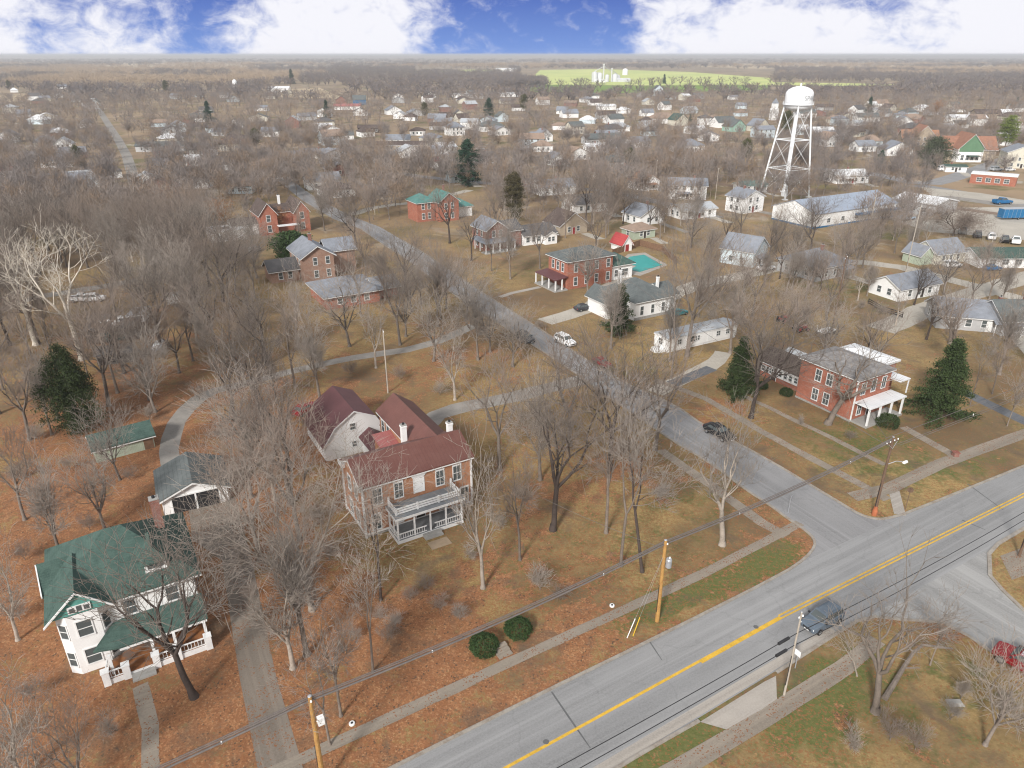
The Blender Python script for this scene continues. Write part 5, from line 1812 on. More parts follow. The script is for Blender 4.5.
windows(T, (0, 0, 16.5, 9), 'S', 4, (1.0,), 1.8, 1.6, 'grid')
Uc = house('green_gable_church', 'white building with brown roof and a tall green front gable', G(956, 162), -6,
           [(0, 0, 12, 15, 0, 7.0, 6.6, 'gy', 'white', 'shingle_redbrown'), (-4, 6, 21, 17, 0, 6.0, 5.5, 'gx', 'tan_siding', 'shingle_redbrown')], 'white', 'shingle_redbrown', ov=.7, cat='church')
mb = MB()
mb.face([(.2, -.15, 5.0), (11.8, -.15, 5.0), (11.8, -.15, 7.0), (6.0, -.15, 13.3), (.2, -.15, 7.0)])
mb.build('gable', m_lines('green_gable_shingle', (.12, .22, .13), .3, .7), Uc)
windows(Uc, (0, 0, 12, 15), 'S', 4, (1.0,), 1.3, 2.4, 'grid')
mb = MB().box(4.5, -3, 3.0, 9.5, -.05, 3.4)
mb.build('porch_roof', M['shingle_green'], Uc)
U2 = house('brown_gable_building', 'large brown-roofed house with a dark front gable left of the green-gabled church', G(912, 147), -10, [(0, 0, 12, 14, 0, 6, 6, 'gy', 'tan_siding', 'shingle_redbrown'), (-5, 4, 15, 13, 0, 5, 4.0, 'gx', 'tan_siding', 'shingle_orange')], 'tan_siding', 'shingle_redbrown', ov=.6)
windows(U2, (0, 0, 12, 14), 'S', 3, (1, 3.8), 1.2, 1.6)

# --- smaller houses: pixel of the front left corner, width, depth, eave, rise, ridge, walls, roof, turn, label
HOUSES = [
    (742, 214, 10, 8, 5.4, 2.2, 'gy', 'white', 'shingle_grey', 30.5, 'white two-storey house with grey roof at the left end of the metal hall'),
    (752, 268, 9, 9, 4.2, 3.0, 'gy', 'pale_blue', 'shingle_grey', 50, 'pale blue gabled house standing alone in the brown brush'),
    (816, 282, 13, 12, 3.2, 3.0, 'h', 'grey_siding', 'shingle_grey', 30.5, 'grey house with a broad dark grey hip roof below the metal hall'),
    (898, 302, 13, 8, 3.0, 2.0, 'gx', 'white', 'shingle_grey', 25, 'low white house with a row of windows behind the dark forked tree'),
    (935, 328, 17, 9, 3.0, 2.2, 'gx', 'grey_siding', 'shingle_grey', -15, 'long grey ranch house with light grey roof'),
    (1000, 336, 14, 9, 3.4, 2.6, 'gx', 'grey_siding', 'shingle_slate', 0, 'grey house with slate-blue roof at the right edge'),
    (640, 226, 10, 9, 3.2, 2.6, 'gy', 'white', 'shingle_grey', 30.5, 'white house with pale grey roof behind the teal pool'),
    (634, 240, 8, 6, 2.6, 1.6, 'h', 'pale_green', 'shingle_tan', 30.5, 'small green garage with tan hip roof right behind the playhouse'),
    (682, 220, 14, 8, 3.0, 1.4, 'gx', 'white', 'roof_metal', 25, 'long shed with a shiny pale metal roof'),
    (668, 199, 14, 8, 5.4, 2.0, 'gx', 'white', 'shingle_grey', -8, 'white two-storey house with a long front porch beside the orange-roofed bungalow'),
    (642, 191, 9, 9, 3.4, 2.6, 'gy', 'white', 'shingle_orange', 30.5, 'white bungalow with orange-brown roof right of the dark-roofed gable'),
    (594, 180, 11, 9, 3.4, 2.6, 'h', 'white', 'shingle_redbrown', 25, 'white house with red-brown hip roof in front of the dark round bush'),
    (622, 182, 9, 9, 3.6, 2.6, 'gy', 'cream', 'shingle_dark', 30.5, 'cream house with dark roof between two orange-roofed houses'),
    (574, 214, 14, 9, 3.2, 2.4, 'gx', 'white', 'shingle_dark', 25, 'white house with dark hip roof and bay front across from the pool'),
    (560, 236, 10, 9, 3.2, 3.4, 'gy', 'tan_siding', 'shingle_brown', 30.5, 'brown-roofed house partly hidden behind the slate-roofed brick house'),
    (742, 193, 11, 7, 2.8, 1.2, 'gx', 'white', 'shingle_teal', 15, 'low white shed with teal-grey roof left of the water tower legs'),
    (420, 168, 9, 7, 3.2, 1.6, 'gx', 'white', 'roof_bright_red', 10, 'small white house with a bright red roof left of the tall green cedar'),
    (436, 160, 8, 8, 3.4, 3.2, 'gy', 'white', 'shingle_grey', 40, 'white gable-fronted house behind the bright red roof'),
    (478, 164, 10, 9, 3.2, 2.0, 'gx', 'white', 'shingle_dark', 20, 'white house with blue-black roof right of the tall green cedar'),
    (520, 186, 9, 7, 3.0, 1.4, 'gx', 'brick_red', 'shingle_dark', 25, 'small red brick garage right of the brown-leaved tree'),
    (450, 183, 11, 7, 3.0, 1.6, 'gx', 'pale_blue', 'shingle_slate', 20, 'pale blue low house behind the teal-roofed brick house'),
    (41, 168, 14, 10, 3.2, 2.6, 'h', 'white', 'shingle_grey', 15, 'white house with wide grey hip roof in the far left trees'),
    (0, 177, 12, 8, 3.0, 2.2, 'gx', 'white', 'roof_bright_red', 10, 'low house with faded red roof at the left edge'),
    (0, 143, 9, 8, 4.5, 2.6, 'gy', 'white', 'shingle_grey', 10, 'white gabled house at the left edge above the faded red roof'),
    (80, 128, 8, 8, 3.6, 2.8, 'gy', 'white', 'shingle_grey', 20, 'white gabled house just left of the far straight street'),
    (90, 106, 9, 9, 4.0, 3.0, 'gy', 'pale_blue', 'shingle_slate', 10, 'blue-grey house at the top end of the far straight street'),
    (136, 152, 26, 9, 3.2, 1.8, 'gx', 'grey_siding', 'shingle_slate', 8, 'long grey building beside the far straight street'),
    (190, 156, 14, 10, 3.4, 2.4, 'gx', 'white', 'shingle_dark', 20, 'white house with dark roof right of the long grey building'),
    (178, 166, 10, 8, 3.0, 1.8, 'gx', 'white', 'roof_white', 10, 'small white-roofed house in front of the dark-roofed white house'),
    (134, 188, 9, 8, 3.2, 2.4, 'gy', 'white', 'roof_metal', 20, 'white shed with metal roof in the left woods'),
    (262, 137, 11, 8, 3.6, 2.2, 'gx', 'white', 'shingle_grey', 10, 'white house with grey roof behind the left olive tree'),
    (300, 159, 22, 8, 3.0, 1.8, 'gx', 'white', 'shingle_grey', 8, 'long white ranch house in the trees above the twin gables'),
    (312, 132, 14, 9, 3.2, 2.2, 'gx', 'white', 'roof_white', 12, 'house with a bright white roof below the long red roof'),
    (334, 110, 26, 12, 3.4, 2.0, 'gx', 'white', 'roof_pink', 8, 'long building with a faded pink-red roof'),
    (353, 105, 14, 12, 5.5, 4.0, 'gx', 'blue_paint', 'shingle_slate', 10, 'blue barn with dark slate roof beside the pink-red roof'),
    (336, 104, 12, 10, 4.5, 3.5, 'gy', 'brick_dark', 'shingle_dark', 10, 'dark red barn left of the blue barn'),
    (358, 133, 16, 9, 3.4, 1.6, 'gx', 'dark_wood', 'shingle_brown', 8, 'dark open-fronted shed below the pink-red roof'),
    (388, 115, 13, 11, 4.0, 3.4, 'gy', 'white', 'shingle_grey', 25, 'bright white gabled house in the open tan ground'),
    (375, 151, 28, 9, 3.2, 1.6, 'gx', 'tan_siding', 'shingle_brown', 5, 'long brown-roofed building behind bare trees'),
    (425, 98, 14, 11, 4.0, 3.4, 'gy', 'white', 'shingle_slate', 15, 'white house with slate gable near the dark tree belt'),
    (436, 127, 13, 9, 3.4, 2.4, 'gx', 'white', 'shingle_grey', 20, 'white house with grey roof in the middle of the far town'),
    (482, 132, 17, 11, 3.6, 3.2, 'h', 'white', 'shingle_slate', 20, 'white house with large slate hip roof near the dark spruce'),
    (498, 122, 9, 9, 4.2, 3.4, 'gy', 'pale_blue', 'shingle_slate', 20, 'pale blue gable-fronted house right of the large slate hip roof'),
    (452, 98, 34, 14, 4.0, 1.2, 'gx', 'white', 'roof_white', 3, 'long white commercial building at the far edge of town'),
    (500, 97, 30, 14, 4.0, 1.2, 'gx', 'white', 'roof_white', 3, 'second long white commercial building nearer the dark green tree'),
    (532, 141, 9, 8, 3.4, 1.8, 'gx', 'white', 'shingle_grey', 20, 'low white house left of the white gable'),
    (540, 142, 9, 9, 3.8, 3.6, 'gy', 'white', 'shingle_grey', 25, 'white gable-fronted house left of a bare twisted tree'),
    (588, 145, 25, 10, 3.4, 2.6, 'gx', 'grey_siding', 'shingle_slate', 20, 'long blue-grey roofed house in the middle of town'),
    (588, 153, 13, 8, 3.2, 1.6, 'gx', 'white', 'roof_white', 15, 'small house with white roof in front of the long blue-grey roof'),
    (598, 110, 18, 10, 3.6, 1.6, 'gx', 'white', 'roof_white', 5, 'white flat-topped building below the grain elevator'),
    (598, 119, 16, 10, 3.6, 2.4, 'gx', 'grey_siding', 'shingle_brown', 10, 'brown-grey house below the white flat-topped building'),
    (610, 124, 13, 11, 3.8, 3.2, 'gx', 'white', 'shingle_slate', 25, 'white house with slate roof right of the brown-grey house'),
    (604, 135, 16, 10, 3.6, 3.0, 'h', 'white', 'shingle_dark', 20, 'white house with dark hip roof above the long blue-grey roof'),
    (632, 148, 12, 9, 3.4, 2.4, 'gx', 'white', 'shingle_grey', 20, 'white house with grey roof behind the round dark bush'),
    (655, 124, 20, 12, 4.0, 4.0, 'h', 'white', 'shingle_tan', 20, 'big house with pale tan hip roof in the far trees'),
    (676, 126, 11, 11, 4.4, 4.2, 'gy', 'cream', 'shingle_green', 25, 'cream house with steep green-grey gable in the far trees'),
    (678, 153, 17, 11, 3.4, 3.2, 'h', 'white', 'shingle_grey', 20, 'white house with tall pale grey hip roof left of the playground'),
    (688, 134, 13, 7, 3.4, 1.6, 'gx', 'white', 'roof_white', 15, 'small white-roofed house right of the green-grey gable'),
    (718, 128, 16, 11, 4.0, 3.6, 'gx', 'white', 'shingle_slate', 20, 'white house with slate roof left of the pointed teal gable'),
    (732, 132, 12, 11, 3.6, 4.4, 'gy', 'mint', 'shingle_slate', 25, 'teal house with a pointed white-edged gable'),
    (757, 132, 11, 11, 4.0, 4.4, 'gy', 'cream', 'shingle_grey', 25, 'cream gable-fronted house left of the water tower tank legs'),
    (692, 166, 12, 8, 3.2, 2.2, 'gx', 'white', 'shingle_tan', 20, 'white house with tan roof above the white two-storey house'),
    (552, 166, 9, 8, 3.4, 2.6, 'gy', 'white', 'shingle_grey', 25, 'small white gable left of the red-brown hip roof'),
    (540, 196, 15, 9, 3.2, 2.2, 'gx', 'white', 'shingle_grey', 20, 'low white house with pale roof above the slate-roofed brick house'),
    (858, 122, 18, 10, 3.8, 2.8, 'gx', 'white', 'shingle_slate', 5, 'white house with slate roof beside the dark spruce right of the tower'),
    (896, 127, 12, 11, 4.0, 3.6, 'gy', 'white', 'shingle_grey', -10, 'white gabled house above the brown front gable'),
    (826, 147, 11, 10, 4.4, 3.6, 'gy', 'white', 'shingle_tan', 20, 'white house with tan gable right of the water tower'),
    (886, 156, 14, 11, 3.6, 3.6, 'gy', 'white', 'shingle_grey', 0, 'white house with grey gable in front of the brown-roofed house'),
    (858, 152, 11, 9, 3.4, 2.4, 'gx', 'white', 'shingle_grey', 10, 'small white house left of the grey-gabled white house'),
    (836, 184, 15, 10, 3.4, 1.8, 'gx', 'white', 'roof_white', 10, 'white shed with bright white roof behind the metal hall'),
    (950, 123, 28, 12, 4.0, 2.0, 'gx', 'white', 'roof_white', -5, 'long white-roofed building at the upper right edge of town'),
    (936, 132, 14, 9, 3.4, 2.0, 'gx', 'white', 'roof_metal', -5, 'small pale-roofed house below the long white roof'),
    (975, 119, 20, 11, 4.5, 3.0, 'gx', 'tan_siding', 'shingle_brown', -8, 'tan house with brown roof at the upper right'),
    (1006, 133, 12, 11, 5.0, 4.0, 'gy', 'white', 'shingle_grey', -10, 'white gabled house at the upper right edge'),
    (1004, 168, 14, 11, 7.5, 3.0, 'gy', 'cream', 'shingle_grey', -15, 'tall cream house at the right edge above the brick store'),
    (945, 172, 9, 6, 2.6, .6, 'gx', 'white', 'shingle_green', -10, 'green-roofed carport below the church'),
    (268, 92, 30, 14, 5.0, 2.4, 'gx', 'white', 'roof_white', 5, 'white shed on the open hillside near the far green tree'),
    (496, 71.5, 66, 24, 8, 2, 'gx', 'white', 'roof_white', 3, 'long white shed far away at the field edge'),
    (220, 98, 10, 8, 3.6, 2.6, 'gx', 'white', 'shingle_grey', 10, 'white house in the far woods right of the dark green tree'),
    (1010, 112, 16, 11, 4, 3, 'gx', 'white', 'shingle_slate', -10, 'white house with slate roof at the far right treeline'),
    (800, 118, 16, 11, 4, 3, 'gx', 'white', 'shingle_slate', 15, 'white house with slate roof just right of the tank'),
    (563, 118, 14, 10, 3.8, 3, 'gx', 'white', 'shingle_grey', 15, 'white house with grey roof among trees left of the brown-grey house'),
    (655, 96, 10, 10, 9, 4, 'gy', 'pale_blue', 'shingle_slate', 10, 'tall pale blue building at the near edge of the field'),
]
rn = random.Random(5)
dist_ = lambda p: math.hypot(p[0], p[1])
for (px, py, w, d, ze, rise, kind, wm, rm, rot, label) in HOUSES:
    loc = G(px, py)
    dist = math.hypot(*loc)
    if 120 < dist_(loc) < 420:
        a_, b_ = LOC(loc, rot, w * .85, -.6), LOC(loc, rot, w * .85 + rn.uniform(-2, 3), -rn.uniform(8, 15))
        ribbon('driveway', [a_, b_], rn.uniform(2.4, 3.6), M[rn.choice(('gravel_pale', 'gravel_pale', 'gravel'))], rn.uniform(.026, .036), 0, .15)
    o = house('house', label, loc, rot, [(0, 0, w, d, 0, ze, rise, kind)], wm, rm, ov=.45, trim=dist < 450)
    if dist < 560:
        two = ze > 5
        n = max(2, int(w / 3.4))
        for fc, m in (('S', n), ('W', max(1, int(d / 4))), ('E', max(1, int(d / 4)))):
            windows(o, (0, 0, w, d), fc, m, (.9, 3.6) if two else (.9,), 1.0, 1.4)
        door(o, w * .5 + (.9 if n % 2 else 0), 0, .1, 'S', .95, 2.0, rn.choice(('dark_wood', 'white_paint', 'playred')))
        if rn.random() < .5:
            chimney(o, w * rn.uniform(.3, .7), d * rn.uniform(.4, .6), ze + rise * .5, ze + rise + 1.0, .6)
        if rn.random() < .55 and dist < 450:
            pw = min(w * .6, 5)
            x = rn.uniform(.2, w - pw - .2)
            mb = MB().slab([(x, -2.0, 2.4), (x + pw, -2.0, 2.4), (x + pw, -.03, 2.85), (x, -.03, 2.85)], .12)
            mb.build('porch_roof', M[rm], o)
            mb = MB()
            for q in (x + .15, x + pw - .15):
                post(mb, q, -1.85, 0, 2.4, .15)
            mb.build('porch_post', M['trim'], o)
# white church tower left of the water tower
x, y = G(773, 120)
t = empty('church_steeple', (x, y, 0), R(20), 'slim white steeple left of the water tower', 'steeple')
mb = MB().box(-2.5, -2.5, 0, 2.5, 2.5, 9).box(-1.9, -1.9, 9, 1.9, 1.9, 13)
mb.build('tower', M['white_paint'], t)
MB().frustum(-2.1, -2.1, 2.1, 2.1, 13, -.05, -.05, .05, .05, 17).build('spire', M['shingle_grey'], t)
x, y = G(236, 92)
t = empty('white_silo', (x, y, 0), 0, 'tall white silo alone in the far left woods', 'silo')
MB().lathe((0, 0, 0), [(3, 0), (3, 14), (2.2, 16), (0, 17)], 14).build('shell', M['tank_white'], t, smooth=True)
MB().tube((3.1, 0, 0), (3.1, 0, 14), .25, n=6).build('chute', M['steel'], t)
# small houses half lost in the far trees: each stands clear of the others
FARH = []
rn = random.Random(77)
tries = 0
spots = [(G(h[0], h[1])) for h in HOUSES]
while len(FARH) < 175 and tries < 4000:
    tries += 1
    px = rn.choice((rn.uniform(0, 330), rn.uniform(330, 760), rn.uniform(380, 700), rn.uniform(790, 1010), rn.uniform(0, 330)))
    py = rn.uniform(88, 200) if px < 330 else (rn.uniform(96, 170) if px < 760 else rn.uniform(105, 150))
    x, y = G(px, py)
    if any(math.dist((x, y), s) < 15 + y * .008 for s in spots) or (95 < px < 150) or math.dist((x, y), (104, 282)) < 30:
        continue
    spots.append((x, y))
    two = rn.random() < .25
    w, d = rn.uniform(9, 15), rn.uniform(7.5, 10)
    b = (0, 0, w, d, 0, 5.2 if two else rn.uniform(2.9, 3.6), rn.uniform(1.8, 3.4), rn.choice(('gx', 'gx', 'gy', 'h')))
    wm = rn.choice(('white', 'white', 'white', 'cream', 'grey_siding', 'pale_blue', 'brick_dark'))
    rm = rn.choice(('shingle_grey', 'shingle_grey', 'shingle_slate', 'shingle_dark', 'shingle_brown', 'roof_metal', 'roof_white', 'shingle_tan'))
    o = house('house', None, (x, y), rn.choice((30.5, 30.5, 15, 5, -10)) + rn.uniform(-4, 4), [b], wm, rm, ov=.45, trim=False)
    if y < 520:
        windows(o, b, 'S', 3, (.9, 3.4) if two else (.9,), 1.0, 1.4)
        windows(o, b, 'W', 2, (.9,), 1.0, 1.4)
    FARH.append((o, ('two-storey ' if two else 'small ') + {'white': 'white', 'cream': 'cream', 'grey_siding': 'grey', 'pale_blue': 'pale blue', 'brick_dark': 'brick'}[wm] + ' house, ' + {'shingle_grey': 'grey', 'shingle_slate': 'slate', 'shingle_dark': 'black', 'shingle_brown': 'brown', 'roof_metal': 'metal', 'roof_white': 'white', 'shingle_tan': 'tan'}[rm] + '-roofed,'))
# ------------------------------------------------------------------ vehicles
PAINT = {}


def paint(name, c):
    if name not in PAINT:
        k = NT(name + '_car_paint')
        PAINT[name] = k.done(k.mix(k.rng(k.noise(1.5, 3), .4, .65), c, sc(c, .82)), .25)
    return PAINT[name]


COLORS = {'slate': (.12, .15, .185), 'white': (.78, .78, .78), 'black': (.018, .019, .022), 'charcoal': (.05, .053, .06), 'red': (.25, .015, .02), 'silver': (.45, .47, .49), 'blue': (.02, .13, .30), 'paleblue': (.35, .48, .6), 'tan': (.4, .34, .25), 'teal': (.03, .2, .22)}


def loft(mb, rings):
    n = len(rings[0])
    k = len(mb.v)
    for r in rings:
        mb.v += [tuple(p) for p in r]
    for s in range(len(rings) - 1):
        for i in range(n):
            j = (i + 1) % n
            mb.f.append((k + s * n + i, k + s * n + j, k + (s + 1) * n + j, k + (s + 1) * n + i))
            mb.mi.append(mb.cur)
    mb.f.append(tuple(range(k + n - 1, k - 1, -1)))
    mb.f.append(tuple(range(k + (len(rings) - 1) * n, k + len(rings) * n)))
    mb.mi += [mb.cur] * 2


# body stations along x (front is +x): x, half width, underside, belt height
BODY = {
    'suv': [(2.30, .62, .48, .80), (2.22, .80, .34, .92), (1.7, .90, .28, 1.02), (.95, .93, .26, 1.08), (0, .95, .26, 1.10), (-1.2, .95, .26, 1.12), (-2.05, .92, .30, 1.14), (-2.30, .84, .42, 1.10), (-2.35, .74, .55, 1.0)],
    'car': [(2.25, .58, .42, .66), (2.15, .78, .30, .76), (1.6, .87, .24, .86), (.85, .90, .22, .92), (0, .91, .22, .95), (-1.1, .91, .22, .97), (-1.9, .88, .26, .98), (-2.25, .80, .36, .92), (-2.32, .68, .5, .8)],
    'pickup': [(2.7, .7, .5, .86), (2.6, .88, .38, .98), (2.0, .96, .32, 1.08), (1.2, .98, .3, 1.12), (0, .98, .3, 1.12), (-.5, .98, .3, 1.12), (-1.6, .98, .3, 1.12), (-2.6, .97, .36, 1.12), (-2.68, .94, .5, 1.1)],
    'van': [(2.5, .75, .45, .95), (2.4, .9, .35, 1.1), (2.0, .97, .3, 1.25), (1.2, .98, .28, 1.28), (0, .98, .28, 1.28), (-1.4, .98, .28, 1.28), (-2.4, .97, .32, 1.28), (-2.5, .9, .45, 1.26)],
}
# cabin: (x bottom front, x top front, x top rear, x bottom rear, roof height)
CAB = {'suv': (1.05, .35, -1.85, -2.25, 1.72), 'car': (.85, .15, -1.15, -1.85, 1.42), 'pickup': (1.05, .35, -.85, -1.05, 1.78), 'van': (1.6, 1.1, -2.3, -2.45, 2.05)}


def make_vehicle(kind, col, loc, rz, label, cat=None, group=None, scale=1.0, lower=None, simple=False, body_roof=None):
    cat = cat or {'suv': 'suv', 'car': 'car', 'pickup': 'pickup truck', 'van': 'van'}[kind]
    o = empty({'suv': 'parked_suv', 'car': 'parked_car', 'pickup': 'pickup_truck', 'van': 'parked_van'}[kind], loc, R(rz), label, cat, group)
    o.scale = (scale,) * 3
    st = BODY[kind]
    mb = MB()
    rings = []
    for x, hw, zb, zt in st:
        rings.append([(x, -hw * .86, zb), (x, -hw, zb + .12), (x, -hw, (zb + zt) * .52), (x, -hw * .97, zt - .05), (x, -hw * .88, zt), (x, hw * .88, zt), (x, hw * .97, zt - .05), (x, hw, (zb + zt) * .52), (x, hw, zb + .12), (x, hw * .86, zb)])
    loft(mb, rings)
    xf, xtf, xtr, xr, zr = CAB[kind]
    zb = min(s[3] for s in st[3:6]) - .03
    wb, wt = st[4][1] * .9, st[4][1] * .72
    mb.frustum(xr, -wb, xf, wb, zb, xtr, -wt, xtf, wt, zr)
    mb.frustum(xtr, -wt, xtf, wt, zr, xtr + .08, -wt + .07, xtf - .08, wt - .07, zr + .035)
    if kind == 'pickup':        # load bed
        mb.cur = 1
        mb.box(-2.55, -.82, 1.105, -1.12, .82, 1.13)
        mb.cur = 0
        for y0, y1 in ((-.96, -.82), (.82, .96)):
            mb.box(-2.6, y0, 1.1, -1.1, y1, 1.32)
        mb.box(-2.66, -.96, .6, -2.56, .96, 1.32)
    elif kind == 'suv':
        for s in (-1, 1):
            mb.box(xtr + .2, s * (wt - .12) - .02, zr + .05, xtf - .1, s * (wt - .12) + .02, zr + .085)
    mb.build('body', (paint(col, COLORS[col]), M['plastic']), o)
    if lower:
        lb = MB()
        for s in (-1, 1):
            lb._hexa([(-2.2, s * .955 - .012, .35), (2.0, s * .925 - .012, .35), (2.0, s * .925 + .012, .35), (-2.2, s * .955 + .012, .35),
                      (-2.2, s * .955 - .012, .85), (2.0, s * .93 - .012, .82), (2.0, s * .93 + .012, .82), (-2.2, s * .955 + .012, .85)])
        lb.build('side_panel', paint(lower, COLORS[lower]), o)
    if body_roof:
        MB().frustum(xtr - .02, -wt - .02, xtf + .02, wt + .02, zr - .05, xtr + .08, -wt + .05, xtf - .08, wt - .05, zr + .05).build('roof', paint(body_roof, COLORS[body_roof]), o)
    # glass

    def lerp(a, b, t): return a + (b - a) * t
    gl = MB()

    def pane(pts, off):
        gl.face([add(p, off) for p in pts])
    z0, z1 = zb + .10, zr - .08
    t0, t1 = (z0 - zb) / (zr - zb), (z1 - zb) / (zr - zb)

    def P3(x_b, x_t, w_s, t): return (lerp(x_b, x_t, t), w_s * lerp(wb, wt, t), lerp(zb, zr, t))
    f = [P3(xf, xtf, s, t) for s, t in ((-.9, t0), (.9, t0), (.86, t1), (-.86, t1))]
    pane(f, (.012, 0, .012))
    b = [P3(xr, xtr, s, t) for s, t in ((.88, t0), (-.88, t0), (-.84, t1), (.84, t1))]
    pane(b, (-.014, 0, .008))
    segs = {'suv': (.06, .40, .44, .70, .74, .95), 'car': (.08, .48, .52, .92), 'pickup': (.08, .52, .56, .93), 'van': (.05, .28, .34, .60, .66, .95)}[kind]
    for s in (-1, 1):
        for u0, u1 in zip(segs[::2], segs[1::2]):
            q = []
            for u, t in ((u0, t0), (u1, t0), (u1, t1), (u0, t1)):
                q.append((lerp(lerp(xf, xr, u), lerp(xtf, xtr, u), t), s * lerp(wb, wt, t), lerp(zb, zr, t)))
            pane(q if s > 0 else q[::-1], (0, s * .013, .006))
    gl.build('window', M['glass'], o)
    wr = .36 if kind in ('suv', 'pickup', 'van') else .32
    wx = {'suv': (1.45, -1.45), 'car': (1.40, -1.40), 'pickup': (1.75, -1.75), 'van': (1.6, -1.6)}[kind]
    for x in wx:
        for s in (-1, 1):
            y = s * st[4][1]
            w = MB().tube((x, y - .16 * s, wr), (x, y + .03 * s, wr), wr, n=14).build('wheel', M['rubber'], o)
            MB().tube((x, y + .031 * s, wr), (x, y + .045 * s, wr), wr * .6, n=10).build('rim', M['rim'], w)
    if not simple:
        for s in (-1, 1):
            x, hw, zb_, zt_ = st[1]
            MB().box(x - .10, s * hw * .72 - .18, zt_ - .24, x + .045, s * hw * .72 + .18, zt_ - .07).build('headlight', M['lamp'], o)
            x, hw, zb_, zt_ = st[-2]
            MB().box(x - .06, s * hw * .86 - .10, zt_ - .32, x + .06, s * hw * .86 + .10, zt_ - .06).build('tail_light', M['tail'], o)
            MB().box(xf - .32, s * (st[3][1] + .09) - .09, zb + .05, xf - .18, s * (st[3][1] + .09) + .09, zb + .2).build('mirror', M['plastic'], o)
        x = st[0][0]
        MB().box(x - .02, -.45, st[0][2] + .05, x + .02, .45, st[0][3] - .08).build('grille', M['plastic'], o)
        MB().box(x - .03, -.26, st[0][2] - .02, x + .045, .26, st[0][2] + .045).build('number_plate', M['white_paint'], o)
    return o


def veh(kind, col, px, py, rz, label, **k):
    x, y = G(px, py)
    zz = {819: .0}.get(px, 0.0)
    return make_vehicle(kind, col, (x, y, .02), rz, label, **k)


veh('suv', 'slate', 821, 624, 211, 'slate-blue SUV driving on the main road past the yellow line', scale=.97)
veh('suv', 'red', 1022, 668, 128, 'red SUV with a silver roof at the right edge of the concrete street', body_roof='silver', scale=1.05)
veh('car', 'black', 719, 436, 300, 'black car on the side street near the corner', scale=1.1)
veh('suv', 'white', 565, 344, 305, 'white SUV parked on the side street', scale=1.05)
veh('suv', 'charcoal', 525, 341, 305, 'dark SUV standing behind the white SUV on the side street', scale=1.0)
veh('car', 'red', 602, 365, 305, 'small red car at the side of the street before the white SUV', scale=.85)
veh('car', 'red', 306, 412, 60, 'bright red car half hidden beside the maroon-roofed barn', scale=1.0)
veh('pickup', 'white', 83, 301, 20, 'white pickup at the left, under the sycamore')
veh('suv', 'white', 95, 301, 15, 'white SUV parked just right of the white pickup')
veh('suv', 'silver', 255, 252, 80, 'silver car near the low white flat-roofed building')
veh('car', 'charcoal', 584, 310, 30, 'dark car in the drive of the slate-roofed brick house')
veh('car', 'teal', 678, 315, 30, 'teal car beside the white slate-hipped house')
VG = 'vehicles parked in a row at the gravel lot'
for kd, co, px, py, lb in (('pickup', 'silver', 962, 233, 'silver pickup, first of the parked row right of the big oak'), ('suv', 'charcoal', 977, 237, 'dark SUV, second of the parked row right of the big oak'),
                           ('suv', 'white', 991, 239, 'white SUV in the middle of the parked row'), ('suv', 'black', 1004, 242, 'black car, fourth of the parked row right of the big oak'), ('pickup', 'white', 1015, 243, 'white pickup at the right end of the parked row')):
    veh(kd, co, px, py, 60, lb, group=VG, simple=True, scale=1.15)
veh('pickup', 'paleblue', 906, 220, 20, 'pale blue pickup in front of the white-roofed store', simple=True, scale=1.15)
veh('pickup', 'blue', 1002, 204, 10, 'blue and white truck on the gravel near the right edge', simple=True, scale=1.3)
veh('car', 'black', 735, 208, 20, 'black car on the road left of the white two-storey house', simple=True, scale=1.1)
veh('car', 'white', 766, 270, 20, 'white car in front of the pale blue gabled house', simple=True, scale=1.1)
veh('van', 'white', 944, 171, 0, 'white van under the trees below the church', simple=True, scale=1.2)
veh('suv', 'silver', 996, 171, 10, 'silver SUV left of the tall cream house', simple=True, scale=1.2)
veh('car', 'white', 1009, 171, 10, 'white car behind the red brick store', simple=True, scale=1.2)
veh('suv', 'white', 832, 262, 30, 'white SUV beside the grey hip-roofed house', simple=True)
veh('car', 'white', 480, 150, 10, 'white car near the blue-black roofed house', simple=True, scale=1.2)
veh('suv', 'white', 952, 267, 10, 'white SUV in the carport drive below the parked row', simple=True)
veh('car', 'blue', 992, 270, 10, 'blue car in front of the dark green roofed building', simple=True)
veh('car', 'silver', 100, 320, 30, 'silver car among the junk left of the white box trailers', simple=True)

# box trailers and a boat in the left yard, blue lorry trailer at the lot
def trailer(px, py, rz, label, L=5.0, W=2.2, H=2.3, mat='white_paint'):
    x, y = G(px, py)
    o = empty('box_trailer', (x, y, 0), R(rz), label, 'trailer')
    MB().box(-L / 2, -W / 2, .7, L / 2, W / 2, .7 + H).build('body', M[mat], o)
    mb = MB()
    for i in range(9):
        xx = -L / 2 + .3 + i * (L - .6) / 8
        mb.box(xx - .03, -W / 2 - .02, .75, xx + .03, -W / 2 - .002, .65 + H)
    mb.box(-L / 2 - .03, -W / 2 - .03, .7 + H - .1, L / 2 + .03, W / 2 + .03, .7 + H + .04)
    mb.build('frame', M['steel'], o)
    MB().box(L / 2, -.06, .55, L / 2 + 1.4, .06, .68).build('drawbar', M['plastic'], o)
    for s in (-1, 1):
        w = MB().tube((-.3, s * (W / 2 - .1), .36), (-.3, s * (W / 2 + .1), .36), .36, n=12).build('wheel', M['rubber'], o)
        MB().tube((-.3, s * (W / 2 + .101), .36), (-.3, s * (W / 2 + .12), .36), .2, n=8).build('rim', M['rim'], w)
    return o


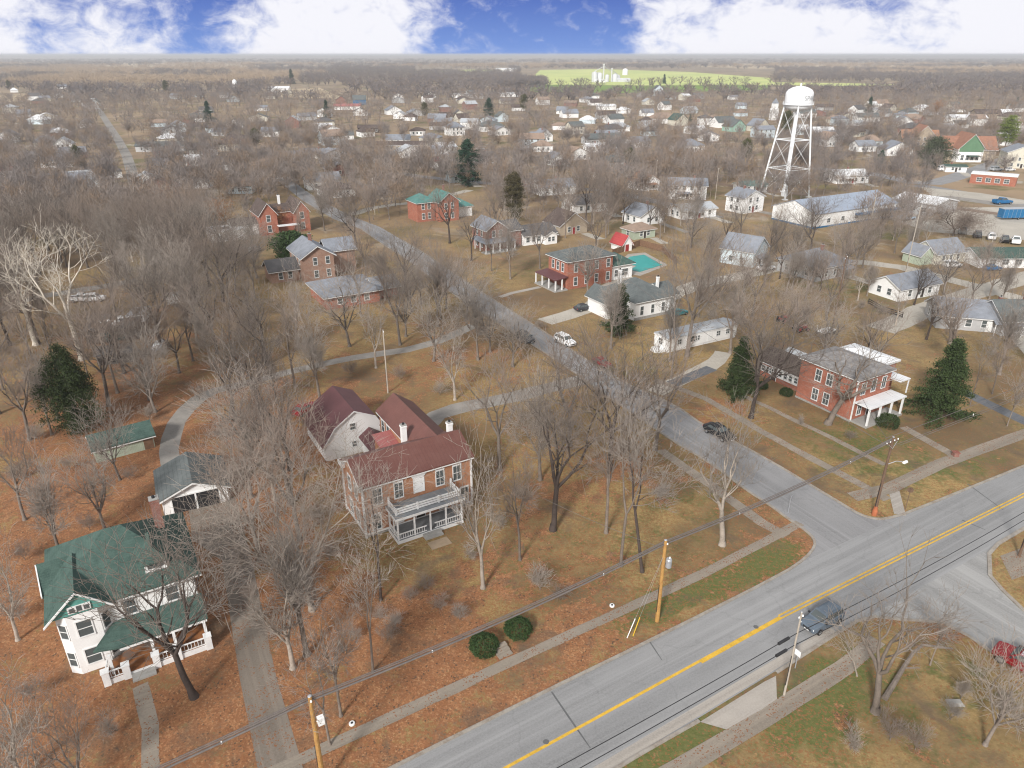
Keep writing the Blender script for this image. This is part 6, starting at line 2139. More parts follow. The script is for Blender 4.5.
trailer(137, 322, 100, 'white box trailer in the dark left yard, left of a matching pair', 5.5, 2.0, 1.6)
trailer(144, 321, 100, 'white box trailer in the dark left yard, right of a matching pair', 5.5, 2.0, 1.6)
trailer(179, 305, 25, 'grey-white box trailer right of the white pair in the left yard', 4.5, 2.2, 2.0)
trailer(1016, 219, 5, 'blue freight trailer at the right edge of the gravel lot', 12, 2.6, 2.9, 'blue_paint')
x, y = G(159, 350)
bo = empty('boat', (x, y, 0), R(100), 'silver boat upside on its trailer in the dark left yard', 'boat')
mb = MB()
loft(mb, [[(3.0, 0, .9), (3.0, .05, 1.2), (3.0, -.05, 1.2)], [(1.8, 0, .6), (1.8, .75, 1.25), (1.8, -.75, 1.25)], [(-1.0, 0, .5), (-1.0, .95, 1.2), (-1.0, -.95, 1.2)], [(-2.8, 0, .5), (-2.8, .9, 1.15), (-2.8, -.9, 1.15)]])
mb.build('hull', M['roof_metal'], bo)
MB().box(-2.6, -.5, 1.2, .8, .5, 1.45).build('cover', M['white_paint'], bo)
MB().tube((-.8, -1.0, .3), (-.8, -.8, .3), .3, n=10).tube((-.8, .8, .3), (-.8, 1.0, .3), .3, n=10).box(-2.4, -.05, .3, 4.2, .05, .45).build('trailer_frame', M['plastic'], bo)
# junk pavilion
x, y = G(108, 342)
jk = house('junk_shelter', 'dark open shelter heaped with blue tarps and white boards in the left yard', (x, y), 18, [(-3.5, 0, 5.5, 5.5, 0, 2.6, .3, 'gx', 'dark_wood', 'shingle_dark')], 'dark_wood', 'shingle_dark', ov=.3, cat='shelter', trim=False)
mb = MB()
r_ = random.Random(3)
for i in range(16):
    xx, yy = r_.uniform(-3.2, 4.6), r_.uniform(.4, 5)
    mb.cur = r_.choice((0, 0, 1, 2))
    s = r_.uniform(.25, .6)
    mb.frustum(xx - s, yy - s * .7, xx + s, yy + s * .7, 3.05, xx - s * .6, yy - s * .4, xx + s * .5, yy + s * .5, 3.05 + r_.uniform(.2, .5))
mb.build('tarp_heap', (m_noise('blue_tarp', (.04, .07, .22), .3, 2), M['white_paint'], M['wood_brown']), jk)
MB().box(-1, -.05, .2, 3, -.003, 1.9).build('opening', m_noise('dark_teal_board', (.03, .07, .07), .3, 2), jk)

# red farm implements behind the brick corner house
for px, py, lb, rz in ((783, 322, 'small red tractor, left of two behind the red brick corner house', 40), (800, 331, 'small red tractor, right of two behind the red brick corner house', 20)):
    x, y = G(px, py)
    o = empty('tractor', (x, y, 0), R(rz), lb, 'tractor')
    MB().box(-.2, -.35, .6, 1.5, .35, 1.15).box(-1.0, -.55, .8, -.2, .55, 1.0).build('body', M['playred'], o)
    MB().box(-.85, -.25, 1.0, -.45, .25, 1.2).box(-.9, -.25, 1.2, -.8, .25, 1.6).build('seat', M['plastic'], o)
    MB().tube((-.1, 0, 1.1), (-.35, 0, 1.5), .02, n=6).lathe((-.35, 0, 1.5), [(.15, 0), (.2, .02), (.15, .04)], 10).build('steering_wheel', M['plastic'], o)
    for xx, r in ((-.75, .65), (1.2, .38)):
        for s in (-1, 1):
            w = MB().tube((xx, s * .55, r), (xx, s * .85, r), r, n=14).build('wheel', M['rubber'], o)
            MB().tube((xx, s * .851, r), (xx, s * .87, r), r * .55, n=10).build('rim', M['playred'], w)
x, y = G(826, 334)
wg = empty('hay_rack', (x, y, 0), R(35), 'low white rack wagon by the red tractors', 'wagon')
MB().box(-2, -1, .7, 2, 1, .85).build('bed', M['white_paint'], wg)
mb = MB()
for xx in (-1.9, 1.9):
    for yy in (-.9, 0, .9):
        post(mb, xx, yy, .85, 2.0, .08)
mb.build('rail', M['white_paint'], wg)
MB().tube((-1.3, -1, .35), (-1.3, -.8, .35), .35, n=10).tube((1.3, -1, .35), (1.3, -.8, .35), .35, n=10).tube((-1.3, .8, .35), (-1.3, 1, .35), .35, n=10).tube((1.3, .8, .35), (1.3, 1, .35), .35, n=10).build('wheel', M['rubber'], wg)

# ------------------------------------------------------------------ utility poles and wires
def insul(o, x, y, z, mat='white_paint'):
    MB().lathe((x, y, z), [(.03, 0), (.08, .03), (.05, .08), (.08, .11), (.04, .18), (0, .19)], 8).build('insulator', M[mat], o)


def pole(px, py, ty, label, wood='pole_wood', r=.17, lean=None, arm=False, h=None, cans=0, ang=31):
    x, y = G(px, py)
    h = h or HGT(px, py, ty)
    o = empty('utility_pole', (x, y, 0), R(ang), label, 'utility pole')
    MB().tube((0, 0, -.3), (0, 0, h), r, r * .68, 10).build('shaft', M[wood], o)
    MB().tube((0, 0, h), (0, 0, h + .04), r * .72, r * .5, 10).build('cap', M['steel'], o)
    if arm:
        MB().box(-1.2, -.06, h - .75, 1.2, .06, h - .62).build('crossarm', M['pole_dark'], o)
        for s in (-1.05, -.4, .4, 1.05):
            insul(o, s, 0, h - .62)
        MB().tube((-.8, -.1, h - .7), (-.0, -.2, h - 1.4), .02, n=5).tube((.8, -.1, h - .7), (.0, -.2, h - 1.4), .02, n=5).build('brace', M['steel'], o)
    else:
        insul(o, .0, -r - .05, h - .35)
        insul(o, .05, r + .05, h - .8)
    for i in range(cans):
        cx, cy, cz = .36, -.32, h - 3.0 - i * 1.0
        tr = MB().lathe((cx, cy, cz), [(0, 0), (.27, .0), (.29, .05), (.29, .85), (.24, .95), (0, .97)], 14).build('transformer', M['steel'], o, smooth=False)
        insul(o, cx + .08, cy, cz + .95)
        MB().box(min(cx, .1), -.3, cz + .3, max(cx, .1) , -.1, cz + .4).build('bracket', M['plastic'], o)
    MB().box(-r - .02, -.03, 1.2, -r + .005, .03, 4.5).build('conduit', M['plastic'], o)
    return o, x, y, h


p1, x1, y1, h1 = pole(657, 621, 540, 'yellow-brown utility pole with a grey transformer beside the front sidewalk', cans=1, r=.22)
p2, x2, y2, h2 = pole(874, 515, 437, 'dark weathered utility pole with a white street lamp at the far corner', 'pole_dark', arm=True, r=.19)
p3, x3, y3, h3 = pole(324, 786, 696, 'yellow utility pole at the bottom edge left of the road', cans=0, r=.21)
MB().box(.2, -.55, h3 - 2.6, .65, -.2, h3 - 1.9).build('meter_box', M['white_paint'], p3)
MB().tube((.15, -.25, h3 - 2.3), (.45, -.4, h3 - 2.3), .03, n=5).build('bracket', M['steel'], p3)
# street lamp arm on the corner pole
lam = MB().tube((0, 0, h2 * .66), (.9, -.5, h2 * .70), .035, n=6).tube((.9, -.5, h2 * .70), (1.7, -.95, h2 * .69), .03, n=6).build('lamp_arm', M['steel'], p2)
MB().frustum(1.55, -1.15, 2.25, -.85, h2 * .69 - .16, 1.65, -1.1, 2.2, -.9, h2 * .69 + .06).build('lamp_head', M['white_paint'], lam)
MB().lathe((0, 0, 0), [(.3, 0), (.3, .6), (.22, .9), (.2, 1.3)], 10).build('base_guard', m_noise('orange_guard', (.40, .13, .06), .2, 2), p2)


def wire(name, a, b, sag, r, mat, label, n=14, extra=()):
    mb = MB()
    pts = []
    for i in range(n + 1):
        t = i / n
        pts.append((a[0] + (b[0] - a[0]) * t, a[1] + (b[1] - a[1]) * t, a[2] + (b[2] - a[2]) * t - sag * 4 * t * (1 - t)))
    for p, q in zip(pts[:-1], pts[1:]):
        mb.tube(p, q, r, n=5, caps=False)
    o = tag(mb.build(name, M[mat]), label, 'cable')
    for t in extra:
        i = int(t * n)
        p = pts[i]
        mk = MB()
        mk.tube((p[0], p[1], p[2] - .1), (p[0], p[1], p[2] + .1), .055, n=8)
        mk.build('clamp', M['white_paint'], o)
    return o


u_ = (math.cos(R(31.8)), math.sin(R(31.8)))
top1, top2, top3 = (x1, y1, h1), (x2, y2, h2), (x3, y3, h3)
p0 = (x3 - u_[0] * 42, y3 - u_[1] * 42)


def at(t, dz, dx=0.0): return (t[0] - .5 * dx, t[1] + .86 * dx, t[2] + dz)


SP = [((p0[0], p0[1], h3), top3, 'running off to the lower left'), (top3, top1, 'between the two yellow poles'), (top1, top2, 'from the yellow transformer pole to the dark corner pole')]
for i, (a, b, w) in enumerate(SP):
    wire('power_line', at(a, -.05, .0), at(b, -.05, .0), .5, .04, 'cable', 'thin upper power wire ' + w)
    wire('power_line', at(a, -.28, .08), at(b, -.28, .08), .53, .05, 'cable', 'middle wire of the bundle ' + w)
    wire('cable_bundle', at(a, -.48, .05), at(b, -.48, .05), .58, .09, 'cable', 'thick lowest grey cable bundle ' + w, extra=((.35, .8) if i else (.9,)))
pe = ext((x1, y1), (x2, y2), 60)
for k, (dz, dx, lb) in enumerate(((-.6, .9, 'rear'), (-.6, -.9, 'front'), (-1.2, 0, 'lower'))):
    wire('power_line', at(top2, dz, dx), (pe[0] - .5 * dx, pe[1] + .86 * dx, h2 + dz), .6, .03, 'cable', lb + ' wire leaving the dark corner pole to the right', extra=((.35,) if k == 2 else ()))
oh = LOC((50.5, 95.5), 30.5, 0, .5)
wire('service_drop', at(top2, -1.0), (oh[0], oh[1], 6.3), .5, .025, 'cable', 'service wire from the dark corner pole to the red brick corner house')
wire('service_drop', at(top1, -1.0), (*LOC((-16.5, 67.1), 30.5, 13.4, .5), 6.4), .8, .02, 'cable', 'service wire from the yellow transformer pole to the orange brick house')
nl = side_left[2]
wire('power_line', at(top2, -1.4), (G(600, 300)[0], G(600, 300)[1], 9), .9, .03, 'cable', 'wire from the dark corner pole up along the side street')

# south side: slim pale pole carrying two black communication cables
p4, x4, y4, h4 = pole(784, 695, 612, 'slim pale pole on the verge beside the concrete apron', 'pole_pale', r=.10)
xr, yr = G(1019, 553)
p5, x5, y5, h5 = pole(1019, 556, 515, 'dark leaning pole on the corner at the right edge', 'pole_dark', r=.16, h=8.5)
d4 = unit((x5 - x4, y5 - y4, 0))
q0 = (x4 - d4[0] * 45, y4 - d4[1] * 45)
for py_, lb in ((633, 'upper'), (645, 'lower')):
    z = HGT(784, 695, py_)
    q = (q0[0], q0[1], z)
    s4, s5 = (x4, y4, z), (x5, y5, z * .98)
    wire('black_cable', q, s4, .5, .034, 'cable_black', lb + ' black cable over the road running off the bottom edge')
    o = wire('black_cable', s4, s5, .5, .034, 'cable_black', lb + ' black cable over the road running to the right edge pole')
    e = add(s4, mul((d4[0], d4[1], 0), -1.6))
    MB().tube((s4[0] - d4[0] * 1.0, s4[1] - d4[1] * 1.0, z - .03), (s4[0] - d4[0] * 2.2, s4[1] - d4[1] * 2.2, z - .08), .13, n=8).build('splice_case', M['cable_black'], o)

# other poles through the town
for px, py, ty, lb in ((388, 393, 330, 'thin bare pole behind the orange brick house'), (830, 340, 255, 'thin pole rising behind the red tractors'), (905, 275, 205, 'slim pole before the pale grey-green house'), (867, 240, 195, 'slim pole left of the pale blue pickup'),
                       (553, 200, 165, 'pole on the road above the slate-roofed brick house'), (655, 188, 160, 'pole beside the orange-roofed bungalow'), (715, 200, 168, 'pole right of the white two-storey porch house'), (375, 215, 178, 'pale pole at the top of the side street'),
                       (492, 150, 130, 'pole near the blue-black roofed house'), (963, 232, 212, 'pole among the parked row vehicles'), (985, 268, 236, 'leaning pole before the dark green roofed building')):
    pole(px, py, ty, lb, 'pole_pale' if px != 830 else 'pole_dark', r=.13)
ya, yb = G(655, 188), G(715, 200)
ha, hb = HGT(655, 188, 160), HGT(715, 200, 168)
yc = G(553, 200)
wire('power_line', (*ya, ha - .3), (*yb, hb - .3), .7, .05, 'cable', 'wire between the bungalow pole and the porch house pole')
wire('power_line', (*yc, HGT(553, 200, 165) - .3), (*ya, ha - .3), .8, .05, 'cable', 'wire from the slate-roofed house pole to the bungalow pole')

# signs and small street things
def sign(px, py, h, label, mat='white_paint', w=.6, hh=.6, rz=0, shape='rect'):
    x, y = G(px, py)
    o = empty('street_sign', (x, y, 0), R(rz), label, 'sign')
    MB().tube((0, 0, -.2), (0, 0, h), .045, n=6).build('post', M['steel'] if mat != 'pole_dark' else M['pole_dark'], o)
    if shape == 'rect':
        MB().box(-w / 2, -.075, h - hh, w / 2, -.05, h).build('panel', M[mat], o)
    else:
        mb = MB()
        n = 8
        for s, yy in ((1, -.055), (-1, -.075)):
            ring = [(w / 2 * math.cos(2 * math.pi * (i + .5) / n), yy, h - w / 2 + w / 2 * math.sin(2 * math.pi * (i + .5) / n)) for i in range(n)]
            mb.face(ring if s < 0 else ring[::-1])
        mb.build('panel', M[mat], o)
    return o


sign(795, 668, 2.1, 'small white sign on the verge right of the slim pale pole', rz=-60)
sign(905, 510, 3.2, 'brown-backed sign on a thin post at the far corner of the main road', 'pole_dark', .75, .75, rz=150, shape='octagon')
sign(788, 513, 2.4, 'thin sign post at the near corner of the side street', 'steel', .5, .3, rz=60)
for px, py, lb in ((352, 724, 'white round meter lid on the lawn above the sidewalk near the left utility pole'), (612, 606, 'white round meter lid on the leaves beside the sidewalk left of the transformer pole')):
    x, y = G(px, py)
    o = tag(MB().lathe((x, y, 0), [(.25, 0), (.25, .12), (.2, .15), (.2, .13), (0, .13)], 16).build('meter_pit', M['white_paint']), lb, 'meter pit')
    MB().lathe((x, y, .131), [(.1, 0), (.1, .05), (0, .06)], 10).build('lid', M['plastic'], o)
for (ax, ay), (bx, by), mt, lb in (((627, 638), (635, 620), 'white_paint', 'white guy-wire guard leaning beside the transformer pole'), ((633, 636), (643, 615), 'yellow_plastic', 'yellow guy-wire guard leaning beside the transformer pole')):
    a = G(ax, ay)
    b_ = (a[0] + (x1 - a[0]) * .22, a[1] + (y1 - a[1]) * .22)
    o = tag(MB().tube((a[0], a[1], 0), (b_[0], b_[1], 1.9), .045, n=6).build('guy_guard', M[mt]), lb, 'guy wire guard')
    MB().tube((b_[0], b_[1], 1.9), (x1, y1, h1 - 1.6), .008, n=4).build('guy_wire', M['steel'], o)
# fallen log in the lower right yard
lg = empty('fallen_log', (0, 0, 0), 0, 'fallen grey log in the bottom right yard', 'log')
mb = MB()
lp = [(*G(884, 700), .15), (*G(893, 686), .25), (*G(902, 672), .5), (*G(911, 660), .9), (*G(920, 654), 1.1), (*G(950, 656), .9)]
for i, (a, b) in enumerate(zip(lp[:-1], lp[1:])):
    mb.tube(a, b, .26 - .035 * i, .26 - .035 * (i + 1), 8)
mb.tube(lp[2], add(lp[2], (1.2, -.4, .4)), .1, .04, 6).tube(lp[3], add(lp[3], (-.8, .9, .9)), .1, .03, 6)
mb.build('stem', M['bark'], lg)
x, y = G(955, 703)
tag(MB().frustum(x - .7, y - .45, x + .7, y + .4, -.05, x - .4, y - .25, x + .45, y + .2, .25).build('pale_rock', M['concrete']), 'small pale rock on the bottom right lawn', 'rock')
for px, py, lb in ((955, 456, 'low red brick pillar at the end of the corner house walk'),):
    x, y = G(px, py)
    tag(MB().box(x - .35, y - .35, 0, x + .35, y + .35, .55).box(x - .42, y - .42, .55, x + .42, y + .42, .65).build('brick_pillar', M['brick_dark']), lb, 'pillar')
# stone steps by the round shrubs
x, y = G(505, 655)
st_ = empty('garden_step', (x, y, 0), R(31), 'worn stone steps by the front sidewalk right of the left round shrub', 'steps')
for i in range(3):
    MB().box(-.7, -.25 + i * .5, 0, .7, .22 + i * .5, .1 + .12 * i).build('step', M['walk'], st_)

# fence rows
def slat_fence(pts, h, mat, label):
    pts = resample(pts, 2.6)
    mb = MB()
    for a, b in zip(pts[:-1], pts[1:]):
        d = unit((b[0] - a[0], b[1] - a[1], 0))
        nx, ny = -d[1] * .03, d[0] * .03
        for z0 in (.25, .65, 1.05):
            if z0 + .2 > h:
                break
            mb._hexa([(a[0] - nx, a[1] - ny, z0), (b[0] - nx, b[1] - ny, z0), (b[0] + nx, b[1] + ny, z0), (a[0] + nx, a[1] + ny, z0), (a[0] - nx, a[1] - ny, z0 + .2), (b[0] - nx, b[1] - ny, z0 + .2), (b[0] + nx, b[1] + ny, z0 + .2), (a[0] + nx, a[1] + ny, z0 + .2)])
    o = tag(mb.build('rail_fence', M[mat]), label, 'fence')
    mb = MB()
    for p in pts:
        post(mb, p[0], p[1], 0, h, .12)
    mb.build('fence_post', M[mat], o)


slat_fence(PL((868, 304), (882, 312), (902, 318)), 1.3, 'dark_wood', 'weathered dark board fence left of the dark bare tree')

# ------------------------------------------------------------------ water tower
tx, ty_ = G(784, 196)
TH = HGT(784, 196, 86)
zt = TH * .80          # underside of the tank
wt = empty('water_tower', (tx, ty_, 0), R(28), 'white four-legged water tower with a rounded tank and black lettering', 'water tower')
RT = 4.9
leg_b, leg_t = 9.0, RT * .95
for k in range(4):
    a = math.pi / 4 + k * math.pi / 2
    MB().tube((leg_b * math.cos(a), leg_b * math.sin(a), 0), (leg_t * math.cos(a), leg_t * math.sin(a), zt + 1.2), .33, .30, 10).box(leg_b * math.cos(a) - .8, leg_b * math.sin(a) - .8, -.1, leg_b * math.cos(a) + .8, leg_b * math.sin(a) + .8, .35).build('leg', M['tower_white'], wt)
MB().tube((0, 0, 0), (0, 0, zt), .72, n=16).lathe((0, 0, 0), [(1.2, 0), (1.2, 2.2), (.72, 3.2)], 16).build('riser', M['tower_white'], wt)


def legpt(k, z):
    a = math.pi / 4 + k * math.pi / 2
    r = leg_b + (leg_t - leg_b) * z / (zt + 1.2)
    return (r * math.cos(a), r * math.sin(a), z)


zs = (0.6, zt * .33, zt * .66, zt)
for z in zs[1:3]:
    mb = MB()
    for k in range(4):
        mb.tube(legpt(k, z), legpt(k + 1, z), .15, n=6)
        mb.tube(legpt(k, z), (0, 0, z), .06, n=5)
    mb.build('strut', M['tower_white'], wt)
mb = MB()
for z0, z1 in zip(zs[:-1], zs[1:]):
    for k in range(4):
        mb.tube(legpt(k, z0), legpt(k + 1, z1), .045, n=5).tube(legpt(k + 1, z0), legpt(k, z1), .045, n=5)
mb.build('cross_brace', M['tower_white'], wt)
hT = TH - zt
MB().lathe((0, 0, zt), [(1.0, -.9), (2.2, -.55), (3.7, .0), (4.5, .65), (RT, 1.7), (RT, hT * .66), (RT * .97, hT * .74), (RT * .85, hT * .84), (RT * .6, hT * .93), (RT * .3, hT * .985), (0, hT)], 40).build('tank', M['tank_white'], wt, smooth=True)
mb = MB().lathe((0, 0, zt + 1.55), [(RT, 0), (RT + .5, 0), (RT + .5, .12), (RT, .12)], 40)
mb.lathe((0, 0, zt + 2.6), [(RT + .44, 0), (RT + .5, 0), (RT + .5, .06), (RT + .44, .06)], 40)
for i in range(24):
    a = 2 * math.pi * i / 24
    post(mb, (RT + .47) * math.cos(a), (RT + .47) * math.sin(a), zt + 1.66, zt + 2.62, .06)
mb.build('walkway', M['tower_white'], wt)
MB().tube((0, 0, zt + hT - .05), (0, 0, zt + hT + .8), .3, n=8).tube((0, 0, zt + hT + .8), (0, 0, zt + hT + 1.0), .45, .1, 8).build('vent', M['tower_white'], wt)
fc = bpy.data.curves.new('lettering', 'FONT')
fc.body = 'SPARTA'
fc.size = 2.2
fc.align_x = 'CENTER'
fc.extrude = 0
fo_ = bpy.data.objects.new('lettering_curve', fc)
COL.objects.link(fo_)
bpy.context.view_layer.update()
lm = bpy.data.meshes.new_from_object(fo_.evaluated_get(bpy.context.evaluated_depsgraph_get()))
bpy.data.objects.remove(fo_)
import bmesh
bm = bmesh.new()
bm.from_mesh(lm)
bmesh.ops.triangulate(bm, faces=bm.faces)
bmesh.ops.subdivide_edges(bm, edges=bm.edges, cuts=1)
for v in bm.verts:
    a = R(-90 - 28 + 47) + v.co.x / RT
    v.co = ((RT + .03) * math.cos(a), (RT + .03) * math.sin(a), zt + hT * .40 + v.co.y)
bm.to_mesh(lm)
bm.free()
lm.name = 'lettering'
lm.materials.append(M['letter_black'])
link('lettering', lm, wt)

# ------------------------------------------------------------------ grain elevator in the field
ex, ey = G(598, 82)
ge = empty('grain_elevator', (ex, ey, 0), R(5), 'white grain elevator with tall leg towers in the yellow-green field', 'grain elevator')
ge.scale = (.85, .85, .85)
def silo(x, y, r, h, name='silo', cone=True):
    return MB().lathe((x, y, 0), [(r, 0), (r, h), (r * .5, h + r * .28), (0, h + r * .5)], 20).build(name, M['elevator'], ge, smooth=True)
silo(-8, 0, 6, 20); silo(4, 0, 5.5, 18); silo(4, 12, 5.5, 18)
MB().box(-15, -5, 0, -12.5, 3, 21).build('head_house', M['elevator'], ge)
for x, h in ((12, 36), (31, 27)):
    MB().box(x - 1.3, -1.3, 0, x + 1.3, 1.3, h).box(x - 2, -2, h, x + 2, 2, h + 2.5).build('leg_tower', M['elevator'], ge)
silo(22, 6, 5, 14); silo(40, 4, 7, 15); silo(48, 10, 6, 13)
MB().tube((12, 0, 34), (40, 4, 17), .6, n=6).tube((12, 0, 33), (-8, 0, 23), .6, n=6).tube((31, 0, 26), (48, 10, 15), .5, n=6).build('spout', M['steel'], ge)
b = (44, -8, 74, 4, 0, 5, 3, 'gx')
mb = MB(); walls(mb, b); roof(mb, b, .4, .3)
mb.build('shed', M['elevator'], ge)
b = (-16, -34, 12, -24, 0, 4, 2, 'gx')
mb = MB(); walls(mb, b); roof(mb, b, .4, .3)
mb.build('office', M['roof_white'], ge)
x, y = G(625, 75)
t = empty('white_tank', (x, y, 0), 0, 'small white tank standing behind the yellow-green field', 'tank')
MB().lathe((0, 0, 0), [(7, 0), (7, 12), (4, 15), (0, 16)], 16).build('shell', M['tank_white'], t, smooth=True)
MB().tube((7.1, -.5, 0), (7.1, -.5, 13), .25, n=5).build('ladder', M['steel'], t)

# ------------------------------------------------------------------ playground
x, y = G(743, 168)
pg = empty('playground_set', (x, y, 0), R(20), 'yellow and blue playground climbing set on bare brown ground', 'playground')
mb = MB()
for xx in (-5, -2, 2, 5):
    for yy in (-1.5, 1.5):
        post(mb, xx, yy, 0, 4.2, .35)
mb.build('frame', M['yellow_plastic'], pg)
MB().box(-5, -1.5, 1.8, -2, 1.5, 2.0).box(2, -1.5, 1.5, 5, 1.5, 1.7).build('platform', M['blue_paint'], pg)
MB().frustum(-5.6, -2.1, -1.4, 2.1, 4.2, -3.6, -.2, -3.4, .2, 5.8).build('canopy', M['blue_paint'], pg)
mb = MB()
mb._hexa([(5, -.6, 1.55), (9, -.6, .1), (9, .6, .1), (5, .6, 1.55), (5, -.6, 1.7), (9, -.6, .25), (9, .6, .25), (5, .6, 1.7)])
mb.build('slide', M['yellow_plastic'], pg)
mb = MB().tube((-2, 0, 3.6), (2, 0, 3.6), .12, n=6)
for i in range(7):
    mb.tube((-1.8 + i * .6, -.8, 3.6), (-1.8 + i * .6, .8, 3.6), .06, n=5)
mb.build('ladder', M['blue_paint'], pg)
# (runs after the buildings, so that no trunk stands in a house)
pts = scatter(3, 70, 330, 6.2)
taken = []
grid = {}
for x, y in pts:
    c = (int(x // 4.5), int(y // 4.5))
    if any(math.dist((x, y), q) < 4.2 for i in (-1, 0, 1) for j in (-1, 0, 1) for q in grid.get((c[0] + i, c[1] + j), ())):
        continue
    grid.setdefault(c, []).append((x, y))
    taken.append((x, y))
taken.sort(key=lambda p: math.hypot(*p))
N_IND = 228
rn = random.Random(21)
LOOKS = {'tall': 'tall grey bare tree', 'vase': 'spreading brown-grey bare tree', 'pale': 'pale bare tree', 'slim': 'slim bare tree', 'brush': 'low twiggy bare bush'}
for x, y in taken[:N_IND]:
    px, py = PX(x, y)
    kind = 'open'
    ti = rn.choices(range(6), (4, 4, 3.5, 1.6, 2.6, 3))[0]
    lk = ('tall brown-grey bare tree', 'tall grey bare tree', 'spreading grey bare tree', 'pale bare tree', 'dark bare tree', 'slim brown-grey bare tree')[ti]
    h = rn.uniform(13, 21)
    if px > 600:
        h *= .85
    plant(kind, x, y, h, look=lk, i=ti, group='bare trees standing through the neighbourhood', wide=rn.uniform(.85, 1.15))
# bushes and brush in the near yards
for px, py, h in ((352, 470, 3), (270, 640, 2.6), (355, 640, 2.0), (388, 640, 2.2), (440, 610, 2.0), (395, 630, 2.4), (380, 620, 2.0), (250, 600, 2.4), (540, 590, 3.5), (800, 425, 1.8), (850, 440, 1.8), (890, 740, 3.2), (850, 750, 2.6), (960, 700, 2.6), (1005, 720, 3),
                   (70, 470, 2.5), (40, 440, 3), (20, 480, 3), (130, 480, 2.2), (90, 530, 2.6), (240, 560, 2.4), (20, 620, 3), (35, 700, 3), (110, 735, 2.4), (300, 590, 3), (330, 560, 3), (320, 520, 3), (285, 555, 3), (410, 600, 2),
                   (460, 620, 2.2), (425, 590, 2), (500, 530, 2.6), (520, 500, 2.4), (660, 500, 2.5), (560, 600, 2.0), (570, 430, 2.5), (600, 400, 2.5), (440, 395, 3), (400, 380, 3), (350, 375, 3), (320, 365, 3), (250, 440, 3), (220, 440, 3),
                   (200, 400, 3.4), (150, 420, 3), (20, 400, 3.5), (15, 360, 3.5), (165, 360, 3.4), (200, 350, 3.4), (240, 340, 3.2), (280, 350, 3.2), (920, 330, 2.5), (880, 315, 3), (860, 310, 3), (710, 320, 3.2), (700, 305, 3.4), (735, 315, 3), (760, 345, 3), (845, 280, 3), (540, 330, 2.5),
                   (950, 720, 2.4), (915, 750, 2.8), (70, 570, 2.2), (25, 560, 2.8), (340, 430, 2.6), (470, 560, 2)):
    x, y = G(px, py)
    plant('brush', x, y, h, look=LOOKS['brush'], cat='shrub', group='bare bushes in the yards', wide=rn.uniform(.9, 1.3))


# ---- the rest, out to the horizon, as masses
def far_tri(seed, H, depth, w, first=.25, spread=.6, mains=4, tw=2, tl=1.4, **k):
    """a tree of thin tapered triangles"""
    S = skeleton(seed, H, depth=depth, first=first, spread=spread, mains=mains, kids=(2, 2), twigs=tw, tw=tl, twr=w, **k)
    rn = random.Random(seed)
    T = []
    for a, b, r0, r1, l in S:
        d = unit(sub(b, a))
        p = rnd_perp(rn, d)
        r = max(r0, w * (2.4 if l <= 2 else 1))
        T.append((sub(a, mul(p, r)), add(a, mul(p, r)), add(b, mul(d, .2))))
        if l < 2:
            p = cross(d, p)
            T.append((sub(a, mul(p, r)), add(a, mul(p, r)), add(b, mul(d, .3))))
    return np.array(T)


def mass(name, protos, places, mat, label, cat='trees'):
    rn = random.Random(len(places))
    out = []
    for x, y, h, wd in places:
        T = protos[rn.randrange(len(protos))]
        a = rn.uniform(0, 6.28)
        c, s = math.cos(a) * wd, math.sin(a) * wd
        X = T[:, :, 0] * c - T[:, :, 1] * s + x
        Y = T[:, :, 0] * s + T[:, :, 1] * c + y
        out.append(np.stack([X, Y, T[:, :, 2] * h], -1))
    V = np.concatenate(out).reshape(-1, 3)
    F = np.arange(len(V)).reshape(-1, 3)
    o = link(name, np_mesh(name, V, F, mat))
    tag(o, kind='stuff')
    o['label'] = label
    return o


def m_wood(name, c, c2, c3):
    k = NT(name)
    a = k.noise(.008, 4)
    b = k.noise(.13, 2)
    col = k.mix(k.rng(a, .4, .6), c, c2)
    col = k.mix(k.rng(b, .5, .62), col, c3)
    return k.done(col, .95)


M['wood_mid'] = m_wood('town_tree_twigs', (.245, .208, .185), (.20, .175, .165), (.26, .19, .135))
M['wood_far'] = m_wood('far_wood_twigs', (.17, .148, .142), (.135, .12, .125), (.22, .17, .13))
M['wood_tan'] = m_wood('sunlit_wood_twigs', (.44, .34, .235), (.38, .29, .20), (.29, .215, .16))  # lit version of the far twigs: sunlight painted into the tan colour
U1 = [far_tri(200 + i, 1.0 * 14, 5, .04, first=.24, spread=.54, mains=4, tw=2, tl=1.4, side=1, up=.15, r0=.03) for i in range(5)]
U1 = [t / 14.0 for t in U1]
U2 = [far_tri(300 + i, 14, 4, .08, first=.2, spread=.58, mains=5, tw=3, tl=2.2, side=0, up=.14, r0=.034) / 14.0 for i in range(5)]
U3 = [far_tri(400 + i, 14, 3, .22, first=.14, spread=.72, mains=5, tw=3, tl=3.4, side=0) / 14.0 for i in range(4)]
print('tri', [len(t) for t in (U1[0], U2[0], U3[0])])
rn = random.Random(33)
rest = [(x, y, (hh := rn.uniform(11, 18)), hh * rn.uniform(.85, 1.15)) for x, y in taken[N_IND:]]
rest += [(x, y, (hh := rn.uniform(9, 15.5)), hh * rn.uniform(.9, 1.25)) for x, y in scatter(4, 330, 520, 13)]
mass('town_trees', U1, rest, M['wood_mid'], 'bare grey-brown trees filling the far half of the town')
mid = [(x, y, (hh := rn.uniform(8.5, 15)), hh * rn.uniform(1.0, 1.35)) for x, y in scatter(6, 520, 950, 17)]


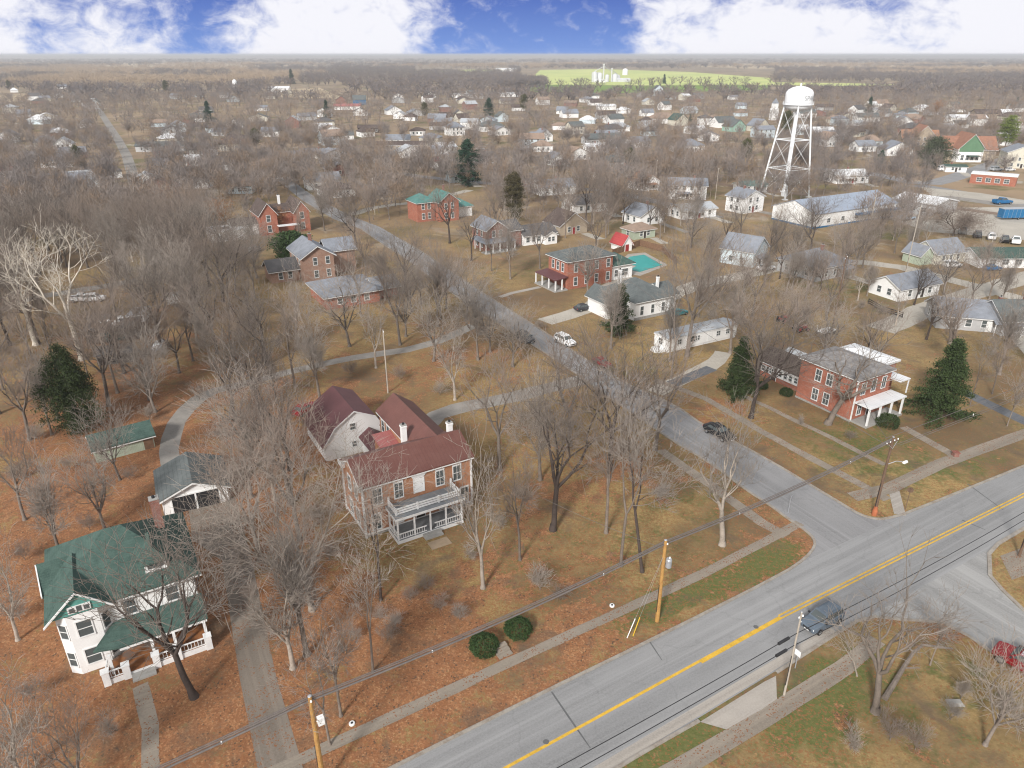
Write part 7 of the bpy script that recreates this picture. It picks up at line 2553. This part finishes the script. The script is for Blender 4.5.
def on_field(x, y):
    px, py = PX(x, y)
    return (520 < px < 775 and 69 < py < (93.5 if px < 700 else 91)) or (770 < px < 900 and 82 < py < 90) or (270 < px < 350 and 86 < py < 99) or (-10 < px < 30 and 92 < py < 103) or (415 < px < 508 and 69 < py < 73)


mid = [m for m in mid if not on_field(m[0], m[1])]
mass('far_town_trees', U2, mid, M['wood_mid'], 'bare trees among the farthest houses of the town')
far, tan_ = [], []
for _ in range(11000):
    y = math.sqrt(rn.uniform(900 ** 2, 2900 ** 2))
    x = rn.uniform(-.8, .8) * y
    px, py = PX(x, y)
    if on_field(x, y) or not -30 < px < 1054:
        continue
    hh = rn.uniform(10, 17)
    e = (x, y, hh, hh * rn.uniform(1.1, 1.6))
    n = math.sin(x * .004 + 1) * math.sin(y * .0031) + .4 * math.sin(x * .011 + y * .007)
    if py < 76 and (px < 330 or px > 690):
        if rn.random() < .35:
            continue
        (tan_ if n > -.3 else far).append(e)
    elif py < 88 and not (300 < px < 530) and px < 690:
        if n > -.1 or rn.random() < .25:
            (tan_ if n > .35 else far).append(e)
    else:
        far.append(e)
# lone trees and a hedge standing in the fields
for px, py in ((575, 87), (580, 86.6), (585, 87), (650, 87), (660, 86.5), (640, 87.5), (652, 86.8), (700, 86), (706, 86), (720, 85.5), (690, 86.5), (735, 85.6), (745, 85.2), (560, 88.5), (548, 89), (600, 88.9), (630, 89), (770, 83), (790, 82.6), (815, 82.4), (840, 82), (860, 82), (680, 84.8), (672, 85.5)):
    x, y = G(px, py)
    far.append((x, y, 17, 22))
for i in range(260):      # edge of wood left of the field
    px = rn.uniform(500, 545)
    x, y = G(px, rn.uniform(82, 87.5))
    far.append((x, y, rn.uniform(12, 17), 17))
for i in range(2600):       # wood strips towards the horizon
    px = rn.uniform(-30, 1054)
    b = rn.choice((67.6, 66.4, 65.2, 63.6, 62.2, 61.0, 60.0)) + .5 * math.sin(px * .013 + rn.choice((0, 2))) 
    x, y = G(px, b + rn.uniform(-.15, .15))
    hh = rn.uniform(12, 20)
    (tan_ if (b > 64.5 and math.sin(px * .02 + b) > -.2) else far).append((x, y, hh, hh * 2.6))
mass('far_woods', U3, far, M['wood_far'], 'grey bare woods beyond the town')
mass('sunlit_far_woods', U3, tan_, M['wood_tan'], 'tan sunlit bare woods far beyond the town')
# ------------------------------------------------------------------ a label for every scattered tree, from what it stands beside
MARKS = [(-16, 72, 'the orange brick house'), (-37, 54, 'the green-roofed white house'), (-38, 76, 'the white two-car garage'), (-52, 87, 'the pale green shed'), (-22, 88, 'the white barn'), (54, 99, 'the red brick corner house'),
         (G(300, 275) + ('the tan-brick gabled house',)), (G(352, 300) + ('the low blue-grey annex',)), (G(272, 228) + ('the twin-gabled brick house',)), (G(445, 215) + ('the teal-roofed brick house',)), (G(495, 245) + ('the dark red brick house',)),
         (G(575, 280) + ('the slate-roofed brick house',)), (G(645, 310) + ('the white slate-hipped house',)), (G(700, 345) + ('the white mobile home',)), (G(640, 265) + ('the teal pool',)), (G(785, 195) + ('the water tower',)),
         (G(830, 225) + ('the blue-grey roofed metal hall',)), (G(765, 262) + ('the pale blue gabled house',)), (G(850, 275) + ('the grey hip-roofed house',)), (G(918, 297) + ('the low white windowed house',)), (G(960, 328) + ('the long grey ranch house',)),
         (G(940, 262) + ('the pale grey-green house',)), (G(985, 235) + ('the row of parked vehicles',)), (G(77, 430) + ('the dark green juniper',)), (G(82, 360) + ('the white-barked sycamore',)), (G(108, 340) + ('the dark junk shelter',)), (G(141, 320) + ('the white box trailers',)),
         (G(212, 240) + ('the low white flat-roofed building',)), (G(240, 385) + ('the bend of the gravel lane',)), (G(565, 344) + ('the white SUV',)), (G(719, 432) + ('the black car',)), (G(54, 165) + ('the far left grey hip roof',)), (G(310, 156) + ('the long white ranch house',)),
         (G(468, 186) + ('the tall green cedar',)), (G(425, 167) + ('the bright red roof',)), (G(938, 418) + ('the large pointed cedar',)), (G(736, 394) + ('the dark conical evergreen',)), (G(619, 334) + ('the dark green cedar',)), (G(484, 650) + ('the round green shrubs',)),
         (G(890, 690) + ('the fallen log',)), (G(1022, 668) + ('the red silver-roofed SUV',)), (G(300, 345) + ('the mid gravel lane',)), (G(170, 300) + ('the grey-white box trailer',)), (G(324, 780) + ('the left utility pole',)), (G(657, 620) + ('the transformer pole',)),
         (G(690, 195) + ('the white two-storey porch house',)), (G(605, 178) + ('the red-brown hip roof',)), (G(134, 185) + ('the white metal-roofed shed',)), (G(190, 152) + ('the dark-roofed white house',)), (G(953, 232) + ('the wide round-crowned oak',))]
ORD = ('nearest', 'second', 'third', 'fourth', 'fifth', 'sixth', 'seventh', 'eighth', 'ninth', 'tenth', 'eleventh', 'twelfth', 'thirteenth', 'fourteenth', 'fifteenth', 'sixteenth', 'seventeenth', 'eighteenth', 'nineteenth', 'twentieth')
buckets = {}
for o, look in FARH:
    o['category'] = 'house'
    o['group'] = 'houses half hidden in the far trees'
    ALL.append(o)
MARKS += [(G(345, 108) + ('the pink-red roof',)), (G(390, 113) + ('the bright white far gable',)), (G(490, 130) + ('the large slate hip roof',)), (G(524, 110) + ('the rounded green tree',)), (G(600, 145) + ('the long blue-grey roof',)), (G(629, 165) + ('the dark round bush',)), (G(662, 122) + ('the tan hip roof',)),
          (G(735, 130) + ('the pointed teal gable',)), (G(868, 116) + ('the dark blue-green spruce',)), (G(973, 158) + ('the green-gabled church',)), (G(915, 145) + ('the brown-roofed gable',)), (G(964, 122) + ('the long white far roof',)), (G(125, 150) + ('the far straight street',)), (G(210, 125) + ('the left dark spruce',)), (G(80, 170) + ('the yellow-green tree',)), (G(167, 94) + ('the upper left green tree',)), (G(598, 82) + ('the grain elevator',)), (G(236, 92) + ('the far white silo',)), (G(460, 98) + ('the long white commercial building',))]
for o, look in TREES + FARH:
    x, y = o.location[0], o.location[1]
    px, py = PX(x, y)
    best = sorted((math.hypot(m[0] - x, m[1] - y), i) for i, m in enumerate(MARKS))[0]
    m = MARKS[best[1]]
    mx, my = PX(m[0], m[1])
    if abs(px - mx) > abs(py - my) * 1.2:
        rel = 'left of' if px < mx else 'right of'
    else:
        rel = 'behind' if py < my else 'in front of'
    buckets.setdefault((look, rel, m[2]), []).append((best[0], o))
for (look, rel, mark), L in buckets.items():
    L.sort(key=lambda t: t[0])
    for i, (_, o) in enumerate(L):
        rel2 = rel
        if len(L) == 1:
            o['label'] = f'{look} {rel} {mark}'
        elif i == 0:
            o['label'] = f'{look} {rel} {mark}, the one nearest it'
        else:
            o['label'] = f'{look} {rel} {mark}, {ORD[min(i, 19)]} from it'
print('things', len(ALL), 'trees', len(TREES), 'rest', len(rest), 'mid', len(mid), 'far', len(far), len(tan_))
# ------------------------------------------------------------------ air
HAZE = True
if HAZE:
    hm = bpy.data.materials.new('haze')
    hm.use_nodes = True
    nt = hm.node_tree
    for n in list(nt.nodes):
        nt.nodes.remove(n)
    vo = nt.nodes.new('ShaderNodeVolumePrincipled')
    vo.inputs['Color'].default_value = (.95, .97, 1.0, 1)
    vo.inputs['Density'].default_value = 0.00016
    vo.inputs['Anisotropy'].default_value = 0.2
    om = nt.nodes.new('ShaderNodeOutputMaterial')
    nt.links.new(vo.outputs[0], om.inputs['Volume'])
    tag(MB().box(-9000, -500, -1, 9000, 12000, 52).build('haze', hm), kind='stuff')
